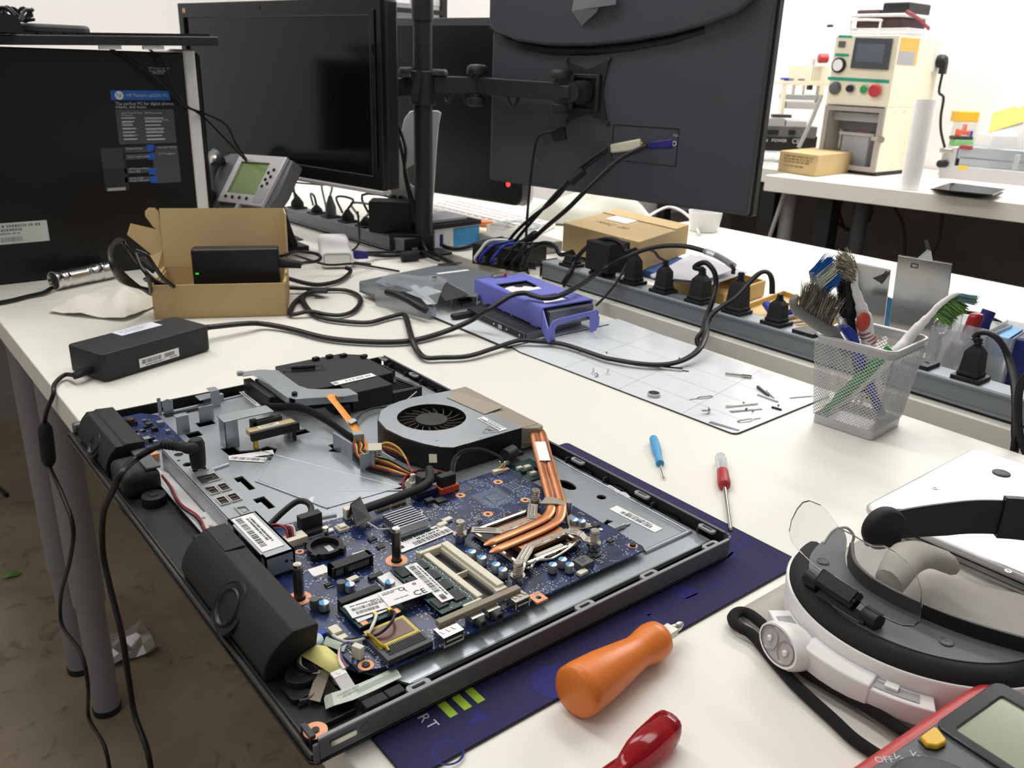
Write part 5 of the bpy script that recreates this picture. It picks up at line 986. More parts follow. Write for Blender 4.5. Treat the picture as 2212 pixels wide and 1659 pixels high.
for side in range(4):
 b=MB(CF)
 nz=22
 for k in range(-nz,NW+1):
  for sg in(1,-1):
   pts=[]
   u0=-1+2*k/NW;slope=2*nz/NW
   z0,z1=0.0,1.0
   def uu(z):return(u0+slope*z)if sg==1 else-(u0+slope*z)
   lo=max(0,(-1-u0)/slope);hi=min(1,(1-u0)/slope)
   if hi-lo<.01:continue
   a_,c_=cup_pt(side,uu(lo),.010+lo*(CH-.018)),cup_pt(side,uu(hi),.010+hi*(CH-.018))
   d=(c_-a_).normalized();nn=Matrix.Rotation(side*PI/2,4,'Z')@Vector((0,-1,0));s_=d.cross(nn).normalized()*.00042;nn=nn*.0004*(1 if sg==1 else 0.2)
   b.add([a_-s_+nn,a_+s_+nn,c_+s_+nn,c_-s_+nn,a_-nn*.5,c_-nn*.5],[(0,1,2,3),(0,3,5,4),(1,4,5,2)])
 b.build('mesh_wall',silm,cup,smooth=0,kind='stuff')
CC=Vector((.9095,.4625,0))
def CPt(u,v,off=0):return VP(u,v,CC+Vector((math.sin(YAW),math.cos(YAW),0))*off,FACE)
rgtv=Vector((math.cos(YAW),-math.sin(YAW),0));fwdv=Vector((math.sin(YAW),math.cos(YAW),0))
def bristles(parent,name,pts,dirs,ln,n,r,mats,seed,spread=.003,jit=.15,tuft=1):
 "tufts standing on the points, all pointing roughly along the given direction";dirs=dirs.normalized()
 rnd=random.Random(seed);b=MB()
 for i in range(n):
  t=rnd.random();k=min(len(pts)-2,int(t*(len(pts)-1)));q=pts[k].lerp(pts[k+1],t*(len(pts)-1)-k)
  q=q+Vector((rnd.uniform(-1,1),rnd.uniform(-1,1),rnd.uniform(-1,1)))*spread
  d=(dirs+Vector((rnd.uniform(-1,1),rnd.uniform(-1,1),rnd.uniform(-1,1)))*jit).normalized()*ln*rnd.uniform(.8,1.05)
  b.m(mats(t,rnd)if callable(mats)else 0)
  a=d.orthogonal().normalized()*r;c=d.cross(a).normalized()*r;e=q+d
  b.add([q+a,q-a*.5+c*.8,q-a*.5-c*.8,e+a*.5,e-a*.3+c*.4,e-a*.3-c*.4],[(0,1,4,3),(1,2,5,4),(2,0,3,5),(3,4,5)])
 return b
q4=crop(1700,540,6.32)
def C4(x,y,off=0):return CPt(*q4(x,y),off)
BY=lambda:None
tb=thing('toothbrush','clear toothbrush with blue and cream bristles and a blue grip in the mesh cup','toothbrush',(.90,.455,0))
MB().tube([C4(890,1180),C4(960,1400),C4(1080,1750),C4(1300,2250)],[.0058,.0062,.0052,.0042],n=12,smooth=5,flat=1.0).tube([C4(740,1050),C4(800,1080),C4(890,1180)],[.0040,.0055,.0062],n=12,smooth=3).build('grip',M['blue'],tb,smooth=60)
MB().tube([C4(510,610),C4(600,760),C4(700,920),C4(790,1060)],[.0026,.0026,.0032,.0040],n=10,smooth=5).tube([C4(340,300),C4(370,420),C4(430,540),C4(500,630)],[.0035,.0045,.0042,.0026],n=10,smooth=4,flat=1.1).build('clear_neck',M['clearplas'],tb,smooth=60)
pts=[C4(355,300),C4(385,410),C4(430,520),C4(480,590)]
b=bristles(tb,'bristles',pts,C4(560,260)-C4(385,380)+Vector((0,0,.004)),.024,700,.0007,lambda t,r:0 if t<.28 or t>.72 else 1,3,.0035,.12)
b.build('bristles',[M['sky']if False else mat('bristle_blue',(30,100,180),.6),mat('bristle_cream',(214,216,190),.7)],tb,smooth=0,kind='stuff')
tb=thing('toothbrush','white toothbrush with a red oval and red stripes, frayed cream bristles','toothbrush',(.91,.46,0))
O2=.006
MB().tube([C4(870,150,O2),C4(915,260,O2),C4(930,380,O2),C4(920,480,O2),C4(960,620,O2),C4(1020,800,O2),C4(1060,950,O2),C4(1085,1100,O2),C4(1110,1250,O2),C4(1150,1500,O2),C4(1260,2000,O2),C4(1300,2300,O2)],[.0026,.0034,.0034,.0040,.0050,.0066,.0082,.0078,.0074,.0070,.006,.005],n=14,smooth=5).build('handle',M['white'],tb,smooth=60)
MB().lathe([(.0005,.0030),(.0060,.0020),(.0078,0),(.0070,-.004)],axes(C4(1045,985,-.003),rgtv,(0,0,1),-fwdv),n=24,caps=False,ey=1.45).build('red_oval',mat('dull_red',(196,76,60),.45),tb,smooth=60)
b=MB()
for k in range(4):a_,c_=C4(1068+22*k,1110+46*k,O2),C4(1074+22*k,1124+46*k,O2);b.cyl(a_,c_,.0082-.0002*k,n=18)
b.build('red_stripes',mat('stripe_red',(170,66,70),.5),tb,kind='stuff')
b=bristles(tb,'bristles',[C4(880,190,O2),C4(905,290,O2),C4(900,410,O2)],C4(740,150,O2)-C4(880,260,O2),.019,620,.0006,lambda t,r:0 if r.random()<.7 else 1,5,.0045,.35)
b.build('bristles',[mat('bristle_ivory',(196,188,166),.8),mat('bristle_brown',(110,100,84),.8)],tb,smooth=0,kind='stuff')
bb=thing('black_brush','black nylon brush standing upright between the toothbrushes','brush',(.905,.46,0));O3=.016
MB().tube([C4(850,900,O3),C4(880,1100,O3),C4(960,1500,O3),C4(1100,2000,O3)],.0062,n=8,smooth=3,flat=1.1).build('handle',M['black'],bb)
b=bristles(bb,'bristles',[C4(790,880,O3),C4(850,885,O3),C4(890,890,O3)],C4(810,500,O3)-C4(840,880,O3),.066,360,.0008,None,7,.0045,.05)
b2=bristles(bb,'b',[C4(850,520,O3),C4(840,700,O3),C4(850,870,O3)],C4(740,560,O3)-C4(850,640,O3),.013,420,.0006,None,8,.004,.3)
b.v+=[];base=len(b.v);b.v+=b2.v;b.f+=[[base+i for i in f]for f in b2.f];b.mi+=b2.mi
b.build('bristles',M['black'],bb,smooth=0,kind='stuff')
wb=thing('wire_brush','grey handled brush with stiff grey wire bristles leaning left in the cup','brush',(.90,.45,0));O4=-.010
hp=[C4(90,690,O4),C4(110,790,O4),C4(300,930,O4),C4(500,1060,O4),C4(640,1150,O4),C4(820,1420,O4)]
MB().tube(hp,[.0048,.0068,.0074,.0072,.006],n=12,smooth=4,flat=.9).build('handle',mat('brush_grey',(116,116,112),.5),wb,smooth=60)
MB().lathe([(.0058,0),(.0062,.004),(.004,.0055)],axes(C4(120,690,O4),fwdv,(0,0,1),C4(80,660,O4)-C4(140,720,O4)),n=14).build('handle_nub',mat('brush_grey',(116,116,112),.5),wb)
b=bristles(wb,'bristles',[C4(200,790,O4),C4(380,900,O4),C4(590,1010,O4)],C4(420,640,O4)-C4(340,880,O4),.030,520,.00055,lambda t,r:0 if r.random()<.75 else 1,9,.0040,.25)
b.build('bristles',[mat('bristle_wire',(92,86,78),.5,metal=.3),mat('bristle_wire_light',(160,154,140),.5,metal=.3)],wb,smooth=0,kind='stuff')
tb=thing('toothbrush','white and green toothbrush leaning right in the mesh cup','toothbrush',(.91,.46,0))
r4=crop(1900,600,6.381)
def R4(x,y,off=.006):return CPt(*r4(x,y),off)
def M4(x,y,off=.0):return CPt(*m4(x,y),off)
MB().tube([R4(1085,225),R4(1010,245),R4(900,320),R4(800,400),R4(740,470),R4(620,590),R4(500,720),R4(380,860),M4(1090,1010),M4(950,1130),M4(780,1290),M4(560,1480)],[.0026,.0030,.0034,.0036,.0036,.0046,.0058,.0064,.0072,.0068,.0060,.0040],n=14,smooth=5).build('handle',M['white'],tb,smooth=60)
MB().tube([M4(1030,1000,-.003),M4(900,1130,-.004),M4(720,1300,-.004),M4(560,1440,-.004)],[.0058,.0066,.0062,.0036],n=12,smooth=4).build('green_grip',M['green'],tb,smooth=60)
b=bristles(tb,'bristles',[R4(1030,290),R4(930,340),R4(830,430),R4(780,490)],R4(1080,480)-R4(930,350),.021,420,.0009,lambda t,r:0 if r.random()<.6 else 1,11,.003,.12)
b.build('bristles',[mat('bristle_green',(110,158,80),.6),mat('bristle_darkgreen',(60,96,60),.6)],tb,smooth=0,kind='stuff')
b=bristles(tb,'tip_bristles',[R4(1080,250),R4(1050,280)],R4(1230,300)-R4(1070,270),.022,160,.0010,None,12,.003,.10)
b.build('tip_bristles',mat('bristle_teal',(112,150,150),.6),tb,smooth=0,kind='stuff')
mp=thing('metal_tweezers','bright metal tweezers standing inside the mesh cup','tweezers',(.91,.45,0))
for k in(0,1):MB().tube([M4(760+60*k,1400,.0),M4(860+20*k,1300,.004),M4(930+30*k,1430,.006),M4(960+40*k,1540,.01)],.0020,n=8,smooth=4).build('arm',M['chrome'],mp)
lp=thing('laptop','upturned silver laptop with black round feet, at the right','laptop',(.80,.17,0))
LX0,LX1,LY0,LY1=.690,.9155,.015,.3310
MB().prism(rrect(LX0+.006,LX1-.002,LY0+.004,LY1-.004,.012,6),.0012,.0085).build('screen_lid',M['macalu'],lp,bevel=.002)
MB().prism(rrect(LX0,LX1,LY0,LY1,.013,8),.0095,.0180).build('bottom_case',M['macalu'],lp,bevel=.0035,bseg=4)
MB().prism(rrect(LX0+.002,LX1-.002,LY0+.002,LY1-.002,.012,6),.0085,.0095).build('lid_gap',M['black'],lp)
for u,v in((2163,1022.5),):
 p=W(u,v,.0182);MB().lathe([(.0085,-.0008),(.0083,.0008),(.0070,.0014),(.0005,.0015)],TR(p),n=28,caps=False).build('rubber_foot',M['dgrey'],lp,smooth=50)
for x,y in((.706,.30),(.706,.045),(.897,.045)):MB().lathe([(.0085,-.0008),(.0083,.0008),(.0070,.0014),(.0005,.0015)],TR(x,y,.0182),n=28,caps=False).build('rubber_foot',M['dgrey'],lp,smooth=50)
for u,v in((2177.5,1234),(2020,1055)):p=W(u,v,.0181);MB().lathe([(.0028,0),(.0026,.0004),(.0018,.0004),(.0018,-.0001),(.0003,-.0001)],TR(p),n=16,caps=False).build('case_screw',M['chrome'],lp)
MB().bx(LX0-.0002,LX0+.002,.275,.292,.0105,.0165).build('port_slot',M['black'],lp)
po=thing('drawstring_pouch','grey felt pouch with a black drawcord, under the head magnifier','pouch',(.55,.2,0))
rnd=random.Random(6);b=MB();nx,ny=26,22
x0l=lambda t:.4835-.062*t;
for j in range(ny+1):
 for i in range(nx+1):
  t=j/ny;y=.3115-.30*t;xa=.4830-.056*t;xb=.690;x=xa+(xb-xa)*i/nx
  e=min(1,i/3,(nx-i)/2,j/3)
  h_=.0012+e*(.004+.0035*math.sin(x*60+y*31)+.003*math.sin(y*85-x*20))
  b.v.append((x,y,max(.0008,h_)))
b.f=[[j*(nx+1)+i,j*(nx+1)+i+1,(j+1)*(nx+1)+i+1,(j+1)*(nx+1)+i]for j in range(ny)for i in range(nx)];b.mi=[0]*len(b.f)
b.build('pouch_cloth',M['felt'],po,smooth=60,solid=.0010)
def n2w(x,y,z=.0055):return W(*n2(x,y),z)
b=MB().tube([n2w(1560,1250,.010),n2w(1390,1140,.010),n2w(1100,950,.010),n2w(800,780,.009),n2w(640,680,.008),n2w(470,520,.007),n2w(400,405,.006),n2w(330,335,.0055),n2w(255,280,.0055),n2w(190,268,.0055),n2w(145,300,.0055),n2w(150,345,.0055),n2w(200,385,.0055),n2w(290,440,.005),n2w(420,600,.004),n2w(600,800,.004),n2w(850,1030,.004),n2w(1000,1170,.004),n2w(1190,1300,.004),n2w(1350,1400,.004)],.0036,n=10,smooth=6,flat=1.2,up=(0,0,1))
b.build('drawcord',mat('black_braid',(16,16,17),.85,bump=1.0,bscale=2200),po,smooth=60)
hm=thing('head_magnifier','headband magnifier with clear lens, black foam and a white lamp','magnifier',(.57,.21,.006))
vc=Vector((.5650,.2120,0));RO=.0955
def arcpt(r,a,z,sq=1.0):return(vc.x+r*math.cos(a)*sq,vc.y+r*math.sin(a),z)
A0_,A1_=math.radians(96),math.radians(254);NA=44
def arcband(prof,a0=A0_,a1=A1_,n=NA,close=True):
 b=MB();k=len(prof);vs=[]
 for i in range(n+1):
  a=a0+(a1-a0)*i/n
  for r,z in prof:vs.append(arcpt(r,a,z))
 fs=[(i*k+j,i*k+(j+1)%k,(i+1)*k+(j+1)%k,(i+1)*k+j)for i in range(n)for j in range(k if close else k-1)]
 if close:fs+=[tuple(range(k)),tuple(range((n+1)*k-1,n*k-1,-1))]
 return b.add(vs,fs)
arcband([(RO-.006,.0120),(RO-.001,.0125),(RO+.0004,.034),(RO-.0004,.0352),(RO-.0018,.0352),(RO-.0030,.020),(RO-.006,.016)]).build('white_shell',M['white'],hm,smooth=50)
arcband([(RO-.0020,.0335),(RO-.0035,.0385),(RO-.0070,.0425),(RO-.0115,.0440),(RO-.0150,.0430),(RO-.0150,.028),(RO-.004,.028)]).build('foam_edge',mat('black_foam',(30,30,31),.85,bump=.2,bscale=2000),hm,smooth=60)
inner=[]
outer_=[arcpt(RO-.0145,A0_+(A1_-A0_)*i/NA,0)[:2]for i in range(NA+1)]
hx=[(.5950,.2980),(.5780,.2830),(.5480,.2660),(.5330,.2480),(.5290,.2250),(.5300,.2020),(.5330,.1800),(.5400,.1560),(.5520,.1300)]
inn=[p[:2]for p in spline([(x,y,0)for x,y in hx],5)]
MB().prism(outer_+[tuple(p)for p in inn[::-1]],.0385,.0442).build('visor_top',mat('visor_grey',(92,94,96),.55,bump=.15,bscale=2500),hm,smooth=30)
bp_=[(.5600,.2700),(.5400,.2560),(.5300,.2400),(.5265,.2200),(.5275,.2000),(.5310,.1780),(.5390,.1540),(.5520,.1280),(.5720,.1050)]
def strap(pts,z0,z1,th,name,m):
 P=spline(pts,6);b=MB();vs=[]
 for i,p in enumerate(P):
  t=(P[min(i+1,len(P)-1)]-P[max(i-1,0)]);n=Vector((t.y,-t.x,0)).normalized()*th/2
  zz0=z0(i/(len(P)-1))if callable(z0)else z0;zz1=z1(i/(len(P)-1))if callable(z1)else z1
  vs+=[(p.x-n.x,p.y-n.y,zz0),(p.x+n.x,p.y+n.y,zz0),(p.x+n.x,p.y+n.y,zz1),(p.x-n.x,p.y-n.y,zz1)]
 n=len(P);b.add(vs,[(i*4+j,i*4+(j+1)%4,(i+1)*4+(j+1)%4,(i+1)*4+j)for i in range(n-1)for j in range(4)]+[(0,1,2,3),(n*4-1,n*4-2,n*4-3,n*4-4)])
 return b.build(name,m,hm,smooth=40,bevel=.0006)
strap([(*p,0)for p in bp_],.0405,.0545,.0030,'head_band',M['black'])
strap([(.5930,.2680,0),(.6200,.2600,0),(.6500,.2480,0),(.6800,.2330,0),(.7060,.2110,0),(.7250,.1850,0),(.7330,.1500,0),(.7250,.1150,0)],lambda t:.0455-.006*min(1,t*3),lambda t:.0690+.002*t,.0028,'head_strap',mat('strap_black',(20,20,21),.5))
strap([(.6960,.2200,0),(.7060,.2105,0),(.7180,.1960,0)],.0370,.0735,.0060,'strap_buckle',M['black'])
p=CAM+_ray(1920,1138)*0
kf=axes((.5980,.2680,.0580),(-.94,.34,0),(0,0,1))
MB().lathe([(.0165,-.0050),(.0178,-.002),(.0178,.003),(.0160,.0052),(.0005,.0054)],axes((.5975,.2660,.0565),(.93,-.37,0),(0,0,1),(-.37,-.93,0)),n=30,caps=True).build('pivot_knob',M['blackm'],hm,smooth=40)
MB().slab((.5835,.2715,.0440),(.6120,.2600,.0440),(.6120,.2600,.0480),(.5835,.2715,.0480),.004).build('pivot_foot',M['black'],hm)
MB().tube([(.545,.284,.052),(.556,.284,.0595),(.568,.281,.0600),(.575,.277,.0520),(.575,.277,.044)],.0011,n=8).build('wire_hoop',M['silver'],hm)
b=MB();pp=spline([(.5440,.2300,.052),(.5600,.2330,.056),(.5850,.2380,.055),(.6080,.2360,.050),(.6220,.2250,.044)],6)
vs=[]
for i,p in enumerate(pp):
 w_=.0145*(.8+.2*math.sin(PI*i/len(pp)))
 for a in range(12):t_=2*PI*a/12;vs.append((p.x+.2*w_*math.cos(t_),p.y+w_*math.cos(t_),p.z-.006+.0095*math.sin(t_)))
n=len(pp);b.add(vs,[(i*12+j,i*12+(j+1)%12,(i+1)*12+(j+1)%12,(i+1)*12+j)for i in range(n-1)for j in range(12)]+[tuple(range(12)),tuple(range(n*12-1,n*12-13,-1))])
b.build('sweat_pad',mat('pad_cloth',(172,168,158),.95,bump=.4,bscale=1200),hm,smooth=60)
for u,v in((2044,1387),(1778.6,1214.5)):
 p=W(u,v,.0444);MB().lathe([(.0040,0),(.0046,.0005),(.0040,.0008),(.0034,.0004),(.0004,.0005)],TR(p),n=20,caps=False).build('top_stud',M['mgrey'],hm,smooth=50)
HY=Vector((.4975,.2420,.0600));LN=Vector((-math.sin(math.radians(42)),0,math.cos(math.radians(42))))
LX=Vector((0,-1,0));LYv=LN.cross(LX)
Lf=axes(HY,LX,LYv,LN);LI=Lf.inverted()
lo=[(690,338),(640,352),(600,400),(560,480),(543,560),(560,630),(620,700),(720,800),(830,880),(920,935),(990,1000),(1060,1070),(1150,1130),(1260,1190),(1350,1225),(1430,1228),(1475,1195),(1488,1080),(1485,960),(1450,860),(1390,780),(1300,700),(1220,660),(1130,655),(1080,630),(990,575),(900,530),(870,490),(830,430),(770,370)]
lp2=[]
for x,y in lo:
 q=LI@PL(*n1(x,y),HY,LN);lp2.append((q.x,q.y))
if sum(lp2[i][0]*lp2[(i+1)%len(lp2)][1]-lp2[(i+1)%len(lp2)][0]*lp2[i][1]for i in range(len(lp2)))<0:lp2.reverse()
MB(Lf).prism(lp2,-.0012,.0022).build('clear_lens',M['clear'],hm,smooth=25,bevel=.0005)
def n1w(x,y,z):return W(*n1(x,y),z)
a_,c_=n1w(755,880,.0555),n1w(1030,1060,.0555)
ax=(c_-a_).normalized()
b=MB();Fh=axes((a_+c_)/2,ax,LYv,None)
b.box((0,0,0),((c_-a_).length,.0130,.0075),0,Fh);b.build('lens_clamp',M['gloss'],hm,bevel=.0012)
MB().box((0,.001,.004),((c_-a_).length*.86,.0095,.0012),0,Fh).build('clamp_plate',mat('satin_black',(18,18,20),.3),hm)
for q in((720,900,.0490),(1130,1170,.0490)):
 p=n1w(*q);MB().cyl(p-ax*.006,p+ax*.006,.0062,n=20).build('clamp_roller',M['black'],hm,smooth=40,bevel=.0006)
MB().slab(n1w(740,1010,.0445),n1w(1080,1220,.0445),n1w(1100,1150,.0500),n1w(790,960,.0500),.003).build('clamp_base',M['black'],hm)
def tang(a):return Vector((-math.sin(a),math.cos(a),0))
lamp=MB()
def lbox(a0,a1,r0,r1,z0,z1,n=5):
 b=MB();prof=[(r0,z0),(r1,z0),(r1,z1),(r0,z1)]
 return arcband(prof,a0,a1,n)
lbox(math.radians(142),math.radians(166),RO+.0006,RO+.0165,.0105,.0235).build('lamp_side_cover',M['white'],hm,bevel=.0008)
lbox(math.radians(146.5),math.radians(163),RO+.0028,RO+.0135,.0236,.0242).build('cover_recess',M['lgrey'],hm)
lbox(math.radians(163),math.radians(191),RO+.0006,RO+.0160,.0100,.0270).build('lamp_housing',M['white'],hm,bevel=.0012)
lbox(math.radians(189),math.radians(211),RO+.0006,RO+.0150,.0105,.0245).build('lamp_side_cover',M['white'],hm,bevel=.0008)
lbox(math.radians(191.5),math.radians(206),RO+.0035,RO+.0115,.0246,.0252).build('cover_recess',M['lgrey'],hm)
lbox(math.radians(154),math.radians(158),RO+.004,RO+.009,.0238,.0262,2).build('cover_latch',M['white'],hm)
lbox(math.radians(194.5),math.radians(199),RO+.003,RO+.009,.0248,.0272,2).build('cover_latch',M['white'],hm)
pc_=n1w(555,1370,.0165);od_=Vector((-.90,.33,.28)).normalized();pc_=pc_+od_*.0115;tg=od_.cross(Vector((0,0,1))).normalized()
Fl=axes(pc_,tg,od_.cross(tg),od_)
b=MB();vs=[];prof=[(.0205,.0135,-.018),(.0215,.0140,-.004),(.0200,.0125,.0005),(.0185,.0110,.0005)]
for rx,ry,z in prof:
 for i in range(28):t_=2*PI*i/28;vs.append(Fl@Vector((rx*math.cos(t_),ry*math.sin(t_),z)))
b.add(vs,[(j*28+i,j*28+(i+1)%28,(j+1)*28+(i+1)%28,(j+1)*28+i)for j in range(3)for i in range(28)]+[tuple(range(27,-1,-1))])
lh=b.build('lamp_bezel',M['white'],hm,smooth=50)
MB().prism([(.0186*math.cos(2*PI*i/28),.0111*math.sin(2*PI*i/28))for i in range(28)],-.0012,-.0004,Fl).build('lamp_glass',M['silver'],lh)
for s in(-1,1):MB().lathe([(.0079,.0006),(.0079,.0000),(.0060,-.0040),(.0022,-.0075),(.0005,-.0075)],Fl@TR(s*.0087,0,.0002),n=22,caps=False).build('reflector',M['chrome'],lh,smooth=60);MB().lathe([(.0022,.0006),(.0020,.0016),(.0004,.0026)],Fl@TR(s*.0087,0,-.0002),n=12,caps=False).build('lamp_bulb',M['white'],lh)
mm=thing('multimeter','red edged multimeter with grey face and yellow button in the corner','multimeter',(.45,.11,0))
Fm=TR(.5165,.1475,0,math.radians(-4.5))
MB(Fm).prism(rrect(-.185,.0,-.088,.0,.016,7),.0010,.0370).build('red_holster',M['red'],mm,smooth=40,bevel=.006,bseg=4)
fc2=MB(Fm).prism(rrect(-.178,-.0095,-.079,-.0095,.011,7),.0372,.0405).build('face_plate',mat('meter_grey',(74,77,80),.45),mm,bevel=.0008)
MB(Fm).prism(rrect(-.0800,-.0100,-.0780,-.0100,.007,6),.0406,.0425,holes=[cut(rrect(-.073,-.0220,-.0700,-.0190,.002,3))]).build('display_bezel',mat('meter_bezel',(44,46,50),.06,coat=.5),mm,bevel=.0006)
MB(Fm).bx(-.0735,-.0215,-.0705,-.0185,.0407,.0412).build('lcd',M['lcdgrey'],mm)
MB(Fm).prism(rrect(-.0732,-.0218,-.0702,-.0188,.002,3),.0417,.0421).build('clear_window',M['clearplas'],mm)if False else None
bq=[W(1880+x/6.663,1440+y/6.663,.0430)for x,y in((720,1015),(905,880),(960,890),(1095,1060),(1080,1100),(965,1155),(820,1130))]
bq=[Fm.inverted()@p for p in bq];bl=[(p.x,p.y)for p in bq]
if sum(bl[i][0]*bl[(i+1)%len(bl)][1]-bl[(i+1)%len(bl)][0]*bl[i][1]for i in range(len(bl)))<0:bl.reverse()
MB(Fm).prism(bl,.0404,.0440).build('yellow_button',M['yellow'],mm,bevel=.0010,bseg=3)
cxb,cyb=sum(p[0]for p in bl)/len(bl),sum(p[1]for p in bl)/len(bl)
MB(Fm).prism([(cxb+(x-cxb)*1.12,cyb+(y-cyb)*1.12)for x,y in bl],.0404,.0410).build('button_well',M['black'],mm)
MB(Fm).lathe([(.0265,.0404),(.0265,.0430),(.024,.0440)],TR(-.125,-.042,0),n=40).build('range_dial',M['black'],mm,smooth=40)
b=MB()
for s,(x,y),r_ in(('OFF',(85,1385),-.6),('V=',(310,1310),-1.25),('V~',(560,1275),-1.1),('o',(830,1370),-.4),('*',(1030,1420),-.1)):
 p=W(1880+x/6.663,1440+y/6.663,.0406);text(b,s,.0062,TR(p.x,p.y,.0407,r_))
for x,y in((390,1440),(610,1410),(840,1440)):p=W(1880+x/6.663,1440+y/6.663,.0407);b.prism(circ(p.x,p.y,.0007,10),.0406,.0408)
b.build('range_marks',M['wink'],mm,smooth=0)
p0=W(335,690);p1=W(620,682);d_=p1-p0;FB=axes(p0,d_,Vector((-d_.y,d_.x,0)),(0,0,1))
BL,BD,BH,LH=d_.length,.128,.0535,.094
cb=thing('cardboard_box','open brown cardboard box with its lid up, holding a black adapter','box',mat4=FB)
t=.0022
MB(FB).bx(0,BL,0,BD,.0005,.0025).build('box_floor',M['card'],cb)
MB(FB).m(0).bx(0,BL,0,t,.0025,BH).build('front_wall',M['card'],cb,bevel=.0006)
MB(FB).bx(0,BL,BD-t,BD,.0025,BH).build('back_wall',M['cardin'],cb)
MB(FB).bx(-.0012,t,.003,BD-t,.0025,BH+.001).bx(t,t*1.9,.004,BD-.01,.0025,BH-.004).build('side_wall',M['card'],cb);MB(FB).bx(BL-t,BL+.0015,.003,BD-t,.0025,BH+.001).bx(BL-t*1.9,BL-t,.004,BD-.01,.0025,BH-.004).build('side_wall',M['card'],cb)
MB(FB).slab((0,BD,BH),(BL,BD,BH),(BL,BD+.012,BH+LH),(0,BD+.012,BH+LH),.0022).build('lid',M['cardin'],cb)
MB(FB).slab((-.001,BD,BH+.004),(-.001,BD+.010,BH+LH*.62),(-.040,BD-.020,BH+LH*.80),(-.046,BD-.026,BH+LH*.62),.002).build('lid_flap',M['cardin'],cb)
fl=[(0,0),(.0,.036),(-.005,.042),(-.014,.043),(-.021,.038),(-.022,.030),(-.012,.012)]
MB().prism(fl[::-1],-.001,.001,FB@axes((0,BD+.008,BH+LH*.57),(.82,.55,0),(0,.11,1))).build('lid_ear',M['cardin'],cb)
MB(FB).slab((BL,BD,BH+.004),(BL+.004,BD-.03,BH+.02),(BL+.004,BD-.018,BH+LH*.95),(BL,BD+.011,BH+LH),.002).build('lid_flap',M['cardin'],cb)
MB(FB).slab((0,BD,BH),(0,BD+.004,BH+.03),(-.030,BD-.020,BH+.018),(-.008,BD-.030,BH-.002),.002).build('lid_flap',M['card'],cb)
MB(FB).bx(.004,BL-.004,.0045,.030,.0026,.0034).build('fold_strip',M['card'],cb)  # thin cardboard strip along the front of the box floor
xa,xb=.0555,.188
A2=thing('power_adapter','black adapter with a green light standing in the cardboard box','adapter',mat4=FB@TR(0,0,.0026))
MB(FB).prism([(xa,.040),(xa,.070),(xb,.070),(xb,.040)][::-1],.0028,.0995).build('case',mat('adapter_gloss',(20,20,22),.38),A2,bevel=.004,bseg=3)
MB(FB).bx(xa+.0045,xa+.0095,.0392,.0398,.0600,.0625).build('green_light',mat('green_led',(60,210,40),.5,emit=.9),A2)
MB(FB).cyl((xb,.055,.074),(xb+.034,.052,.070),.0088,.0060,n=12).build('cable_boot',M['blackm'],A2)
def fb(x,y,z):return FB@Vector((x,y,z))
def x5w(x,y,z):return W(200+x/3.687,470+y/3.687,z)
MB().tube([fb(xb+.03,.052,.070),x5w(1690,360,.060),x5w(1790,345,.058),x5w(1815,315,.060),x5w(1770,285,.066),x5w(1650,272,.070),fb(xb+.012,.10,.078),fb(xb-.01,.105,.070)],.0030,n=10,smooth=5).build('looped_lead',M['rubber'],A2,smooth=60)
MB().tube([fb(xb+.01,.10,.074),x5w(1600,300,.050),x5w(1750,345,.030),x5w(1850,372,.022),x5w(1930,376,.022),x5w(2050,368,.020),x5w(2212,372,.010),W(745,566,.006),W(800,575,.004),W(862,586,.004)],.0022,n=8,smooth=5).build('thin_lead',M['rubber'],A2,smooth=60)
cl=thing('cable_bundle','coil of black cables spilling over the left side of the cardboard box','cable',(.40,1.37,.03))
def bndl(pts,r):MB().tube(pts,r,n=8,smooth=6).build('cable_loop',M['rubber'],cl,smooth=60)
for k in range(5):
 o=k*.006
 bndl([x5w(460+4*k,610-8*k,.030+o*.3),x5w(330-20*k,520,.062+o*.5),x5w(205-12*k,400,.095+o),x5w(150-4*k,290-10*k,.120+o*.6),x5w(170+16*k,200-4*k,.132-o*.3),x5w(235+10*k,180+14*k,.120-o*.2),x5w(330+6*k,320+6*k,.090),x5w(420+8*k,430+10*k,.070),x5w(540-30*k,520-6*k,.055),x5w(640-10*k,555,.045)],.0026)
bndl([x5w(350,262,.115),x5w(430,300,.110),x5w(500,400,.090),x5w(560,480,.070),x5w(650,552,.052)],.0030)
bndl([x5w(345,290,.112),x5w(385,390,.098),x5w(440,470,.085),x5w(470,610,.035)],.0030)
MB().slab(x5w(345,345,.100),x5w(480,450,.080),x5w(500,420,.080),x5w(385,325,.100),.006).build('velcro_wrap',M['black'],cl,bevel=.001)
rb_=thing('bubble_bag','crumpled clear bag beside the adapter inside the cardboard box','bag',(.41,1.33,.01))
rnd=random.Random(9);b=MB(FB);n=7
b.v=[(.012+.040*i/n+rnd.uniform(-.002,.002),.012+.07*j/n+rnd.uniform(-.003,.003),.022+rnd.uniform(0,.024))for j in range(n+1)for i in range(n+1)];b.f=[[j*(n+1)+i,j*(n+1)+i+1,(j+1)*(n+1)+i+1,(j+1)*(n+1)+i]for j in range(n)for i in range(n)];b.mi=[0]*len(b.f)
b.build('bag_film',M['film'],rb_,smooth=0)
a_,c_=W(115,607,.0165),W(246,580,.0165);T=axes(a_,(0,0,1),(1,0,0),c_-a_);L=(c_-a_).length
ct=thing('chrome_cylinder','ribbed chrome tube with a black cable at its open end','flashlight',a_.to_tuple())
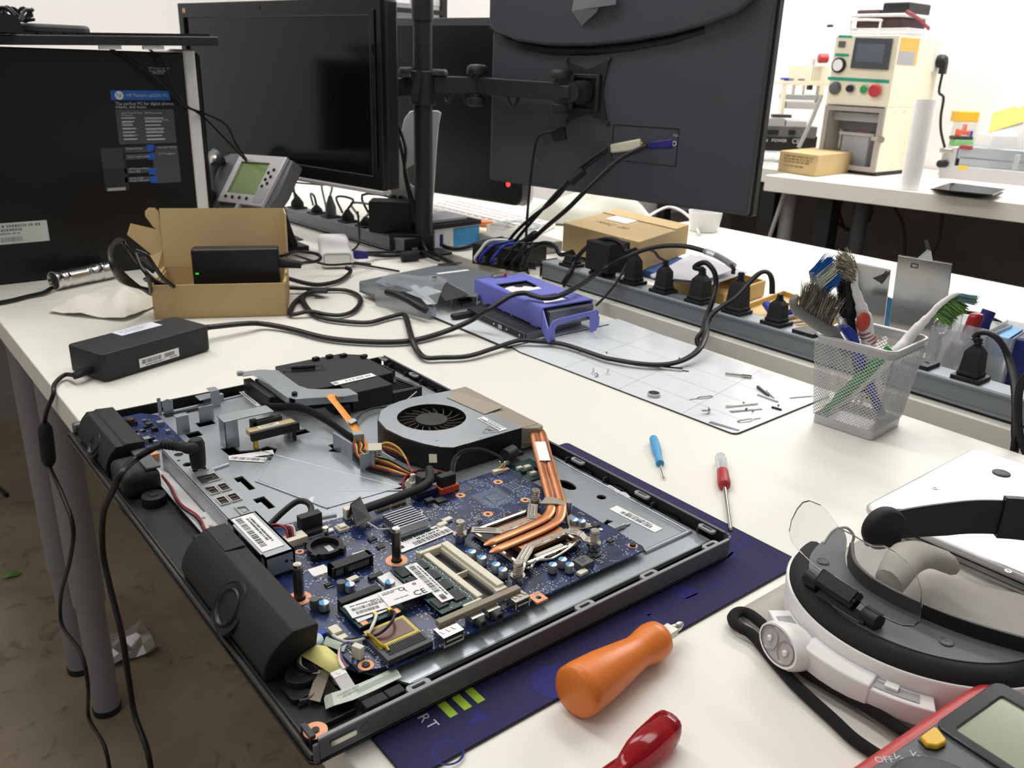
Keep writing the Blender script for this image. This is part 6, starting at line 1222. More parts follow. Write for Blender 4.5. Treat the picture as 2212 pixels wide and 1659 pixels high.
MB().lathe([(.0135,.006),(.0150,.0),(.0163,0),(.0165,.006),(.0150,.009),(.0150,.016),(.0158,.018),(.0158,.022),(.0148,.024),(.0148,.027),(.0155,.029),(.0150,.48*L),(.0160,.50*L),(.0150,.53*L),(.0162,.55*L),(.0152,.58*L),(.0164,.61*L),(.0164,.72*L),(.0152,.75*L),(.0166,.78*L),(.0166,.95*L),(.0150,1.0*L),(.0005,1.0*L)],T,n=32,caps=False).build('tube_body',mat('bright_chrome',(216,216,216),.14,metal=1.0),ct,smooth=40)
MB().lathe([(.0136,.0058),(.0005,.0062)],T,n=24,caps=False).build('dark_mouth',M['black'],ct)
MB().tube([W(112,622,.006),W(95,632,.005),W(60,640,.004),W(20,650,.004),W(-40,660,.004)],.0036,n=8,smooth=5).build('cable',M['rubber'],ct)
ts=thing('tissue','crumpled white tissue on the table left of the cardboard box','tissue',(.345,1.44,0))
rnd=random.Random(21);n=14;b=MB();c0,ex,ey=Vector((.345,1.44,0)),Vector((.042,-.055,0)),Vector((.062,.060,0))
for j in range(n+1):
 for i in range(n+1):
  u,v=-1+2*i/n,-1+2*j/n;r_=min(1,max(abs(u),abs(v)));p=c0+ex*u+ey*v*.9
  h_=.024*(1-r_**2)*(.6+.4*math.sin(u*5+v*3))+rnd.uniform(0,.007)*(1-r_*.7)+.001+.004*abs(math.sin(3*u-2*v))
  b.v.append((p.x+rnd.uniform(-.002,.002),p.y+rnd.uniform(-.002,.002),h_))
b.f=[[j*(n+1)+i,j*(n+1)+i+1,(j+1)*(n+1)+i+1,(j+1)*(n+1)+i]for j in range(n)for i in range(n)];b.mi=[0]*len(b.f)
b.build('tissue_sheet',M['tissue'],ts,smooth=75,solid=.0004,sub=1)
u6=crop(600,380,6.144)
p0,p1=W(*u6(575,1245)),W(*u6(1015,1235));FS=axes(p0,p1-p0,W(*u6(100,1000))-p0,(0,0,1));L=(p1-p0).length
wsb=thing('switch_box','white rounded switch box with a blue video plug, behind the cardboard box','switch box',mat4=FS)
prof=rrect(0,L,.004,.034,.011,6);b=MB();Tt=FS@axes((0,0,0),(1,0,0),(0,0,1));b.prism(prof,-.19,0,Tt);b.build('white_case',M['white'],wsb,smooth=50,bevel=.0015)
MB().prism(rrect(.006,L-.006,.009,.030,.006,5),0,.0006,FS@axes((0,-.0002,0),(1,0,0),(0,0,1)),holes=[cut(rrect(.0068,L-.0068,.0098,.0292,.0052,5))]).build('front_groove',M['gink'],wsb)
MB(FS).bx(L*.74,L*.77,-.0008,.001,.020,.0225).build('green_light',mat('green_led',(60,210,40),.5,emit=.9),wsb)
b=MB();text(b,'ZERO',.010,FS@TR(.006,.135,.0342,0));b.build('raised_letters',M['lgrey'],wsb)if False else None
vg=thing('video_cable','black cable with a blue video plug in the white switch box','cable',W(790,551,.01))
a_,c_=W(*u6(1000,1040),.020),W(*u6(1165,1040),.017)
MB().slab(a_+Vector((0,0,-.008)),c_+Vector((0,0,-.007)),c_+Vector((0,0,.006)),a_+Vector((0,0,.009)),.012).build('blue_plug',M['vga'],vg,bevel=.001)
MB().tube([c_,W(*u6(1300,1050),.010),W(*u6(1450,1060),.006),W(*u6(1640,1050),.006),W(*u6(1750,1035),.010),W(*u6(1900,1010),.012),W(*u6(2040,1080),.010),W(*u6(2150,1120),.006)],.0038,n=10,smooth=5).build('thick_cable',M['rubber'],vg,smooth=60)
MB().tube([c_+Vector((0,0,.004)),W(*u6(1350,1015),.010),W(*u6(1550,1010),.008),W(*u6(1800,1000),.012),W(*u6(2000,1010),.012),W(*u6(2200,1090),.008)],.0024,n=8,smooth=5).build('thin_cable',M['rubber'],vg,smooth=60)
a_,c_=W(*u6(1640,1075),.010),W(*u6(1865,1050),.012);MB().cyl(a_,c_,.0105,n=18).build('ferrite_bead',M['blackm'],vg,bevel=.0015)
bk=thing('black_card','flat black card on the white table behind the cardboard box','card',W(620,510,0))
MB().prism([tuple(W(*q)[:2])for q in((560,500),(562,530),(655,519),(622,503))][::-1],.0002,.0022).build('card_body',M['black'],bk)
tw=thing('thin_cable','thin black cable dropping from the left monitor to the table','cable',W(770,540,.01))
MB().tube([VP(*u6(1060,470),(.9,1.6,0),FACE),VP(*u6(1075,640),(.9,1.6,0),FACE),VP(*u6(1085,780),(.88,1.6,0),FACE),W(*u6(1075,890),.012),W(*u6(1030,960),.008),W(*u6(960,1005),.006)],.0022,n=8,smooth=5).build('cable',M['rubber'],tw)
dz=crop(760,540,3.95)
def DZ(x,y,z):return W(*dz(x,y),z)
kd=thing('drive_caddy','grey steel drive caddy wrapped in clear film, behind the purple cage','caddy',(.80,1.2,0))
q=[(.7050,1.2800),(.7050,1.2250),(.7280,1.1850),(.8150,1.0900),(.9450,1.1900),(.9250,1.3000),(.8950,1.3150)]
cs_=mat('caddy_steel',(134,140,146),.38,metal=.45)
MB().prism(q,.0255,.0270).build('top_plate',cs_,kd,bevel=.0003)
MB().slab((.705,1.2250,.004),(.7280,1.185,.004),(.7280,1.185,.0255),(.705,1.225,.0255),.0012).slab((.705,1.28,.008),(.705,1.225,.008),(.705,1.225,.0255),(.705,1.28,.0255),.0012).slab((.8150,1.09,.012),(.945,1.19,.012),(.945,1.19,.0255),(.815,1.09,.0255),.0012).build('folded_side',M['galv'],kd)
a_,c_=DZ(205,470,.001),DZ(665,590,.001);dd=(c_-a_);n_=Vector((-dd.y,dd.x,0)).normalized()*.0012
fs=MB();fs.slab(a_,c_,c_+Vector((0,0,.017)),a_+Vector((0,0,.031)),.0012);fs.slab(a_-n_*4,a_,a_+Vector((0,0,.031)),a_-n_*4+Vector((0,0,.031)),.0012)if False else None
fp=fs.build('perforated_bracket',M['galv'],kd)
hb=MB()
for i in range(26):
 for j in range(4):
  p=a_+dd*(.06+.42*i/26)+Vector((0,0,.006+j*.0042));hb.box(tuple(p-n_*.1),(.0009,.0030,.0030),math.atan2(dd.y,dd.x)+PI/2)
hb.build('vent_holes',M['dgrey'],fp,kind='stuff')
MB().slab(c_,c_+n_*12,c_+n_*12+Vector((0,0,.017)),c_+Vector((0,0,.017)),.0012).cyl(c_+n_*4+Vector((0,0,.009))-dd.normalized()*.0,c_+n_*4+Vector((0,0,.009))+dd.normalized()*.002,.0025,n=12).build('end_tab',M['galv'],kd)
b=MB().tube([DZ(300,360,.030),DZ(380,385,.031),DZ(480,430,.028),DZ(560,475,.024),DZ(640,520,.018)],.0055,n=8,smooth=4,flat=1.0);b.build('black_strip',M['black'],kd)
MB().slab(DZ(730,130,.028),DZ(930,118,.028),DZ(935,105,.030),DZ(735,120,.030),.006).build('rubber_strip',M['black'],kd)
b=MB();sticker(b,axes(DZ(740,208,.0273),DZ(985,178,.0273)-DZ(740,208,.0273),DZ(770,195,.0273)-DZ(740,208,.0273)),.066,.009,bars=(),seed=111);b.build('paper_strip',[M['paper'],M['ink']],kd,smooth=0)
MB().prism([tuple(DZ(x,y,.0265)[:2])for x,y in((690,310),(830,280),(1010,385),(800,440))][::-1],.0268,.0274).build('dark_opening',M['dgrey'],kd)
MB().slab(DZ(830,275,.0275),DZ(1015,375,.0275),DZ(1015,385,.0275),DZ(825,285,.0275),.002).build('opening_lip',M['galv'],kd)
p=DZ(705,268,.0275);MB().cyl(p,p+Vector((0,0,.008)),.0045,n=16).build('chrome_stud',M['chrome'],kd)
for x,y in((850,500),(700,530)):p=DZ(x,y,.0);MB().cyl((p.x,p.y,.0005),(p.x,p.y,.014),.0018,n=8).build('short_leg',M['galv'],kd)
MB().slab(DZ(920,440,.016),DZ(1025,420,.016),DZ(1025,440,.012),DZ(925,465,.010),.006).cyl(DZ(935,470,.001),DZ(935,450,.012),.002,n=8).build('rubber_corner',M['black'],kd)
rnd=random.Random(33);b=MB();pts_=[(200,270),(330,195),(470,215),(600,225),(720,215),(810,260),(770,340),(720,460),(640,430),(520,390),(430,345),(300,320)]
for k in range(3):
 for x,y in pts_:b.v.append(tuple(DZ(x+(460-x)*.33*k+rnd.uniform(-12,12),y+(300-y)*.33*k+rnd.uniform(-8,8),.0310+.004*k+rnd.uniform(-.001,.003))))
n=len(pts_);b.f=[[k*n+i,k*n+(i+1)%n,(k+1)*n+(i+1)%n,(k+1)*n+i]for k in range(2)for i in range(n)]+[list(range(2*n,3*n))];b.mi=[0]*len(b.f)
b.build('clear_wrap',mat('wrap_film',(200,206,212),.15,trans=.5,ior=1.05,alpha=.55),kd,smooth=0)
b=MB().slab(DZ(460,360,.036),DZ(640,310,.036),DZ(770,355,.033),DZ(590,410,.033),.0004).slab(DZ(495,310,.0375),DZ(550,297,.0375),DZ(720,460,.030),DZ(640,465,.030),.0004);b.build('wrap_tape',mat('frost_tape',(214,218,222),.4,alpha=.8),kd,smooth=0)
ods=thing('optical_drive','slim black optical drive underneath the purple drive cage','drive',(.84,1.0,0))
MB().m(0).prism([(.7760,.9150),(.905,.9350),(.900,1.085),(.7850,1.075)],.0042,.0150).build('drive_body',[M['black']],ods,bevel=.0008)
MB().slab((.7752,.9170,.0040),(.7842,1.0600,.0040),(.7842,1.0600,.0155),(.7752,.9170,.0155),.0007).slab((.7760,.9142,.0042),(.905,.9342,.0042),(.905,.9342,.0154),(.7760,.9142,.0154),.0007).build('steel_side',M['galvd'],ods)
MB().slab((.7745,.9200,.0055),(.7835,1.0585,.0055),(.7835,1.0585,.0138),(.7745,.9200,.0138),.0007).build('side_rail',M['black'],ods)
for t_ in(.06,.30,.55,.86):p=Vector((.7740,.9200,.0095)).lerp(Vector((.7830,1.0585,.0095)),t_);MB().lathe([(.0016,0),(.0012,.0006),(.0003,.0007)],axes(p,(0,1,0),(0,0,1),(-1,.06,0)),n=12,caps=False).build('side_screw',M['chrome'],ods)
for t_ in(.42,):p=Vector((.7736,.9200,.0095)).lerp(Vector((.7826,1.0585,.0095)),t_);MB().box(tuple(p),(.001,.010,.006),-.06).build('side_plate',M['galv'],ods)
MB().bx(.7480,.79,1.058,1.072,.0042,.0130).build('front_bezel',M['black'],ods,bevel=.004)
cg=thing('drive_cage','lavender plastic drive cage holding a hard disk','cage',(.86,1.0,.016))
zt_,zb_=.0490,.0170
top=[(.8120,.9200),(.9080,.9160),(.9260,1.1060),(.8330,1.1170)]
def win(pts):return cut([tuple(DZ(x,y,zt_)[:2])for x,y in pts])
MB().prism(top,zt_-.0025,zt_,holes=[win(((1225,290),(1380,365),(1640,325),(1490,255))),win(((1600,388),(1645,450),(1875,410),(1740,365)))]).build('cage_top',M['purple'],cg,bevel=.0004)
MB().slab((.8120,.9200,zb_),(.8330,1.1170,zb_),(.8330,1.1170,zt_-.001),(.8120,.9200,zt_-.001),-.0024).build('cage_side',M['purple'],cg);MB().slab((.9080,.9160,zb_),(.9260,1.1060,zb_),(.9260,1.1060,zt_-.001),(.9080,.9160,zt_-.001),.0024).build('cage_side',M['purple'],cg)
MB().slab((.8330,1.1170,zb_+.006),(.9260,1.1060,zb_+.006),(.9260,1.1060,zt_),(.8330,1.1170,zt_),.0022).build('cage_end',M['purple'],cg)
for t_,w_ in((.10,.018),(.42,.004),(.55,.004),(.86,.020)):
 a_=Vector((.8120,.9200,0)).lerp(Vector((.8330,1.1170,0)),t_);dd=Vector((.021,.197,0)).normalized()*w_/2;n_=Vector((-.994,.106,0))*.0016;z1=zt_-.010 if w_>.01 else zt_-.003
 MB().slab(a_-dd+Vector((0,0,zb_-(.004 if t_<.2 else 0))),a_+dd+Vector((0,0,zb_-(.004 if t_<.2 else 0))),a_+dd+Vector((0,0,z1)),a_-dd+Vector((0,0,z1)),.0018).build('side_rib',M['purple'],cg)if False else MB().box(tuple(a_+n_*.5+Vector((0,0,(zb_-.002+z1)/2))),(.0026,w_,z1-zb_+.002),-math.atan2(.021,.197)).build('side_rib',M['purple'],cg)
Fh=axes((.7880,.8790,.0090),Vector((1,.02,0)),(0,0,1))@Matrix.Diagonal((.72,.92,1,1))
hp_=[(0,0),(.0155,0),(.0165,.020),(.022,.0255),(.070,.0285),(.0745,.036-.008),(.110,.030),(.116,.026),(.1180,.004),(.122,0),(.136,.002),(.140,.010),(.140,.034),(.134,.038),(.026,.036),(.010,.034),(.002,.024)]
MB().prism(hp_,-.0012,.0012,Fh).build('swing_handle',M['purple'],cg,bevel=.0005)
MB().slab((.7900,.8790,.0100),(.8020,.8790,.0100),(.8260,.9180,.0170),(.8120,.9200,.0170),.0022).slab((.8125,.9200,.0150),(.7890,.8800,.0100),(.7890,.8800,.0300),(.8125,.9200,.0450),.0020).build('handle_arm',M['purple'],cg)
MB().slab((.8880,.8800,.0180),(.9080,.9160,.0180),(.9080,.9160,.0320),(.8880,.8800,.0320),.0022).build('handle_arm',M['purple'],cg)
hd=thing('hard_disk','hard disk with a white label held inside the purple cage','disk',(.866,1.01,.018))
MB().prism([(.8180,.9120),(.9050,.9080),(.9220,1.0980),(.8350,1.1080)],.0185,.0425).build('disk_body',M['galvd'],hd,bevel=.001)
MB().prism([(.8220,.9300),(.9020,.9260),(.9170,1.0900),(.8380,1.1000)],.0425,.0440).build('disk_lid',M['black'],hd)
b=MB().m(0).prism(circ(.8600,1.028,.0300,28),.0441,.0445).prism(circ(.8650,.955,.0280,28),.0441,.0445);b.build('white_label',M['paper'],hd)
MB().cyl((.872,1.052,.044),(.872,1.052,.0452),.008,n=20).build('spindle',M['chrome'],hd)
MB().slab(DZ(1440,345,.0470),DZ(1600,308,.0470),DZ(1640,325,.0470),DZ(1500,362,.0470),.0006).build('label_strip',M['paper'],cg)
MB().slab((.8050,.9060,.0165),(.8650,.8990,.0165),(.8650,.8990,.0400),(.8050,.9060,.0400),.0006)if False else None
fl_=thing('metal_driver','small silver driver with a red end lying on the caddy behind the purple cage','screwdriver',W(1072,597,.03))
a_,c_=DZ(1200,235,.0500),DZ(1300,212,.0520);MB().cyl(a_,c_,.0045,n=12).build('silver_body',M['chrome'],fl_);MB().cyl(c_-(c_-a_)*.1,c_+(c_-a_)*.08,.0048,n=12).build('red_end',M['red'],fl_)
ZT=.0345
def pstrip(name,label,x0,y0,ang,L,wd=.041):
 t=thing(name,label,'power strip',mat4=TR(x0,y0,0,ang));F=WM[t.name]
 prof=[(0,.004),(0,.0075),(.0022,.0075),(.0022,.0285),(0,.0295),(0,.0325),(.0025,ZT),(wd-.002,ZT),(wd,.0325),(wd,.004)]
 MB(F).sweep([(p[0],p[1])for p in prof],(0,0,0),(-L,0,0)).build('strip_body',mat('strip_grey',(136,143,150),.42,metal=.35),t)if False else None
 b=MB(F);n=len(prof);vs=[(x,p,q)for x in(0,L)for p,q in prof]
 b.add(vs,[tuple(range(n)),tuple(range(2*n-1,n-1,-1))]+[(i,(i+1)%n,n+(i+1)%n,n+i)for i in range(n)]);b.build('strip_body',mat('strip_grey',(136,143,150),.42,metal=.35),t)
 MB(F).bx(0,L,.003,wd-.003,.0002,.004).build('strip_base',M['black'],t)
 MB(F).bx(-.003,0,-.0005,wd+.0005,.003,ZT+.001).bx(L,L+.003,-.0005,wd+.0005,.003,ZT+.001).build('end_cap',M['black'],t)
 return t
ps=pstrip('power_strip','long grey aluminium power strip with black plugs along the desk edge',1.062,1.215,-PI/2,1.35)
FPS=TR(1.062,0,0);SXc=1.062+.0205
pl_=pstrip('power_strip','grey power strip behind the cardboard box under the left monitor',.905,2.0,0,.5)
_a=W(617,478);_b=W(847,546);_m=axes(_a,_b-_a,Vector(((_a-_b).y,(_b-_a).x,0)),(0,0,1));pl_.matrix_world=_m;WM[pl_.name]=_m
def outlet(y,par=None,x=None):
 x=SXc if x is None else x
 b=MB().bx(x-.0175,x+.0175,y-.0175,y+.0175,ZT,ZT+.0055);b.build('outlet',M['black'],ps,bevel=.0006)
 MB().bx(x-.002,x+.002,y-.011,y-.005,ZT+.0055,ZT+.0058).build('outlet_slot',M['gloss'],ps)
def yof(u,v):return W(u,v,ZT+.002).y
PLUGS={}
def plug(label,u,v,cord,r=.0028,flat=1.0,hgt=.040,cm='rubber',wid=.0125,x=None):
 x=SXc if x is None else x;y=yof(u,v)
 outlet(y,x=x)
 t=thing('mains_plug',label,'plug',(x,y,ZT+.006),group='plugs in the long grey power strip');z=ZT+.0060;w=wid
 vs=[]
 for zz_,a_,c_ in((0,w,w*1.05),(.004,w,w*1.05),(.0045,w*.9,w*.95),(hgt*.62,w*.72,w*.85),(hgt*.72,w*.5,w*.6),(hgt*.78,w*.42,w*.42)):
  for sx,sy in((-1,-1),(1,-1),(1,1),(-1,1)):vs.append((x+sx*a_,y+sy*c_,z+zz_))
 n=6;MB().add(vs,[(i*4+j,i*4+(j+1)%4,(i+1)*4+(j+1)%4,(i+1)*4+j)for i in range(n-1)for j in range(4)]+[(3,2,1,0),tuple(range(20,24))]).build('plug_body',M['blackm'],t,bevel=.0012)
 b=MB()
 for k in range(3):b.cyl((x,y,z+hgt*(.78+.075*k)),(x,y,z+hgt*(.82+.075*k)),w*(.48-.05*k),n=12)
 b.cyl((x,y,z+hgt*.7),(x,y,z+hgt*1.0),w*.30,n=10);b.build('strain_relief',M['blackm'],t)
 if cord:MB().tube([Vector((x,y,z+hgt*.97))]+cord,r,n=10,smooth=6,flat=flat,up=(0,0,1)if flat>1 else None).build('cord',M[cm],t,smooth=60)
 return t
S3=lambda x,y,X=SXc:SP(*m3(x,y),X)
S4=lambda x,y,X=SXc:SP(*m4(x,y),X)
plug('plug with a bent cord at the far end of the strip, beside the carton',*m3(372,490),[S3(350,410),S3(310,350),S3(230,332),S3(150,370),S3(70,440,1.07),S3(0,520,1.06)],.0042,hgt=.022)
plug('plug in front of the carton, its cord looping left past the black adapter brick',*m3(815,605),[S3(800,390),S3(765,335),S3(690,305),S3(600,318),S3(520,370),S3(460,440),S3(410,540,1.06),S3(365,610,1.05)],.0042,hgt=.055)
plug('small plug with a thin greyish cord before the clear bags',*m3(1030,662),[S3(1022,430),S3(990,390),S3(930,375),S3(860,395),S3(805,470),S3(740,590,1.06),S3(660,690,1.045),S3(590,760,1.03)],.0022,cm='mcord' if False else 'dgrey',hgt=.048)
plug('fat plug whose cord loops right and drops into the gap between desks',*m3(1262,735),[S3(1265,500),S3(1300,472),S3(1350,470),S3(1400,530),S3(1413,620),S3(1390,720,1.065),S3(1350,830,1.05),S3(1322,930,1.03),S3(1300,1040,1.015),Vector((1.015,yof(*m3(1300,1040)),-.06))],.0042,hgt=.050,wid=.0145)
plug('fat plug holding the white tagged cord of the foreground adapter',*m3(1528,805),[],hgt=.058,wid=.0145)
plug('plug with ribbed neck beside the tan tray, feeding the cord on the white mat',*m3(1790,885),[],hgt=.040,wid=.0125)
plug('plug right of the mesh cup with a black cord arching towards the blue box',*m4(1590,1195),[S4(1610,925),S4(1650,890),S4(1715,893),S4(1785,945),S4(1845,1060),S4(1885,1220,1.06),S4(1900,1400,1.03),S4(1895,1560,1.012),S4(1890,1680,1.005),Vector((1.004,.318,-.06))],.0036,flat=1.4,hgt=.048)
outlet(yof(*m4(470,885)));outlet(yof(*m4(1245,1100)))
wt=thing('adapter_brick','black plug-in adapter brick on the strip in front of the carton','adapter',(SXc,yof(*m3(570,545)),ZT))
yy=yof(*m3(575,550));outlet(yy)
MB().bx(SXc-.022,SXc+.030,yy-.036,yy+.024,ZT+.010,ZT+.062).bx(SXc-.016,SXc+.016,yy-.018,yy+.016,ZT+.0056,ZT+.010).build('brick_body',M['blackm'],wt,bevel=.006,bseg=3)
MB().tube([Vector((SXc-.02,yy+.02,ZT+.05)),S3(470,420,1.06),S3(430,530,1.05),S3(370,630,1.04)],.0026,n=8,smooth=5).build('lead',M['rubber'],wt)
LZ=WM[pl_.name]
Llen=(_b-_a).length
rnd=random.Random(17)
for k,(f_,lab,w_,h_,lean)in enumerate(((.06,'low black plug at the left end of the left strip',.016,.030,0),(.26,'flat black plug second on the left strip',.014,.020,0),(.40,'taller grey-topped plug under the left monitor',.013,.050,1),(.56,'low black plug beside the taller plug on the left strip',.015,.028,0),(.72,'black plug with a glossy white lead under the left monitor',.014,.022,0),(.84,'upright black plug near the big brick',.013,.046,0))):
 q=LZ@Vector((Llen*f_,.020,ZT));t=thing('mains_plug',lab,'plug',q,group='plugs in the left power strip')
 MB(TR(q.x,q.y,q.z,.05)).bx(-.018,.018,-.018,.018,.0003,.004).build('plug_flange',M['black'],t,bevel=.0006)
 MB(TR(q.x,q.y,q.z,.05)).lathe([(w_,.004),(w_*.95,h_*.5),(w_*.55,h_*.8),(w_*.3,h_)],n=12).build('plug_body',M['mgrey' if lean else 'blackm'],t,smooth=40)
 MB().tube([q+Vector((0,0,h_)),q+Vector((-.01+.01*k,.01,h_+.02)),q+Vector((.02,.06+.01*k,h_+.015)),q+Vector((.05,.12,.0))],.0028,n=8,smooth=4).build('cord',M['lgrey' if k in(2,4)else 'rubber'],t)
q=LZ@Vector((Llen*.97,.02,0));pbk=thing('adapter_brick','big black adapter brick at the right end of the left power strip','adapter',(q.x+.035,q.y-.0,0))
A_=W(*u6(1420,790),.0);A_=VP(*u6(1420,740),(_b.x+.03,_b.y+.03,0),FACE)
MB(TR(_b.x+.035,_b.y+.05,0,math.radians(-38))).bx(-.05,.045,-.028,.028,ZT+.001,ZT+.068).build('brick_body',M['blackm'],pbk,bevel=.004)
MB().tube([Vector((_b.x+.05,_b.y+.08,.10)),VP(860,425,(1.0,1.65,0),FACE),VP(882,440,(1.0,1.62,0),FACE),VP(900,480,(1.0,1.6,0),FACE),VP(912,520,(1.0,1.56,0),FACE)],.0060,n=8,smooth=5).build('lead',M['rubber'],pbk)
ecb=thing('strip_end_box','dark blue-black box at the foot of the monitor pole','box',(_b.x+.035,_b.y-.005,0))
MB(TR(_b.x+.040,_b.y-.012,0,math.radians(-38))).bx(-.044,.050,-.02,.03,.0006,.042).build('box_body',mat('navy_black',(18,18,34),.4),ecb,bevel=.002)
YT=1.668
def T_(u,v):return VP(u,v,(0,YT,0),0)
tw_=thing('tower_computer','black tower computer with white front edge and printed side panel','computer',(.38,YT+.09,0))
xr=T_(437,460).x;zt2=.386
MB().bx(-.05,xr-.008,YT,YT+.178,.002,zt2).build('case',mat('tower_black',(12,12,13),.32,spec=.45),tw_,bevel=.002)
MB().bx(-.052,xr-.010,YT-.0012,YT-.0002,.058,.0592).bx(-.052,xr-.010,YT-.0012,YT-.0002,zt2-.012,zt2-.0112).build('panel_seam',mat('seam_black',(26,26,28),.4),tw_)
MB().bx(xr-.008,xr+.014,YT-.002,YT+.180,.002,zt2+.006).build('white_front_edge',M['white'],tw_,bevel=.004,bseg=3)
MB().bx(xr+.0145,xr+.024,YT+.002,YT+.178,.004,zt2).build('front_bezel',M['gloss'],tw_,bevel=.003)
gs=mat('grey_panel_print',(74,78,82),.45)
def TF(pts):a=T_(*pts[0]);c=T_(*pts[1]);return a,c
def panel(name,x0,y0,x1,y1,m,dz=.0004):
 a,c=T_(x0,y1),T_(x1,y0);return MB().bx(a.x,c.x,YT-dz,YT-dz*.2,a.z,c.z).build(name,m,tw_)
F_=lambda u,v,dz=.0008:axes(T_(u,v)+Vector((0,-dz,0)),(1,0,0),(0,0,1),(0,-1,0))
panel('blue_header',240,196,366,216,mat('header_blue',(40,100,190),.45),.0006)
panel('grey_text_panel',258,236,374,312,gs);panel('grey_text_panel',336,314,383,396,gs)
for y0 in(316,331,361,380):panel('grey_caption',270,y0,334,y0+14,gs)
panel('tower_picture',228,318,268,412,mat('print_dark_grey',(44,46,48),.4));panel('picture_foot',232,404,271,413,M['lgrey'],.0006)
panel('picture_face',222,320,262,364,mat('print_mid_grey',(60,62,66),.4),.0006)
for x0,y0 in((318,312),(320,331),(322,363),(326,381)):panel('blue_callout',x0,y0,x0+14,y0+14,mat('callout_blue',(36,90,190),.45),.0006)
b=MB();tt=lambda s,u,v,sz,dz=.0008:text(b,s,sz,F_(u,v,dz))
tt('HP Pavilion a6220n PC',273,209,.0078)
for s,v in(('The perfect PC for digital photos,',227),('videos, and music',234)):tt(s,249,v,.0075)
for s,u,v in(('Intel Core 2 Duo',262,246),('Processor',262,251),('DVD Burner',266,294),('Memory',263,268),('320GB',265,280),('HP Photosmart',312,246),('Intel Graphics Media',313,261),('Windows Vista',316,283),('Home Premium',316,288),('Power button',273,323),('15-in-1 card reader',275,341),('HP Pocket Media',279,367),('Drive Bay',279,373),('Front audio',281,387),('Media USB ports',281,393),('One-year limited',340,320),('24 x 7 support',342,334),('HP Pavilion a6000',320,149),('Front: 880686',322,155),('HPXXXX',328,160)):tt(s,u,v,.0050)
for u,w_ in((262,30),(312,40)):
 for k in range(7):
  p=T_(u+k*.8,254+k*7.6);q=T_(u+k*.8+w_-3*(k%3),256+k*7.6);b.add([(p.x,YT-.0006,p.z),(q.x,YT-.0006,p.z),(q.x,YT-.0006,q.z),(p.x,YT-.0006,q.z)],[(0,1,2,3)])
b.build('panel_lettering',mat('panel_print',(190,196,204),.6),tw_,smooth=0)
b=MB();c_=T_(257,206);b.m(0).prism(circ(0,0,.0072,24),0,.0002,axes((c_.x,YT-.0007,c_.z),(1,0,0),(0,0,1),(0,-1,0)));b.m(1);text(b,'hp',.010,axes((c_.x,YT-.0011,c_.z),(1,0,0),(.12,0,1),(0,-1,0)),True)
b.build('round_logo',[M['paper'],mat('header_blue',(40,100,190),.45)],tw_,smooth=0)
a_,c_=T_(-14,530),T_(102,486);b=MB();sticker(b,axes((a_.x,YT-.0007,a_.z),(1,0,.0),(0,0,1),(0,-1,0)),c_.x-a_.x,.036,bars=((.14,.52,.1,.32),),lines=((.12,.85,.78,.12),(.12,.5,.6,.12),(.14,.5,.45,.08)),seed=131)
b.build('licence_label',[mat('label_cream',(206,210,204),.6),M['gink']],tw_,smooth=0)
KX1=VP(466,85,(0,YT-.06,0),0).x
kz0=VP(0,97,(0,YT-.075,0),0).z;kz9=VP(466,99,(0,YT-.075,0),0).z;ktop=VP(0,74,(0,YT-.075,0),0).z-kz0
KL=.46;kth=math.atan2(kz9-kz0,KX1-VP(0,97,(0,YT-.075,0),0).x)
FK=Matrix.Translation((KX1,YT-.075,kz9))@Matrix.Rotation(-kth,4,'Y')
kb=thing('keyboard','black keyboard lying across the top of the tower','keyboard',mat4=FK)
MB(FK).bx(-KL,0,0,.155,.0,ktop).build('keyboard_body',mat('kb_black',(34,34,36),.45),kb,bevel=.002)
for r_ in range(4):
 for k in range(22):
  if r_==0 or k>12:MB(FK).bx(-.445+k*.0198,-.428+k*.0198,.009+r_*.0198,.026+r_*.0198,ktop+.0002,ktop+.0042).build('key',M['black'],kb)
for k in range(2):MB(FK).bx(-.20+.07*k,-.165+.07*k,.004,.012,-.0062,-.0002).build('white_foot',M['white'],kb,bevel=.001)
kz2=(FK@Vector((-.40,0,ktop))).z
kc=thing('keyboard_cable','two thin black cables hanging from the keyboard past the white edge to the phone','cable',(.6,1.6,.2))
K_=lambda u,v,y:VP(u,v,(0,y,0),0)
MB().tube([K_(235,104,1.66),K_(280,128,1.65),K_(340,172,1.645),K_(395,225,1.64),K_(430,245,1.66),K_(478,292,1.70),K_(520,335,1.75),K_(560,375,1.78),K_(595,392,1.80),K_(597,420,1.82),K_(570,452,1.84),K_(560,475,1.86)],.0022,n=8,smooth=5).build('thin_cable',M['rubber'],kc)
MB().tube([K_(320,104,1.66),K_(352,135,1.65),K_(372,185,1.645),K_(405,230,1.64),K_(440,245,1.67),K_(488,270,1.71),K_(515,320,1.75),K_(565,378,1.79),K_(620,392,1.86),K_(700,400,1.95)],.0020,n=8,smooth=5).build('thin_cable',M['rubber'],kc)
hs_=thing('cable_heap','grey flat device with a tangle of cables on top of the keyboard','device',K_(90,60,YT))
a_,c_=K_(-40,62,YT),K_(182,60,YT);zb2=max(kz2+.006,K_(60,64,YT).z)
MB().prism(rrect(c_.x-.115,c_.x,YT-.05,YT+.03,.02),kz2+.0045,kz2+.0045+.016).build('flat_device',mat('device_grey',(64,62,62),.5,bump=.3,bscale=400),hs_,bevel=.005)
MB().slab((c_.x-.22,YT-.05,kz2+.0046),(c_.x-.118,YT-.05,kz2+.0046),(c_.x-.125,YT-.05,kz2+.028),(c_.x-.22,YT-.05,kz2+.036),.09).build('dark_case',M['black'],hs_)
rnd=random.Random(2)
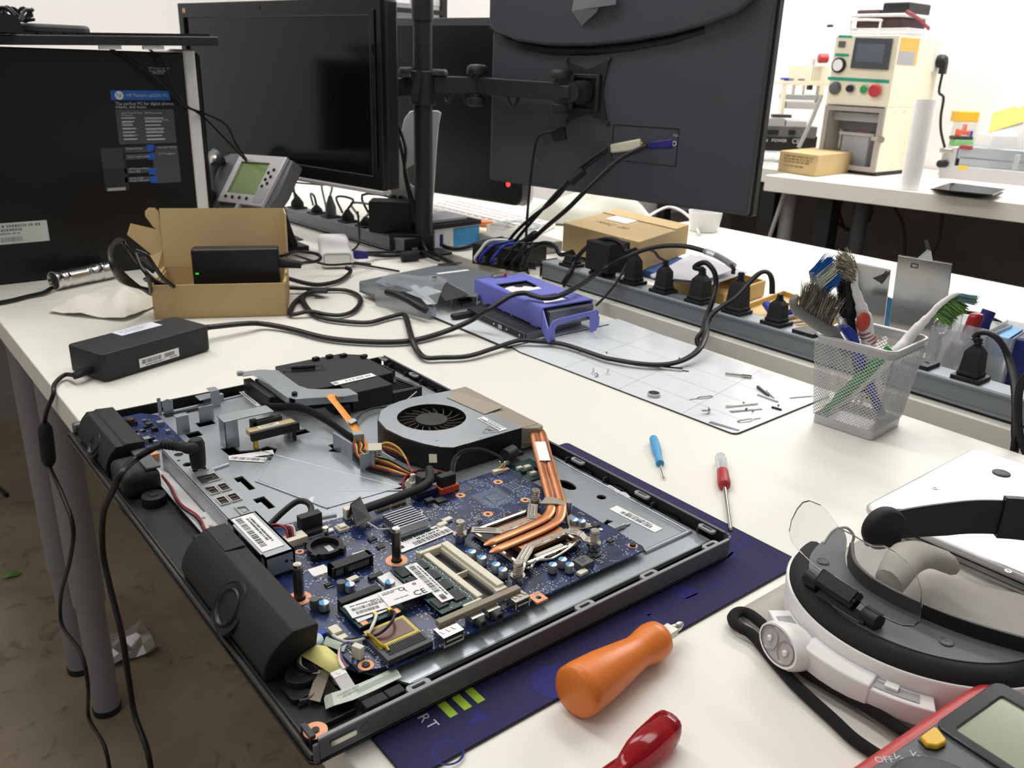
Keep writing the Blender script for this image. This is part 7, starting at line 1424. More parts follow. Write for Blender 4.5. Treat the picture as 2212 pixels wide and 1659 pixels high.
for k in range(5):MB().tube([(c_.x-.17+.012*i,YT-.056+rnd.uniform(-.01,.01),kz2+.032+.010*math.sin(i*1.7+k))for i in range(8)],.0026,n=6,smooth=4).build('tangled_cable',M['dgrey' if k%2 else 'rubber'],hs_)
def facing(P,Q):
 P,Q=Vector(P),Vector(Q);x=Vector((Q.x-P.x,Q.y-P.y,0)).normalized();z=x.cross(Vector((0,0,1)));return axes(P,x,(0,0,1),z),math.atan2(x.y,x.x)
R_,Lp=DP(829,413,1.65),DP(382,3,1.93)
FM,am=facing((Lp.x,Lp.y,R_.z),R_);mw=(Vector((R_.x,R_.y,0))-Vector((Lp.x,Lp.y,0))).length;mh=VP(801,-6,R_,am).z-R_.z
mo=thing('monitor','black flat monitor with its dark screen facing us, left of the pole','monitor',mat4=FM)
bz=mat('bezel_black',(20,20,21),.22)
MB(FM).bx(0,mw,0,mh,-.045,-.012).build('back_shell',M['black'],mo,bevel=.006)
MB(FM).prism([(0,0),(mw,0),(mw,mh),(0,mh)],-.012,0,holes=[cut([(.020,.026),(mw-.032,.026),(mw-.032,mh-.030),(.020,mh-.030)])]).build('bezel',bz,mo,bevel=.0015)
MB(FM).bx(.020,mw-.032,.026,mh-.030,-.011,-.006).build('screen',M['screen'],mo)
MB(FM).bx(.02,mw+.0005,-.008,-.0003,-.020,.004).build('silver_chin',M['silver'],mo,bevel=.0015)
MB(FM).bx(mw-.022,mw-.014,.04,mh-.02,.0002,.0035).build('gloss_strip',M['gloss'],mo,bevel=.001)
b=MB(FM)
for k,c in enumerate(((0,.0),(.0035,.0012),(.007,0))):b.m(k).bx(.020+c[0],.0235+c[0],mh-.020+c[1],mh-.011+c[1],.0002,.0006)
b.build('bird_emblem',[mat('emblem_yellow',(214,160,60),.5),mat('emblem_red',(170,70,50),.5),M['wink']],mo,smooth=0)
MB(FM).lathe([(.004,.0002),(.004,.0008),(.002,.0009)],TR(mw*.46,mh-.014,0),n=16,caps=False).build('webcam',M['gloss'],mo)
PO=Vector((1.0,1.53,0));pr_=.0192
arm_=thing('monitor_stand','black monitor pole with clamped swivel arms at the desk edge','monitor arm',(1.0,1.53,0))
pm=mat('arm_black',(36,37,39),.5,bump=.05,bscale=1500)
MB().cyl((PO.x,PO.y,.0),(PO.x,PO.y,.52),pr_,n=28).build('pole',pm,arm_)
MB().cyl((PO.x,PO.y,.4605),(PO.x,PO.y,.56),pr_*1.12,n=28).build('upper_sleeve',pm,arm_);MB().cyl((PO.x,PO.y,.419),(PO.x,PO.y,.4205),pr_*1.03,n=28).build('sleeve_ring',M['dgrey'],arm_)
MB().bx(PO.x-.05,PO.x+.04,PO.y-.05,PO.y+.04,.0,.006).build('base_plate',pm,arm_,bevel=.001)
zc=ZA(PO,187)
MB().cyl((PO.x,PO.y,zc-.035),(PO.x,PO.y,zc+.030),pr_*1.38,n=24).build('collar',pm,arm_,bevel=.002)
for s,a in((1,.6),(-1,2.2)):
 q=PO-fwdv*pr_*1.3-rgtv*.012;MB().cyl(q+Vector((0,0,.012*s)),q-fwdv*.012-rgtv*.01+Vector((0,0,.012*s)),.005,n=10).build('clamp_bolt',M['mgrey'],arm_,bevel=.0008)
MB().slab(PO-fwdv*.03-rgtv*.022+Vector((0,0,zc-.028)),PO-fwdv*.03-rgtv*.006+Vector((0,0,zc-.028)),PO-fwdv*.03+rgtv*.002+Vector((0,0,zc+.03)),PO-fwdv*.03-rgtv*.008+Vector((0,0,zc+.03)),.006).build('clamp_lever',pm,arm_)
def bar(A,B,h_,th,name):
 A,B=Vector(A),Vector(B);d=(B-A).normalized();b=MB();b.sweep([(-th,-h_),(th,-h_),(th,h_),(-th,h_)],A,B);return b.build(name,pm,arm_,bevel=.003)
E1=DP(1030,185,1.725);E2=DP(1212,197,1.60);
bar(PO+rgtv*.02+Vector((0,0,E1.z)),E1,.0165,.011,'inner_arm');bar(E1-Vector((0,0,0)),E2,.0165,.011,'outer_arm')
for E,u_ in((E1,1),(E2,1)):
 MB().cyl(E-Vector((0,0,.024)),E+Vector((0,0,.024)),.0125,n=20).build('joint_pin',pm,arm_,bevel=.001)
 MB().lathe([(.020,.022),(.0215,.026),(.020,.036),(.014,.040),(.0005,.041)],TR(E.x,E.y,E.z),n=24,caps=False).lathe([(.0005,-.040),(.014,-.040),(.020,-.034),(.0205,-.024),(.018,-.022)],TR(E.x,E.y,E.z),n=24,caps=False).build('joint_cap',pm,arm_,smooth=50)
for t_ in(.35,.75):q=(PO+Vector((0,0,E1.z))).lerp(E1,t_+.1);MB().tube([q+Vector((0,0,-.016))-rgtv*.012,q+Vector((0,0,-.036)),q+Vector((0,0,-.016))+rgtv*.012],.003,n=8,smooth=5).build('cable_hook',pm,arm_)
q=E1.lerp(E2,.45);MB().tube([q+Vector((0,0,-.016))-rgtv*.012,q+Vector((0,0,-.036)),q+Vector((0,0,-.016))+rgtv*.012],.003,n=8,smooth=5).build('cable_hook',pm,arm_)
MB().lathe([(.0005,.036),(.014,.036),(.0185,.032),(.0185,.024)],TR(PO.x-.03*rgtv.x,PO.y-.03*rgtv.y,zc),n=20,caps=False).build('joint_cap',pm,arm_,smooth=50);MB().lathe([(.0005,.034),(.018,.034),(.022,.030),(.022,.022)],TR((PO+rgtv*.028).x,(PO+rgtv*.028).y,zc),n=20,caps=False).build('joint_cap',pm,arm_,smooth=50)
LA=Vector((R_.x,R_.y,0)).lerp(Vector((Lp.x,Lp.y,0)),.35);zz=R_.z+mh*.5;bk_=FM.to_3x3()@Vector((0,0,-1))
LA=LA+bk_*.05+Vector((0,0,zz));bar(PO-rgtv*.02+Vector((0,0,zc)),LA+bk_*.035,.0175,.011,'inner_arm');MB().cyl(LA,LA+bk_*.04,.02,n=16).build('tilt_joint',pm,arm_)
Bl,Br=DP(1057,389,1.81),DP(1614,466,1.46);Bl.z=Br.z
FBg,ab=facing(Bl,Br);bw=(Vector((Br.x-Bl.x,Br.y-Bl.y,0))).length;bh=.44
bm_=thing('monitor','large dark grey monitor seen from behind on the swivel arm','monitor',mat4=FBg)
bs=mat('monitor_back_grey',(66,69,76),.5,bump=.12,bscale=2500)
def BP(u,v,off=0):q=FBg.inverted()@VP(u,v,Br+(FBg.to_3x3()@Vector((0,0,off))),ab);return(q.x,q.y)
MB(FBg).bx(0,bw,0,bh,-.022,0).build('back_shell',bs,bm_,bevel=.004)
MB(FBg).bx(bw-.012,bw+.004,-.003,bh,-.030,-.012).build('screen_edge',M['black'],bm_,bevel=.002)
MB(FBg).bx(-.003,bw+.003,-.003,.001,-.030,-.010).build('bottom_edge',M['black'],bm_,bevel=.001)
cr3=crop(1000,0,3.16)
arc_=[(168,150),(250,215),(400,282),(600,312),(870,314),(1150,286),(1440,236),(1700,166),(1900,86),(2010,-10)]
pa=[BP(*cr3(x,y))for x,y in arc_];pa[0]=(.003,pa[0][1])
poly=pa+[(bw-.012,bh-.001),(.003,bh-.001)]
MB(FBg).prism(poly,0,.0165).build('raised_back',bs,bm_,bevel=.005,bseg=3)
pb2=[BP(*cr3(x,y+y2))for x,y,y2 in((180,190,0),(300,290,0),(420,345,0),(620,378,0),(870,380,0),(1150,350,0),(1430,300,0),(1650,230,0))]
b=MB(FBg);n=8
inner_=[BP(*cr3(x,y))for x,y in((180,165),(300,248),(420,290),(620,318),(870,318),(1150,290),(1430,240),(1650,180))]
b.v=[(x,y,.0006)for x,y in pb2]+[(x,y,.0012)for x,y in inner_];b.f=[[i,i+1,n+i+1,n+i]for i in range(n-1)];b.mi=[0]*(n-1);b.build('grip_recess',M['black'],bm_,solid=.0004)
q0,q1=BP(1325,268),BP(1468,278);q2=BP(1320,345)
MB(FBg).prism([q0,q1,(q1[0],q2[1]),(q0[0],q2[1])][::-1],.0001,.0006,holes=[[(q0[0]+.002,q0[1]-.002),(q1[0]-.002,q1[1]-.002),(q1[0]-.002,q2[1]+.001),(q0[0]+.002,q2[1]+.001)]]).build('port_recess',M['black'],bm_)
b=MB(FBg);x_,y_=BP(1457,310);b.prism(circ(x_,y_,.0045,16),.0004,.0008,holes=[cut(circ(x_,y_,.0030,14))]);text(b,'VGA',.006,TR(x_-.004,y_+.012,.0006));b.build('port_marks',M['wink'],bm_,smooth=0)
vx=[BP(*cr3(*p))for p in((715,410),(1005,405),(990,840),(710,835))]
cxv,cyv=(vx[0][0]+vx[2][0])/2,(vx[0][1]+vx[2][1])/2
star=[]
for i in range(4):
 p=vx[i];nx_=vx[(i+1)%4];star+=[p,((p[0]+nx_[0])/2*.72+cxv*.28,(p[1]+nx_[1])/2*.72+cyv*.28)]
MB(FBg).prism(star[::-1],.0008,.0035).build('mount_plate',pm,arm_,bevel=.0008)
for p in vx:MB(FBg).lathe([(.0042,0),(.0042,.004),(.003,.0055)],TR(p[0],p[1],.0012),n=14).build('mount_screw',M['dgrey'],arm_)
h1=BP(*cr3(720,500));h2=BP(*cr3(940,760));MB(FBg).prism([(h1[0],h1[1]),(h2[0],h1[1]),(h2[0],h2[1]),(h1[0],h2[1])][::-1],.0036,.012,holes=[cut([(h1[0]+.004,h1[1]-.008),(h2[0]-.008,h1[1]-.008),(h2[0]-.008,h2[1]+.004),(h1[0]+.004,h2[1]+.004)])]).build('tilt_frame',pm,arm_,bevel=.0015)
cb_=BP(*cr3(850,630));cw_=FBg@Vector((cb_[0],cb_[1],.0));nb=FBg.to_3x3()@Vector((0,0,1))
MB().lathe([(.020,.004),(.021,.010),(.021,.030),(.017,.036),(.017,.052)],axes(cw_,(0,0,1),nb.cross(Vector((0,0,1))),nb),n=24).build('tilt_ball',pm,arm_,smooth=40)
bar(cw_+nb*.05,E2,.012,.010,'wrist')
MB().slab(E2+Vector((0,0,-.03))-rgtv*.004,E2+Vector((0,0,-.03))+rgtv*.022,E2+Vector((0,0,.03))+rgtv*.022,E2+Vector((0,0,.03))-rgtv*.004,.014).build('wrist_block',pm,arm_)
pbag=thing('plastic_scrap','torn clear plastic scrap stuck on the back of the large monitor','plastic',FBg@Vector((*BP(1280,20),.017)))
b=MB(FBg);P2=[BP(*cr3(x,y))for x,y in((830,-90),(950,-60),(1110,-60),(1105,40),(990,48),(975,90),(850,180),(795,80))];cc_=BP(*cr3(890,70));rnd=random.Random(5)
b.v=[(x,y,.018+rnd.uniform(0,.012))for x,y in P2]+[(cc_[0],cc_[1],.034)];b.f=[[i,(i+1)%8,8]for i in range(8)];b.mi=[0]*8;b.build('film',mat('grey_film',(150,152,158),.25,trans=.3,alpha=.75),pbag,smooth=0,solid=.0006)
def BW(u,v,off):return VP(u,v,Br+nb*off,ab)
vgc=thing('video_cable','black video cable with a royal blue plug in the large monitor back','cable',BW(1420,312,.01))
def plug2(par,u0,v0,u1,v1,off,w,m,name):
 a_,c_=BW(u0,v0,off),BW(u1,v1,off);d=c_-a_;up_=d.cross(nb).normalized()*w;b=MB();b.slab(a_-up_*.8-nb*.008,c_-up_-nb*.008,c_+up_-nb*.008,a_+up_*.8-nb*.008,.016);return b.build(name,M[m],par,bevel=.003)
plug2(vgc,1395,315,1448,310,.010,.0085,'vga','blue_plug')
MB().tube([BW(1398,315,.010),BW(1375,325,.016),BW(1340,343,.03),BW(1300,378,.05),BW(1262,415,.07),SP(1225,452,1.10),SP(1180,490,1.10),SP(1155,512,1.10),SP(1120,540,1.10),SP(1090,575,1.085),SP(1075,600,1.07)],.0046,n=10,smooth=5).build('cable',M['rubber'],vgc,smooth=60)
MB().cyl(SP(1158,505,1.10),SP(1125,530,1.10),.0085,n=16).build('ferrite_bead',M['blackm'],vgc,bevel=.002)
dvc=thing('video_cable','pair of black video cables with a white plug in the large monitor back','cable',BW(1345,318,.01))
plug2(dvc,1312,322,1378,312,.012,.010,'ivory','white_plug');plug2(dvc,1378,312,1383,311,.012,.004,'gold','gilt_tip')
for o in(0,1):
 MB().tube([BW(1313-3*o,320+6*o,.012),BW(1285,338+8*o,.02),BW(1255,360+10*o,.03),BW(1225,393+8*o,.045),BW(1195,425+10*o,.06),SP(1165-12*o,460+6*o,1.11),SP(1130-20*o,500+6*o,1.11),SP(1095-8*o,545,1.10),SP(1070+10*o,590,1.08)],.0034,n=10,smooth=5).build('cable',M['rubber'],dvc,smooth=60)
MB().cyl(BW(1262,368,.032),BW(1232,395,.045),.0085,n=16).build('ferrite_bead',M['blackm'],dvc,bevel=.002)
pwc=thing('power_cable','thin black power cable hanging from the monitor back down to the desk','cable',BW(1190,285,.01))
MB().slab(BW(1190,285,.004),BW(1218,275,.004),BW(1222,300,.004),BW(1196,305,.004),.010).build('plug',M['blackm'],pwc)
MB().tube([BW(1205,280,.010),BW(1175,288,.02),BW(1160,300,.022),BW(1152,335,.022),BW(1147,375,.03),SP(1142,430,1.12),SP(1137,500,1.11),SP(1138,560,1.10),SP(1143,600,1.06)],.0028,n=8,smooth=5).build('cable',M['rubber'],pwc,smooth=60)
mcb=thing('monitor_cable','two black cables hanging behind the left monitor beside the pole','cable',DP(835,215,1.8))
for o in(0,1):MB().tube([DP(822,205,1.76),DP(838+4*o,222,1.78),DP(852+8*o,270,1.80),DP(866+10*o,320,1.80),DP(876-2*o,370,1.80),DP(890-4*o,430,1.80),DP(905-4*o,490,1.81),DP(915,530,1.81),DP(925,552,1.80)],.0038,n=8,smooth=5).build('cable',M['rubber'],mcb)
Il,Ir=DP(800,428,2.28),DP(1125,447,1.97);Il.z=Ir.z
FI,ai=facing(Il,Ir);iw=Vector((Ir.x-Il.x,Ir.y-Il.y,0)).length;ih=VP(1051,41,Ir,ai).z-Ir.z
im=thing('desktop_computer','black-backed desktop computer with a silver stand on the far desk','computer',mat4=FI)
MB(FI).prism(rrect(-.15,iw,0,ih,.022,6),-.03,0).build('black_back',mat('back_black',(16,16,18),.3),im,bevel=.004)
MB(FI).prism(rrect(-.152,iw+.002,-.004,ih+.004,.024,6),-.045,-.031).build('aluminium_front',M['macalu'],im,bevel=.002)
MB(FI).bx(-.15,iw-.06,ih-.014,ih+.003,-.03,.002).build('top_band',mat('band_grey',(72,74,78),.4),im,bevel=.001)
q=FI.inverted()@VP(1098,398,Ir,ai);MB(FI).lathe([(.006,0),(.006,.001),(.0005,.0012)],TR(q.x,q.y,0),n=16,caps=False).build('red_light',mat('red_led',(255,60,60),.4,emit=2.0),im)
cr2=crop(600,0,3.16);SO_=DP(905,470,1.90);FA=axes(SO_,rgtv,(0,0,1),-fwdv);FAi=FA.inverted()
sp_=[FAi@VP(*cr2(x,y),SO_,FACE)for x,y in((725,1480),(760,1310),(840,920),(865,810),(905,757),(1090,755),(1116,770),(1100,850),(1085,1020),(1060,1400),(1055,1500))]
hole=[FAi@VP(*cr2(x,y),SO_,FACE)for x,y in((880,1150),(930,1120),(985,1150),(985,1250),(930,1275),(880,1235))]
MB(FA).prism([(p.x,p.y)for p in sp_][::-1],-.006,.004,holes=[cut([(p.x,p.y)for p in hole])]).build('silver_stand',mat('stand_alu',(222,222,224),.45,metal=.15),im,bevel=.0015)
z0=sp_[0].y;MB(FA).bx(sp_[0].x-.0,sp_[-1].x+.01,-SO_.z+.0008,z0+.004,-.010,.004).bx(sp_[0].x-.0,sp_[-1].x+.01,-SO_.z+.0008,-SO_.z+.010,-.16,.004).build('stand_foot',mat('stand_alu',(222,222,224),.45,metal=.15),im,bevel=.0015)
th=math.radians(52);nP=Vector((-math.sin(th),0,math.cos(th)));PA=DP(473,437,1.78)
FP=axes(PA,(0,-1,0),(math.cos(th),0,math.sin(th)));u9=crop(440,310,9.76)
def PP(x,y,dz=0):q=FP.inverted()@PL(*u9(x,y),PA+nP*dz,nP);return(q.x,q.y)
ph=thing('desk_phone','grey desk phone with a green display, between tower and left monitor','phone',mat4=FP)
def quadp(pts,z0,z1,name,m,holes=(),bevel=0):
 p=[PP(*q)for q in pts]
 if sum(p[i][0]*p[(i+1)%len(p)][1]-p[(i+1)%len(p)][0]*p[i][1]for i in range(len(p)))<0:p.reverse()
 return MB(FP).prism(p,z0,z1,holes=[cut([PP(*q)for q in h])for h in holes]).build(name,m,ph,bevel=bevel)
phg=mat('phone_grey',(92,93,98),.45)
quadp(((560,190),(800,200),(1800,320),(1850,340),(1560,1000),(1240,1480),(1150,1900),(120,1750),(150,1400),(150,620),(330,300)),-.030,-.002,'phone_body',phg,bevel=.003)
quadp(((820,250),(1800,320),(1260,1365),(325,1240)),-.002,.006,'display_bezel',M['silver'],holes=(((845,410),(1445,450),(1120,1120),(520,1055)),),bevel=.0012)
quadp(((845,410),(1445,450),(1120,1120),(520,1055)),-.0018,.0018,'lcd',M['lcdgreen'])
quadp(((1200,1000),(1420,1000),(1260,1290),(1060,1280)),.0062,.0066,'button_guide',M['lgrey'])
for x,y in((520,1145),(660,1165),(810,1180),(960,1200),(1540,600),(1425,660),(1470,745),(1360,800),(1395,885),(1285,940)):
 p=PP(x,y);MB(FP).lathe([(.0034,.006),(.0034,.0085),(.002,.0092)],TR(p[0],p[1],0),n=12).build('phone_button',M['black'],ph)
for x,y,s in((290,1390,.004),(400,1400,.004),(510,1410,.004),(920,1450,.009),(1130,1470,.009)):p=PP(x,y);MB(FP).box((p[0],p[1],.001),(s,.010,.006),.4).build('phone_key',M['black']if s<.005 else M['dgrey'],ph,bevel=.001)
quadp(((640,1500),(760,1270),(800,1300),(690,1540)),-.002,.006,'volume_rocker',M['silver'])
b=MB(FP);hp2=[PP(430,330),PP(330,500),PP(250,700),PP(190,900),PP(170,1200)]
b.tube([(p[0],p[1],.014+.008*math.sin(i*PI/4))for i,p in enumerate(hp2)],.018,n=12,smooth=4,flat=1.3,up=(0,0,1));b.build('handset',mat('handset_grey',(84,85,89),.4),ph,smooth=60)
p=PP(430,505);MB(FP).lathe([(.010,.026),(.012,.030),(.006,.034),(.0005,.0335)],TR(p[0],p[1],0),n=18,caps=False).build('earpiece_hook',M['chrome'],ph,smooth=50)
MB().bx(PA.x+.02,PA.x+.14,PA.y-.12,PA.y+.06,.0008,.012).slab((PA.x+.12,PA.y+.05,.012),(PA.x+.12,PA.y-.11,.012),(PA.x+.075,PA.y-.11,PA.z+.06),(PA.x+.075,PA.y+.05,PA.z+.06),.012).build('phone_stand',M['black'],ph)
def blockbox(name,label,cat,p0,p1,dep,h,m,parent_parts=None,z0=.0005,bevel=.001,mats=None,part='box_body'):
 p0,p1=Vector(p0),Vector(p1);d=p1-p0;F=axes((p0.x,p0.y,0),(d.x,d.y,0),Vector((-d.y,d.x,0)),(0,0,1));L=math.hypot(d.x,d.y)
 t=thing(name,label,cat,mat4=F);MB(F).bx(0,L,0,dep,z0,z0+h).build(part,M[m]if isinstance(m,str)else m,t,bevel=bevel);return t,F,L
bt=thing('blue_tray','flat blue plastic tray under the brown carton','tray',(1.30,1.13,0))
MB().prism([(1.245,1.06),(1.40,1.06),(1.42,1.36),(1.26,1.36)],.0006,.014).build('tray_body',mat('tray_blue',(40,80,140),.5),bt,bevel=.002)
CPn=W(1374,590,.0146);CL_=W(1214,542,.0146);CRt=W(1482,548,.0146)
cn_=thing('carton','closed brown carton with a pale label on top, behind the power strip','box',(CPn.x,CPn.y,.0146));zt3=ZA(CPn,523)
MB().prism([(CPn.x,CPn.y),(CRt.x,CRt.y),(CRt.x+CL_.x-CPn.x,CRt.y+CL_.y-CPn.y),(CL_.x,CL_.y)],.0146,zt3).build('carton_body',M['card'],cn_,bevel=.0012)
x_,y_=(CRt-CPn)*.25,(CL_-CPn);
MB().slab(*(Vector((p.x,p.y,zt3+.0004))for p in(CPn+(CRt-CPn)*.72,CPn+(CRt-CPn)*1.0,CPn+(CRt-CPn)*1.0+y_,CPn+(CRt-CPn)*.72+y_)),.0016).build('lid_flap',M['cardin'],cn_)
MB().slab(*(Vector((p.x,p.y,zt3+.0006))for p in(CPn+(CRt-CPn)*.50+y_*.50,CPn+(CRt-CPn)*.72+y_*.50,CPn+(CRt-CPn)*.72+y_*.80,CPn+(CRt-CPn)*.50+y_*.80)),.0004).build('pale_label',M['paper'],cn_)
b=MB();text(b,'MAC  20',.026,axes((CPn+(CRt-CPn)*.30+y_*.80).to_2d().to_3d()+Vector((0,0,zt3+.0008)),-y_.to_2d().to_3d(),(CRt-CPn).to_2d().to_3d()));b.build('marker_writing',mat('marker_brown',(124,106,74),.8),cn_,smooth=0)
wk=thing('keyboard','white keyboard on the far desk under the black-backed computer','keyboard',W(1040,470))
kp=[W(*q)for q in((920,452),(1160,512),(1200,492),(1000,440))];MB().prism([(p.x,p.y)for p in kp][::-1],.0008,.012).build('keyboard_body',M['white'],wk,bevel=.002)
for r_ in range(4):
 for k in range(15):
  p=kp[0].lerp(kp[1],(k+.5)/15.5).lerp(kp[3].lerp(kp[2],(k+.5)/15.5),(r_+.6)/4.6);MB(TR(p.x,p.y,.0123,math.atan2((kp[1]-kp[0]).y,(kp[1]-kp[0]).x))).bx(-.011,.011,-.011,.011,0,.004).build('key',M['white'],wk)
t,F,L=blockbox('blue_box','white and sky blue box right of the monitor pole','box',W(938,542),W(1034,528),.10,.046,'paper')
MB(F).bx(L*.42,L+.0006,-.0006,.0,.003,.044).build('blue_print',M['sky'],t);MB(F).bx(L*.12,L*.19,-.0006,0,.008,.034).build('violet_mark',M['vga'],t)
t=thing('notebook','black notebook with grey papers stacked on the white and blue box','notebook',F@Vector((L*.4,.05,.047)))
MB(F).bx(-.02,L*1.02,-.004,.10,.0468,.056).build('cover',M['black'],t);MB(F).bx(-.02,L*.8,.01,.09,.0562,.066).build('papers',M['lgrey'],t,bevel=.003)
for lab,u0,v0,u1,v1,m,h in(('upper orange block on the far desk right of the notebook',1045,488,1064,486,'orange',.012),('lower orange block on the far desk right of the blue box',1036,512,1062,508,'yellow',.010)):
 blockbox('orange_block',lab,'block',W(u0,v0+3),W(u1,v1+3),.04,h,m)
td=thing('clear_tray','clear plastic tray with yellow pieces on the far desk','tray',W(1110,498));p=W(1112,505);
MB(TR(p.x,p.y,0,.2)).prism(rrect(-.06,.06,-.04,.05,.02),.0008,.022,holes=[cut(rrect(-.056,.056,-.036,.046,.018))]).build('tray_wall',M['clearplas'],td);MB(TR(p.x,p.y,0,.2)).bx(-.02,.03,-.02,.02,.001,.010).build('yellow_piece',M['tapey'],td,bevel=.004)
blockbox('grey_router','pale grey flat box left of the carton on the opposite desk','device',W(1120,556),W(1215,545),.16,.026,mat('router_grey',(176,176,170),.5),bevel=.003,part='device_body')
bg=thing('plastic_bag','pale crumpled plastic bag heaped behind the carton','bag',W(1280,475));rnd=random.Random(14);b=MB();n=12;c0=W(1275,478)
for j in range(n+1):
 for i in range(n+1):
  u,v=-1+2*i/n,-1+2*j/n;r2=max(abs(u),abs(v));b.v.append((c0.x+u*.17*rgtv.x+v*.08*fwdv.x+rnd.uniform(-.01,.01),c0.y+u*.17*rgtv.y+v*.08*fwdv.y+rnd.uniform(-.01,.01),.002+.085*(1-r2**3)*(.75+.25*math.sin(4*u+3*v))+rnd.uniform(0,.016)*(1-r2)))
b.f=[[j*(n+1)+i,j*(n+1)+i+1,(j+1)*(n+1)+i+1,(j+1)*(n+1)+i]for j in range(n)for i in range(n)];b.mi=[0]*len(b.f);b.build('bag_film',mat('bag_pale',(226,228,212),.35),bg,smooth=60,solid=.0006,sub=1)
cp=thing('white_cup','small translucent white cup under the large monitor','cup',W(1520,498));p=W(1520,498)
MB().lathe([(.036,.0008),(.043,.050),(.041,.050),(.034,.003),(.0005,.003)],TR(p.x,p.y,0),n=28,caps=False).build('cup_wall',M['white'],cp,smooth=50)
wc_=thing('white_cable','white cables lying on the desk beside the white cup','cable',W(1420,470))
MB().tube([W(1370,492,.006),W(1400,468,.01),W(1440,448,.02),W(1470,455,.02),W(1500,480,.012),W(1510,505,.006)],.004,n=8,smooth=5).build('cable',M['white'],wc_)
tr=thing('tan_tray','tan tray holding folded clear bags behind the strip','tray',(1.3,.98,0))
def tray(t,pts,h,m):
 q=[W(*p)for p in pts];cx_=sum(p.x for p in q)/4;cy_=sum(p.y for p in q)/4;o=[(p.x,p.y)for p in q]
 if sum(o[i][0]*o[(i+1)%4][1]-o[(i+1)%4][0]*o[i][1]for i in range(4))<0:o.reverse()
 MB().prism(o,.0008,h,holes=[cut([(cx_+(x-cx_)*.95,cy_+(y-cy_)*.95)for x,y in o])]).build('tray_wall',m,t,bevel=.001);MB().prism([(cx_+(x-cx_)*.96,cy_+(y-cy_)*.96)for x,y in o],.0006,.003).build('tray_floor',m,t)
 return cx_,cy_
tn=mat('tray_tan',(214,178,108),.5)
tray(tr,((1425,625),(1560,672),(1650,640),(1520,600)),.030,tn)
bgs=thing('clear_bags','pile of folded clear plastic bags in the tan tray','bag',(1.3,.98,.03));rnd=random.Random(8)
for k in range(6):
 b=MB();zq=.030+k*.0050
 q=[W(x+rnd.uniform(-14,14),y+rnd.uniform(-6,6),zq)for x,y in((1415,600),(1520,618),(1605,590),(1500,560))];q=[p+Vector((0,0,rnd.uniform(0,.006)))for p in q]
 b.slab(*q,.0012);b.build('bag_sheet',mat('bag_grey',(176,178,190),.2,alpha=.8),bgs,smooth=0)
tr2=thing('tan_tray','shallow tan tray with bits and a blue clip, beside the mesh cup','tray',(1.27,.78,0));tray(tr2,((1590,678),(1745,735),(1830,690),(1690,640)),.012,tn)
bc=thing('blue_clip','bright blue plastic clip with hair-like wire in the shallow tan tray','clip',W(1690,668,.004));MB().tube([W(1655,655,.02),W(1672,676,.008),W(1700,678,.008),W(1718,670,.014)],.006,n=8,smooth=4,flat=1.5,up=(0,0,1)).build('clip_body',M['blue'],bc)
b=MB()
for k in range(14):b.tube([W(1685+rnd.uniform(-8,8),668,.010),W(1700+rnd.uniform(-14,14),655,.022+rnd.uniform(0,.012)),W(1728+rnd.uniform(-10,10),660,.012)],.0008,n=4,smooth=3)
b.build('wire_fuzz',M['bristle'],bc,kind='stuff')
for k,(u0,v0,u1,v1,lab)in enumerate(((1680,690,1735,678,'upper pale pick in the shallow tan tray'),(1690,700,1745,692,'lower pale pick in the shallow tan tray'))):
 t=thing('metal_pick',lab,'tool',W(u0,v0,.006),group='picks in the shallow tray');MB().cyl(W(u0,v0,.008),W(u1,v1,.008),.003,n=8).build('rod',M['lgrey'],t)
def plate_(label,pts,base,m='galv'):
 p0=W(*base[0]);p1=W(*base[1]);F,a=facing(p0,p1);t=thing('metal_sheet',label,'panel',mat4=F,group='metal display backs standing on the desk');q=[]
 for u,v in pts:w_=F.inverted()@VP(u,v,p0,a);q.append((w_.x,w_.y))
 q[0]=(q[0][0],.0008);q[1]=(q[1][0],.0008)
 MB(F).prism(q,-.003,0).build('panel_sheet',M['mirror'],t,bevel=.0004);MB(F).prism([(x*1.004-.0005,y*1.003)for x,y in q],-.0045,-.0031).build('dark_back',M['black'],t)
 return t,F,q
t,F,q=plate_('left metal panel with a torn dark tab near its top corner',((1825,718),(1905,735),(1923,584),(1838,566)),((1825,718),(1905,735)))
w0=q[2][0];h0=q[2][1];MB(F).slab((w0*.55,h0*.86,.001),(w0*.85,h0*.80,.001),(w0*.95,h0*.93,.012),(w0*.88,h0*.95,.014),.001).slab((w0*.85,h0*.93,.012),(w0*.98,h0*1.02,.016),(w0*1.0,h0*1.0,.016),(w0*.88,h0*.90,.012),.001).build('torn_tab',M['dgrey'],t)
t,F,q=plate_('taller right metal panel standing behind the white and green toothbrush',((1915,745),(2030,770),(2056,571),(1940,552)),((1915,745),(2030,770)))
w0=q[2][0];h0=q[2][1];MB(F).prism(rrect(w0*.18,w0*.34,h0*.90,h0*.95,.001,2),.0001,.0006,holes=[cut(rrect(w0*.2,w0*.32,h0*.912,h0*.938,.001,2))]).build('stamped_frame',M['dgrey'],t);MB(F).slab((w0*.25,h0*.985,-.002),(w0*.62,h0*.985,-.002),(w0*.5,h0*1.09,-.01),(w0*.42,h0*1.10,-.01),.001).build('torn_flex',M['lgrey'],t);MB(F).slab((w0*.40,h0*1.09,-.01),(w0*.5,h0*1.09,-.01),(w0*.36,h0*1.20,-.014),(w0*.30,h0*1.19,-.014),.001).build('torn_flex',M['dgrey'],t)
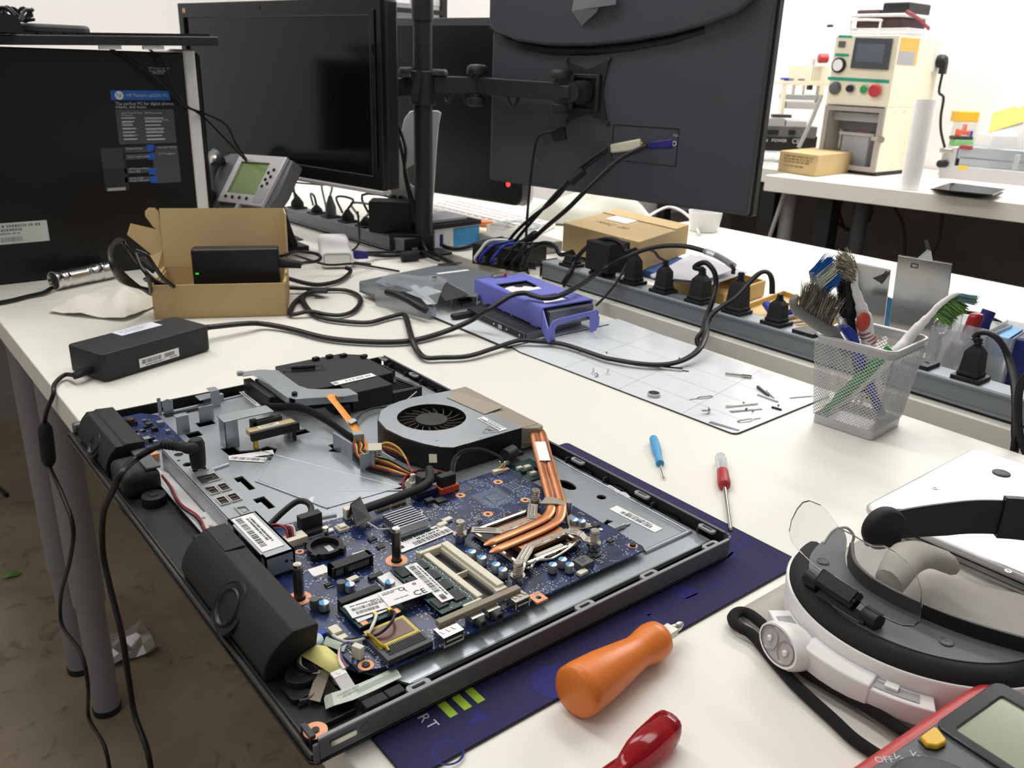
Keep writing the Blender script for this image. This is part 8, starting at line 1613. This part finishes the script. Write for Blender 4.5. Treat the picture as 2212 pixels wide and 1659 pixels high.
for k in range(4):
 p=W(1908+k*5,725,.0);t=thing('blue_stick','blue plastic swab stick between the two metal panels','stick',(p.x+.002,p.y,0),group='blue sticks between the metal panels');MB().cyl((p.x+.012,p.y+.01,.001),VP(1916+k*5,640+k*2,(p.x+.012,p.y+.01,0),FACE),.0022,n=8).build('stick',M['sky'],t)
def bin_(label,pts,z1,base):
 p0=W(*base[0]);p1=W(*base[1]);d=p1-p0;F=axes(p0,(d.x,d.y,0),Vector((-d.y,d.x,0)),(0,0,1));L=d.length;D_=.10
 t=thing('frosted_bin',label,'bin',mat4=F);b=MB(F)
 for a in((0,0,L,.0015),(0,D_-.0015,L,D_),(0,0,.0015,D_),(L-.0015,0,L,D_)):b.bx(a[0],a[2],a[1],a[3],.0015,z1)
 b.bx(0,L,0,D_,.0008,.0015);b.build('bin_wall',M['clearplas'],t);return t,F,L
t,F,L=bin_('frosted bin with red handled tools, right of the mesh cup',0,.070,((1990,808),(2098,838)))
for k,(x,y,z,dx,dy,dz,m,lab)in enumerate(((.30,.03,.012,.12,.0,.035,'red','dull red tool handle deep inside the frosted bin'),(.62,.03,.008,.08,0,.020,'red','short red handle end at the bottom of the frosted bin'),(.55,.05,.030,.10,.02,.060,'vga','navy cutter handle sticking out of the frosted bin'))):
 tt_=thing('tool_handle',lab,'tool',F@Vector((x*L,y,z)));MB(F).tube([(x*L,y,z),((x+dx*.5)*L,y+dy/2,z+dz*.5),((x+dx)*L,y+dy,z+dz)],[.009,.0105,.009],n=14,smooth=4).build('handle',M[m],tt_,smooth=60)
rd=thing('tool_handle','glossy red screwdriver handle rising from the frosted bin','screwdriver',W(2100,740,.05));A_,B_=VP(2088,735,F@Vector((L*.8,.05,0)),FACE),VP(2112,676,F@Vector((L*.8,.05,0)),FACE)
MB().lathe([(.0085,0),(.0095,.2*(B_-A_).length),(.0095,.85*(B_-A_).length),(.007,.97*(B_-A_).length),(.002,(B_-A_).length)],axes(A_,rgtv,fwdv,B_-A_),n=18).build('handle',mat('gloss_red',(150,24,30),.2),rd,smooth=50);MB().cyl(A_,A_-(B_-A_)*.8,.003,n=8).build('steel_shaft',M['chrome'],rd)
sc2=thing('scissors','chrome ring handle sticking out of the frosted bin','scissors',F@Vector((.3*L,.04,.07)));p=VP(2035,705,F@Vector((L*.4,.04,0)),FACE);MB().tube([p+rgtv*.011*math.cos(a*.6)+Vector((0,0,.012*math.sin(a*.6)))for a in range(12)],.0028,n=8,smooth=3).build('ring',M['chrome'],sc2);MB().tube([p-Vector((0,0,.012)),p-Vector((0,0,.055))],.003,n=8,smooth=1).build('blade',M['chrome'],sc2)
cr_=thing('clear_bag','clear crumpled bag lining the frosted bin','bag',F@Vector((.5*L,.03,.01)));rnd=random.Random(3);b=MB(F)
for j in range(6):
 for i in range(9):b.v.append((L*(.02+.96*i/8),.006+rnd.uniform(0,.012),.004+.074*j/5+rnd.uniform(-.003,.003)))
b.f=[[j*9+i,j*9+i+1,(j+1)*9+i+1,(j+1)*9+i]for j in range(5)for i in range(8)];b.mi=[0]*len(b.f);b.build('bag_film',mat('bag_clear',(196,204,214),.2,alpha=.55),cr_,smooth=0)
t,F,L=bin_('second frosted bin holding blue sticks, beside the blue tool box',0,.072,((2100,830),(2160,845)))
MB(F).bx(.01,L-.01,.02,.09,.040,.066).build('bin_content',M['sky'],thing('swab_pack','pack of blue swabs inside the second frosted bin','pack',F@Vector((L/2,.05,.04))))
bx3=thing('blue_tool_box','deep blue open box with a white label at the right edge','box',(1.20,.40,0));p0=W(2163,838);p1=W(2290,870);FQ,aq=facing(p0,p1);hq=(FQ.inverted()@VP(2180,728,p0,aq)).y
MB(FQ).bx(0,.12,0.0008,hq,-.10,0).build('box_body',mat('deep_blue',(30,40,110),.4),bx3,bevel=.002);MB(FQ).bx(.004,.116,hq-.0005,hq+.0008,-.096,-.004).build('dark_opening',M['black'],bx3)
b=MB();sticker(b,FQ@TR(.030,hq*.38,.0003),.05,hq*.30,bars=((.1,.9,.1,.4),),lines=((.1,.8,.6,.15),),seed=141);b.build('white_label',[M['paper'],M['ink']],bx3,smooth=0)
h2_=(FQ.inverted()@VP(2182,690,p0,aq)).y;h3_=(FQ.inverted()@VP(2190,612,p0,aq)).y;MB(FQ).bx(.012,.12,h2_,h3_,-.115,-.101).bx(.012,.12,hq,h2_+.01,-.112,-.104).build('raised_lid',mat('deep_blue',(30,40,110),.4),bx3,bevel=.002)
cq=thing('black_cable','black cable arching behind the frosted bins to the blue box','cable',W(2100,690,.02));MB().tube([W(2060,672,.03),W(2110,678,.028),W(2150,692,.02),W(2185,712,.010),W(2230,735,.006)],.0035,n=8,smooth=5).build('cable',M['rubber'],cq);MB().tube([W(2150,715,.004),W(2180,726,.004),W(2240,745,.004)],.004,n=6,smooth=4).build('cable_tail',M['rubber'],cq)
lpq=thing('dark_cable_loop','glossy dark cable loop at the right frame edge','cable',W(2205,900));MB().tube([SP(2230,800,1.0),SP(2205,830,1.0),SP(2199,880,1.0),SP(2203,940,1.0),SP(2225,1000,1.0)],.0045,n=8,smooth=5).build('cable',M['rubber'],lpq)
dv=crop(920,400,6.9125);p0,p1=W(*dv(690,1175)),W(*dv(1590,1330));d=p1-p0;F=axes((p0.x,p0.y,0),(d.x,d.y,0),Vector((-d.y,d.x,0)),(0,0,1));L=math.hypot(d.x,d.y)
dr=thing('network_box','black network box with blue leads behind the drive caddy','device',mat4=F);MB(F).bx(0,L*.82,0,.10,.0008,.042).build('case',M['black'],dr,bevel=.001)
for k in range(7):MB(F).bx(.008+k*.021,.024+k*.021,-.001,.002,.010,.024).build('port',M['chip'],dr)
for k,(m,dx)in enumerate((('blue',.0),('blue',.028),('white',-.012),('rubber',.055),('rubber',.075),('rubber',.095))):
 t=thing('network_lead',('blue lead at the left of the black network box','second blue lead on the black network box','white plugged lead on the black network box','first black lead on the network box','middle black lead on the network box','last black lead on the network box')[k],'cable',F@Vector((.03+dx,0,.02)))
 MB(F).tube([(.03+dx,-.012,.010),(.032+dx,-.020,.018),(.040+dx,-.012,.034),(.052+dx,.0,.046+.003*k),(.064+dx,.05,.048)],.0032,n=8,smooth=5).build('lead',M[m],t);MB(F).bx(.026+dx,.035+dx,-.014,-.0005,.010,.020).build('plug',M['clearplas' if m=='blue' else 'black'],t)
fc3=thing('floor_lead','black cable running from the pole past the recorder box','cable',W(1000,540));MB().tube([W(945,520,.012),W(965,535,.006),W(1000,536,.006),W(1040,524,.012),W(1085,515,.03)],.005,n=8,smooth=5).build('cable',M['rubber'],fc3)
MB().tube([W(930,545,.006),W(960,560,.006),W(985,575,.006),W(1000,590,.02)],.0045,n=8,smooth=4).build('cable',M['rubber'],fc3)
O0=W(1891,381);a4=crop(1600,0,3.606)
def FR(x,y):p=VP(*a4(x,y),O0,PI/2);return(p.y-O0.y,p.z)
def SD(x,y):p=VP(*a4(x,y),O0,0);return(p.x-O0.x,p.z)
FMa=axes(O0,(0,-1,0),(0,0,1),(-1,0,0));
lam=thing('bonding_machine','cream bench machine with a touch screen and four round controls','machine',O0.to_tuple())
Wm=FR(745,262)[0];Hm=FR(1248,272)[1];Dm=.36;hs_=FR(1150,840)[1]
MB().bx(O0.x,O0.x+Dm,O0.y,O0.y+Wm,hs_,Hm).build('upper_cabinet',M['cream'],lam,bevel=.003)
MB().bx(O0.x,O0.x+Dm,O0.y,O0.y+.012,.016,hs_).bx(O0.x,O0.x+Dm,O0.y+Wm-.012,O0.y+Wm,.016,hs_).bx(O0.x+.2,O0.x+Dm,O0.y+.012,O0.y+Wm-.012,.016,hs_).build('lower_cabinet',M['cream'],lam,bevel=.002)
MB().bx(O0.x+.002,O0.x+Dm,O0.y+.002,O0.y+Wm-.002,.0008,.016).build('dark_base',M['black'],lam)
MB().bx(O0.x+.03,O0.x+.2,O0.y+.012,O0.y+Wm-.012,.016,.03).build('chamber_floor',M['galvd'],lam)
def fpan(name,pts,z0,z1,m,holes=(),bevel=0):
 q=[(-FR(*p)[0],FR(*p)[1])for p in pts]
 if sum(q[i][0]*q[(i+1)%len(q)][1]-q[(i+1)%len(q)][0]*q[i][1]for i in range(len(q)))<0:q.reverse()
 return MB(FMa).prism(q,z0,z1,holes=[cut([(-FR(*p)[0],FR(*p)[1])for p in h])for h in holes]).build(name,M[m]if isinstance(m,str)else m,lam,bevel=bevel)
scr_=((905,292),(1190,300),(1150,545),(862,530));win_=((925,335),(1145,345),(1115,490),(905,480))
fpan('touch_screen_frame',scr_,0,.012,mat('screen_frame',(66,70,78),.45),bevel=.002);fpan('touch_screen',win_,.0122,.0128,mat('screen_blue_grey',(92,98,112),.15))
tgm=mat('label_teal',(40,160,130),.6)
for p in(((765,272),(870,276),(868,297),(762,294)),((738,415),(845,420),(842,442),(733,437)),((682,597),(1160,622),(1156,650),(678,622))):fpan('teal_label',p,.0002,.0010,tgm)
fpan('counter',((770,320),(820,322),(812,370),(763,366)),.0005,.006,'mgrey')
def knob(x,y,r,parts):
 p=FR(x,y);
 for nm,pf,m in parts:MB().lathe([(r*a,h)for a,h in pf],axes((O0.x,O0.y+p[0],p[1]),(0,0,1),(0,1,0),(-1,0,0)),n=24).build(nm,M[m],lam,smooth=40)
knob(770,508,.030,(('gauge_ring',[(1,0),(1,.012),(.8,.014)],'black'),('gauge_dial',[(.76,.0142),(.76,.015)],'paper')))
knob(740,686,.026,(('grey_lamp',[(1,0),(1,.01),(.7,.022),(.1,.024)],'mgrey'),));knob(862,690,.0175,(('knob_ring',[(1.1,0),(1.1,.006)],'silver'),('selector_knob',[(.8,.006),(.75,.022)],'black')))
knob(966,697,.0175,(('button_ring',[(1.1,0),(1.1,.007)],'silver'),('green_button',[(.8,.007),(.8,.012)],'green')));knob(1062,706,.0255,(('stop_stem',[(.6,0),(.6,.012)],'dgrey'),('red_stop_button',[(1,.012),(1,.022),(.8,.027)],mat('stop_red',(205,60,66),.45)and 'red')))
MB().bx(O0.x+.05,O0.x+.15,O0.y+.06,O0.y+Wm-.05,hs_-.10,hs_-.02).build('press_head',M['dgrey'],lam,bevel=.004);MB().bx(O0.x+.03,O0.x+.17,O0.y+.03,O0.y+Wm-.03,hs_-.062,hs_-.03).build('press_plate',M['lgrey'],lam)
MB().bx(O0.x+.045,O0.x+.15,O0.y+.08,O0.y+Wm-.075,.03,.15).build('press_bed',M['lgrey'],lam,bevel=.003);MB().bx(O0.x+.04,O0.x+.155,O0.y+.06,O0.y+Wm-.06,.150,.162).build('bed_plate',M['silver'],lam);MB().bx(O0.x+.06,O0.x+.13,O0.y+.09,O0.y+.15,hs_-.108,hs_-.1).build('red_pad',M['red'],lam)
for yy in(.03,Wm-.04):MB().cyl((O0.x+.09,O0.y+yy,.03),(O0.x+.09,O0.y+yy,hs_),.008,n=12).build('guide_rod',M['chrome'],lam)
MB(FMa).prism([(-Wm+.006,.014),(-.006,.014),(-.006,hs_-.004),(-Wm+.006,hs_-.004)],.0005,.009,holes=[cut([(-Wm+.026,.034),(-.026,.034),(-.026,hs_-.022),(-Wm+.026,hs_-.022)])]).build('door_frame',mat('door_frame',(168,160,156),.4,alpha=.9),lam)
MB(FMa).bx(-Wm+.026,-.026,.034,hs_-.022,.002,.005).build('clear_door',M['clearplas']if False else mat('door_clear',(236,238,240),.05,trans=.95,ior=1.05,alpha=.5),lam)
p=FR(1100,1085);MB().cyl((O0.x-.01,O0.y-.002,p[1]),(O0.x-.03,O0.y-.012,p[1]),.014,n=12).bx(O0.x-.014,O0.x+.01,O0.y-.006,O0.y+.04,p[1]-.008,p[1]+.008).build('door_latch',M['chrome'],lam)
for k,v in((0,868),(1,1280)):
 for x in(1195,1270,1345):q=SD(x-(0 if k==0 else 92),v);MB().lathe([(.004,0),(.003,.003)],axes((O0.x+q[0],O0.y,q[1]),(1,0,0),(0,0,1),(0,-1,0)),n=10).build('panel_screw',M['chrome'],lam)
q0,q1=SD(1252,290),SD(1360,508);MB().bx(O0.x+q0[0],O0.x+q1[0]+.0,O0.y-.0015,O0.y-.0002,q1[1],q0[1]).build('orange_sheet',mat('sheet_orange',(238,176,84),.5),lam);MB().bx(O0.x+q0[0],O0.x+q1[0]-.02,O0.y-.002,O0.y-.0016,q1[1],q1[1]+.05).build('grey_print',M['lgrey'],lam)
b=MB().tube([(O0.x+.05,O0.y+.12,Hm),(O0.x+.05,O0.y+.12,Hm+.05),(O0.x+.05,O0.y+.125,Hm+.058),(O0.x+.05,O0.y+.24,Hm+.06),(O0.x+.05,O0.y+.25,Hm+.05),(O0.x+.05,O0.y+.25,Hm)],.005,n=8,smooth=2);b.build('top_handle',M['white'],lam)
s0_=SD(1590,480);sx_=min(Dm,.30)
soc=VP(*a4(1590,480),(0,O0.y-.001,0),0);MB().bx(O0.x+Dm-.06,O0.x+Dm-.0,O0.y-.006,O0.y,soc.z-.04,soc.z+.05).build('socket_plate',M['white'],lam)
pc2=thing('power_plug','black angled mains plug with its cord down the side of the cream machine','plug',(O0.x+Dm-.03,O0.y-.03,soc.z));px_=O0.x+Dm-.03
MB().lathe([(.026,.0),(.026,.025),(.018,.035)],axes((px_,O0.y-.0065,soc.z),(1,0,0),(0,0,1),(0,-1,0)),n=16).bx(px_-.012,px_+.014,O0.y-.045,O0.y-.02,soc.z-.05,soc.z).build('plug_body',M['black'],pc2,bevel=.003)
MB().tube([(px_+.002,O0.y-.033,soc.z-.05),(px_+.0,O0.y-.035,soc.z-.12),VP(*a4(1580,760),(px_,0,0),PI/2),VP(*a4(1560,900),(px_,0,0),PI/2),VP(*a4(1560,1020),(px_,0,0),PI/2),VP(*a4(1590,1150),(px_,0,0),PI/2)],.0055,n=8,smooth=5).build('cord',M['rubber'],pc2)
tp=thing('parts_tray','clear shelf of dark circuit parts on top of the cream machine','tray',(O0.x+.15,O0.y+.14,Hm))
MB().bx(O0.x+.06,O0.x+.30,O0.y+.0,O0.y+.27,Hm+.004,Hm+.030).build('clear_bag',M['film'],tp,bevel=.008);MB().bx(O0.x+.05,O0.x+.30,O0.y+.02,O0.y+.26,Hm+.070,Hm+.082).build('white_board',M['white'],tp,bevel=.003);MB().bx(O0.x+.07,O0.x+.28,O0.y+.05,O0.y+.24,Hm+.0305,Hm+.069).build('dark_parts',mat('dark_plum',(72,52,54),.6),tp,bevel=.006)
MB().bx(O0.x+.08,O0.x+.28,O0.y+.15,O0.y+.25,Hm+.0825,Hm+.10).build('plum_part',mat('dark_plum',(72,52,54),.6),tp,bevel=.005);MB().bx(O0.x+.08,O0.x+.26,O0.y+.03,O0.y+.14,Hm+.0825,Hm+.125).build('black_part',M['black'],tp,bevel=.006)
tl=thing('probe_lead','thin white lead with a dark tip hanging left of the parts tray','cable',(O0.x+.05,O0.y+.3,Hm+.06));MB().tube([VP(*a4(x,y),(O0.x+.06,0,0),PI/2)for x,y in((915,160),(860,162),(800,180),(720,200))],.003,n=6,smooth=4).build('lead',M['white'],tl);MB().tube([VP(*a4(x,y),(O0.x+.06,0,0),PI/2)for x,y in((720,200),(676,202))],.006,n=6,smooth=1).build('dark_tip',M['dgrey'],tl)
tl=thing('ribbon_lead','red and dark ribbon lead hanging right of the parts tray','cable',(O0.x+.2,O0.y-.02,Hm+.06));MB().tube([VP(*a4(x,y),(0,O0.y-.02,0),0)for x,y in((1290,90),(1345,120),(1390,150),(1430,190),(1468,222))],.0045,n=6,smooth=4,flat=1.8,up=(0,1,0)).build('lead',mat('plum_ribbon',(140,52,66),.5),tl)
b0,b1,b2_=W(*a4(285,1335)),W(*a4(580,1380)),W(*a4(848,1345));hb=ZA(b1,1210/3.606)
bb2=thing('brown_box','brown printed box on the bench in front of the cream machine','box',b1.to_tuple());o=[(b0.x,b0.y),(b1.x,b1.y),(b2_.x,b2_.y),(b0.x+b2_.x-b1.x,b0.y+b2_.y-b1.y)]
MB().prism(o,.0008,hb).build('box_body',M['card'],bb2,bevel=.002)
d=b1-b0;Fx=axes(b0+Vector((0,0,.0008)),(d.x,d.y,0),(0,0,1));b=MB();sticker(b,Fx@TR(d.length*.12,hb*.28,0.0004),d.length*.78,hb*.62,bars=(),lines=((.02,.95,.78,.14),(.02,.95,.56,.14),(.02,.9,.36,.14),(.05,.7,.04,.14)),seed=151,base=False);b.m(1);b.build('printed_text',[mat('print_brown',(116,98,70),.8)],bb2,smooth=0)
pr0=W(1951,409);rr_=.034;hr=ZA(pr0,214)
rl=thing('paper_roll','upright white paper roll on the bench right of the cream machine','roll',(pr0.x+.03,pr0.y-.03,0));MB().lathe([(rr_,.0008),(rr_,hr),(rr_*.9,hr),(rr_*.9,.002)],TR(pr0.x+.02,pr0.y-.012,0),n=28,caps=False).build('rolled_sheet',M['paper'],rl,smooth=50)
sp3=thing('toggle_press','beige toggle press with a red handle left of the cream machine','press',W(1700,340));PB=Vector((O0.x+.30,O0.y+Wm+.12,0))
def PV(x,y,dx=0):return VP(*a4(x,y),PB+Vector((dx,0,0)),FACE)
def pbx(x0,y0,x1,y1,dep,m,name,bev=.002):
 a,c=PV(x0,y1),PV(x1,y0);L_=(a.to_2d()-c.to_2d()).length;F=axes((a.x,a.y,a.z),rgtv,(0,0,1),-fwdv);return MB(F).bx(0,L_,0,c.z-a.z,-dep,0).build(name,M[m],sp3,bevel=bev)
pbx(315,640,370,900,.05,'cream','left_column');pbx(600,640,660,800,.05,'cream','right_column');pbx(330,635,700,660,.14,'cream','upper_shelf');pbx(370,515,700,632,.01,'cream','back_panel');pbx(345,740,600,775,.1,'galv','press_plate');pbx(350,800,610,845,.1,'silver','lower_plate');pbx(400,660,430,740,.02,'chrome','guide_rod');pbx(480,660,505,740,.02,'chrome','guide_rod');pbx(525,660,565,700,.03,'black','ram')
pbx(560,520,640,632,.05,'black','clamp_block');pbx(335,608,420,632,.06,'blue','blue_part');pbx(440,610,505,632,.06,'blue','blue_part');pbx(545,455,585,630,.03,'chrome','clamp_arm')
MB().cyl(PV(605,455),PV(680,455),.020,n=14).build('red_handle',M['red'],sp3,bevel=.004)
ep=thing('separator_machine','dark-based separator machine with silver parts left of the cream machine','machine',W(1660,350))
def pbx2(x0,y0,x1,y1,dep,m,name,off=-.10,par=None):
 a,c=VP(*a4(x0,y1),PB+Vector((off,0,0)),FACE),VP(*a4(x1,y0),PB+Vector((off,0,0)),FACE);F=axes(a,rgtv,(0,0,1),-fwdv);return MB(F).bx(0,(a.to_2d()-c.to_2d()).length,0,c.z-a.z,-dep,0).build(name,M[m],par or ep,bevel=.002)
pbx2(60,1065,600,1170,.15,'black','dark_base');pbx2(40,990,600,1064,.13,'galvd','bed');pbx2(120,925,350,988,.11,'lgrey','slide');pbx2(350,945,520,988,.11,'silver','slide_plate');pbx2(200,1010,300,1050,.02,'black','knob_block',-.12);pbx2(380,1012,430,1050,.02,'black','knob_block',-.12);pbx2(250,895,400,915,.04,'dgrey','cross_bar');pbx2(60,880,110,990,.05,'dgrey','left_tower')
b=MB();a=VP(*a4(150,1100),PB+Vector((-.11,0,0)),FACE);text(b,'ON   POWER',.02,axes(a-fwdv*.012,rgtv,(0,0,1)));a=VP(*a4(390,1115),PB+Vector((-.11,0,0)),FACE);text(b,'CE',.03,axes(a-fwdv*.012,rgtv,(0,0,1)));b.build('white_print',M['wink'],ep,smooth=0)
hz=thing('white_hose','white hose running diagonally past the cream machine to the bench','hose',W(1730,350));MB().tube([VP(*a4(x,y),PB+Vector((-.2,0,0)),FACE)for x,y in((630,740),(575,880),(510,1030),(450,1150))],.009,n=10,smooth=4).build('hose',M['lgrey'],hz)
hz=thing('white_hose','white hose on the wall above the red-handled press','hose',VP(*a4(640,200),(XR-.05,0,0),PI/2));MB().tube([VP(*a4(x,y),(XR-.05,0,0),PI/2)for x,y in((590,100),(640,220),(690,340),(700,390))],.010,n=10,smooth=4).build('hose',M['white'],hz)
sm=thing('black_clutter','small black holder beside the big monitor edge on the bench','holder',W(1640,350));pbx2(90,1210,180,1280,.06,'black','holder_body',-.25,sm);q=VP(*a4(112,1225),PB+Vector((-.26,0,0)),FACE);MB().lathe([(.02,0),(.018,.012)],axes(q-fwdv*.002,rgtv,(0,0,1),-fwdv),n=14).build('white_cap',M['white'],sm)
wr=thing('plastic_wrap','pale crumpled wrap left of the brown printed box','wrap',W(1675,350));pbx2(180,1190,290,1265,.05,'film','film',-.27,wr)
JB=W(*a4(1730,1140));JB=DP(*a4(1730,1145),(W(1958,369)-CAM).dot(_f)+.02)
_d=_ray(2080,322);_q=CAM+_d*(3.80/_d.x);jx,jy=_q.x,_q.y
jr=thing('glue_jar','clear jar of red and green pieces with a yellow lid','jar',(jx,jy,0))
def JV(x,y):return VP(*a4(x,y),(jx,jy,0),FACE)
def jbx(x0,y0,x1,y1,dep,m,name,par,off=0):
 a,c=VP(*a4(x0,y1),(jx+off,jy,0),FACE),VP(*a4(x1,y0),(jx+off,jy,0),FACE);F=axes(a,rgtv,(0,0,1),-fwdv);return MB(F).bx(0,(a.to_2d()-c.to_2d()).length,0,c.z-a.z,-dep,0).build(name,M[m]if isinstance(m,str)else m,par,bevel=.003)
jbx(1690,872,1868,950,.07,'yellow','yellow_lid',jr);_v=JV(1750,1160);MB().bx(jx-.05,jx+.06,jy-.08,jy+.06,.0008,_v.z).build('jar_foot',M['lgrey'],jr,bevel=.004)
jbx(1672,952,1850,1160,.07,mat('jar_clear',(240,240,238),.1,alpha=.35),'jar_wall',jr);jbx(1662,1090,1820,1140,.05,mat('pale_green',(140,196,130),.6),'green_filling',jr,-.004);jbx(1662,1066,1815,1088,.05,'dgrey','dark_band',jr,-.004)
for k,(x0,y0,x1,y1)in enumerate(((1690,1010,1730,1062),(1745,970,1770,1020),(1730,1020,1790,1050))):jbx(x0,y0,x1,y1,.03,mat('coral',(236,96,70),.5),'red_piece',jr,-.006)
jbx(1790,1020,1815,1066,.03,'blue','blue_piece',jr,-.006)
ss=thing('screen_separator','steel screen separator bed on the bench at the right edge','machine',W(2120,390))
sx0,sy0=W(*a4(1560,1385)).x,W(*a4(1560,1385)).y
def sbx(x0,y0,x1,y1,dep,m,name,off=0,par=None):
 a,c=VP(*a4(x0,y1),(sx0+off,sy0,0),-1.40),VP(*a4(x1,y0),(sx0+off,sy0,0),-1.40);d=Vector((math.cos(-1.40),math.sin(-1.40),0));F=axes(a,d,(0,0,1));return MB(F).bx(0,(a.to_2d()-c.to_2d()).length,0,c.z-a.z,-dep,0).build(name,M[m]if isinstance(m,str)else m,par or ss,bevel=.002)
for x0 in(1560,1705,2180):sbx(x0,1372,x0+70,1430 if x0<2000 else 1510,.05,'black','rubber_foot',.01)
sbx(1540,1345,2260,1385,.2,'silver','base_rail');sbx(1590,1300,2190,1344,.16,'dgrey','under_frame',.02);sbx(1690,1262,2260,1300,.16,'galv','lower_rail',.01);sbx(1690,1235,2260,1258,.16,'dgrey','gap_rail',.02);sbx(1680,1180,2260,1234,.18,'galv','work_plate',.01);sbx(1590,1150,1690,1300,.10,'silver','side_block',.0);sbx(1690,1295,1765,1320,.02,'yellow','yellow_tag',-.002);sbx(1840,1300,1910,1320,.02,'white','white_tag',.012);sbx(1545,1160,1650,1190,.03,'chrome','clamp_bar',-.01)
q=VP(*a4(1590,1275),(sx0-.01,sy0,0),-1.40);MB().lathe([(.016,0),(.016,.03),(.012,.034)],axes(q,(0,1,0),(0,0,1),(-1,.2,0)),n=16).build('round_knob',M['black'],ss)
sbx(1700,1138,1800,1162,.03,mat('dull_wine',(150,52,58),.5),'wine_grip',-.0,ss)
yb=thing('yellow_pad','tilted white frame with a mustard yellow pad at the right edge','pad',W(2160,340));_d=_ray(2150,322);_q=CAM+_d*(3.72/_d.x);yx,yy_=_q.x,_q.y
a,c,e,g_=(VP(*a4(*q),(yx+o,yy_,0),FACE)for q,o in(((1905,1050),0),((2260,965),0),((2260,770),.08),((1945,885),.08)))
MB().slab(a,c,e,g_,.012).build('white_frame',M['white'],yb);MB().slab(*(p-fwdv*.014 for p in(VP(*a4(1912,1035),(yx,yy_,0),FACE),VP(*a4(2196,945),(yx,yy_,0),FACE),VP(*a4(2205,805),(yx+.08,yy_,0),FACE),VP(*a4(1945,880),(yx+.08,yy_,0),FACE))),.004).build('yellow_sheet',mat('mustard',(226,190,92),.7),yb)
jbx(1930,1060,2230,1180,.12,'white','white_block',yb,.02);_v=JV(2050,1180);MB().bx(yx-.0,yx+.10,yy_-.10,yy_+.08,.0008,_v.z+.01).build('pad_base',M['lgrey'],yb,bevel=.004)
gl_=thing('glass_stack','stack of black phone glass plates on the bench edge','glass',W(2090,412));rnd=random.Random(4)
for k in range(5):
 q=[W(*a4(x+rnd.uniform(-20,20),y),.002+k*.0055)for x,y in((1490,1478),(1950,1525),(2050,1480),(1640,1430))];MB().slab(*q,.004).build('glass_plate',M['gloss'],gl_,bevel=.0006)
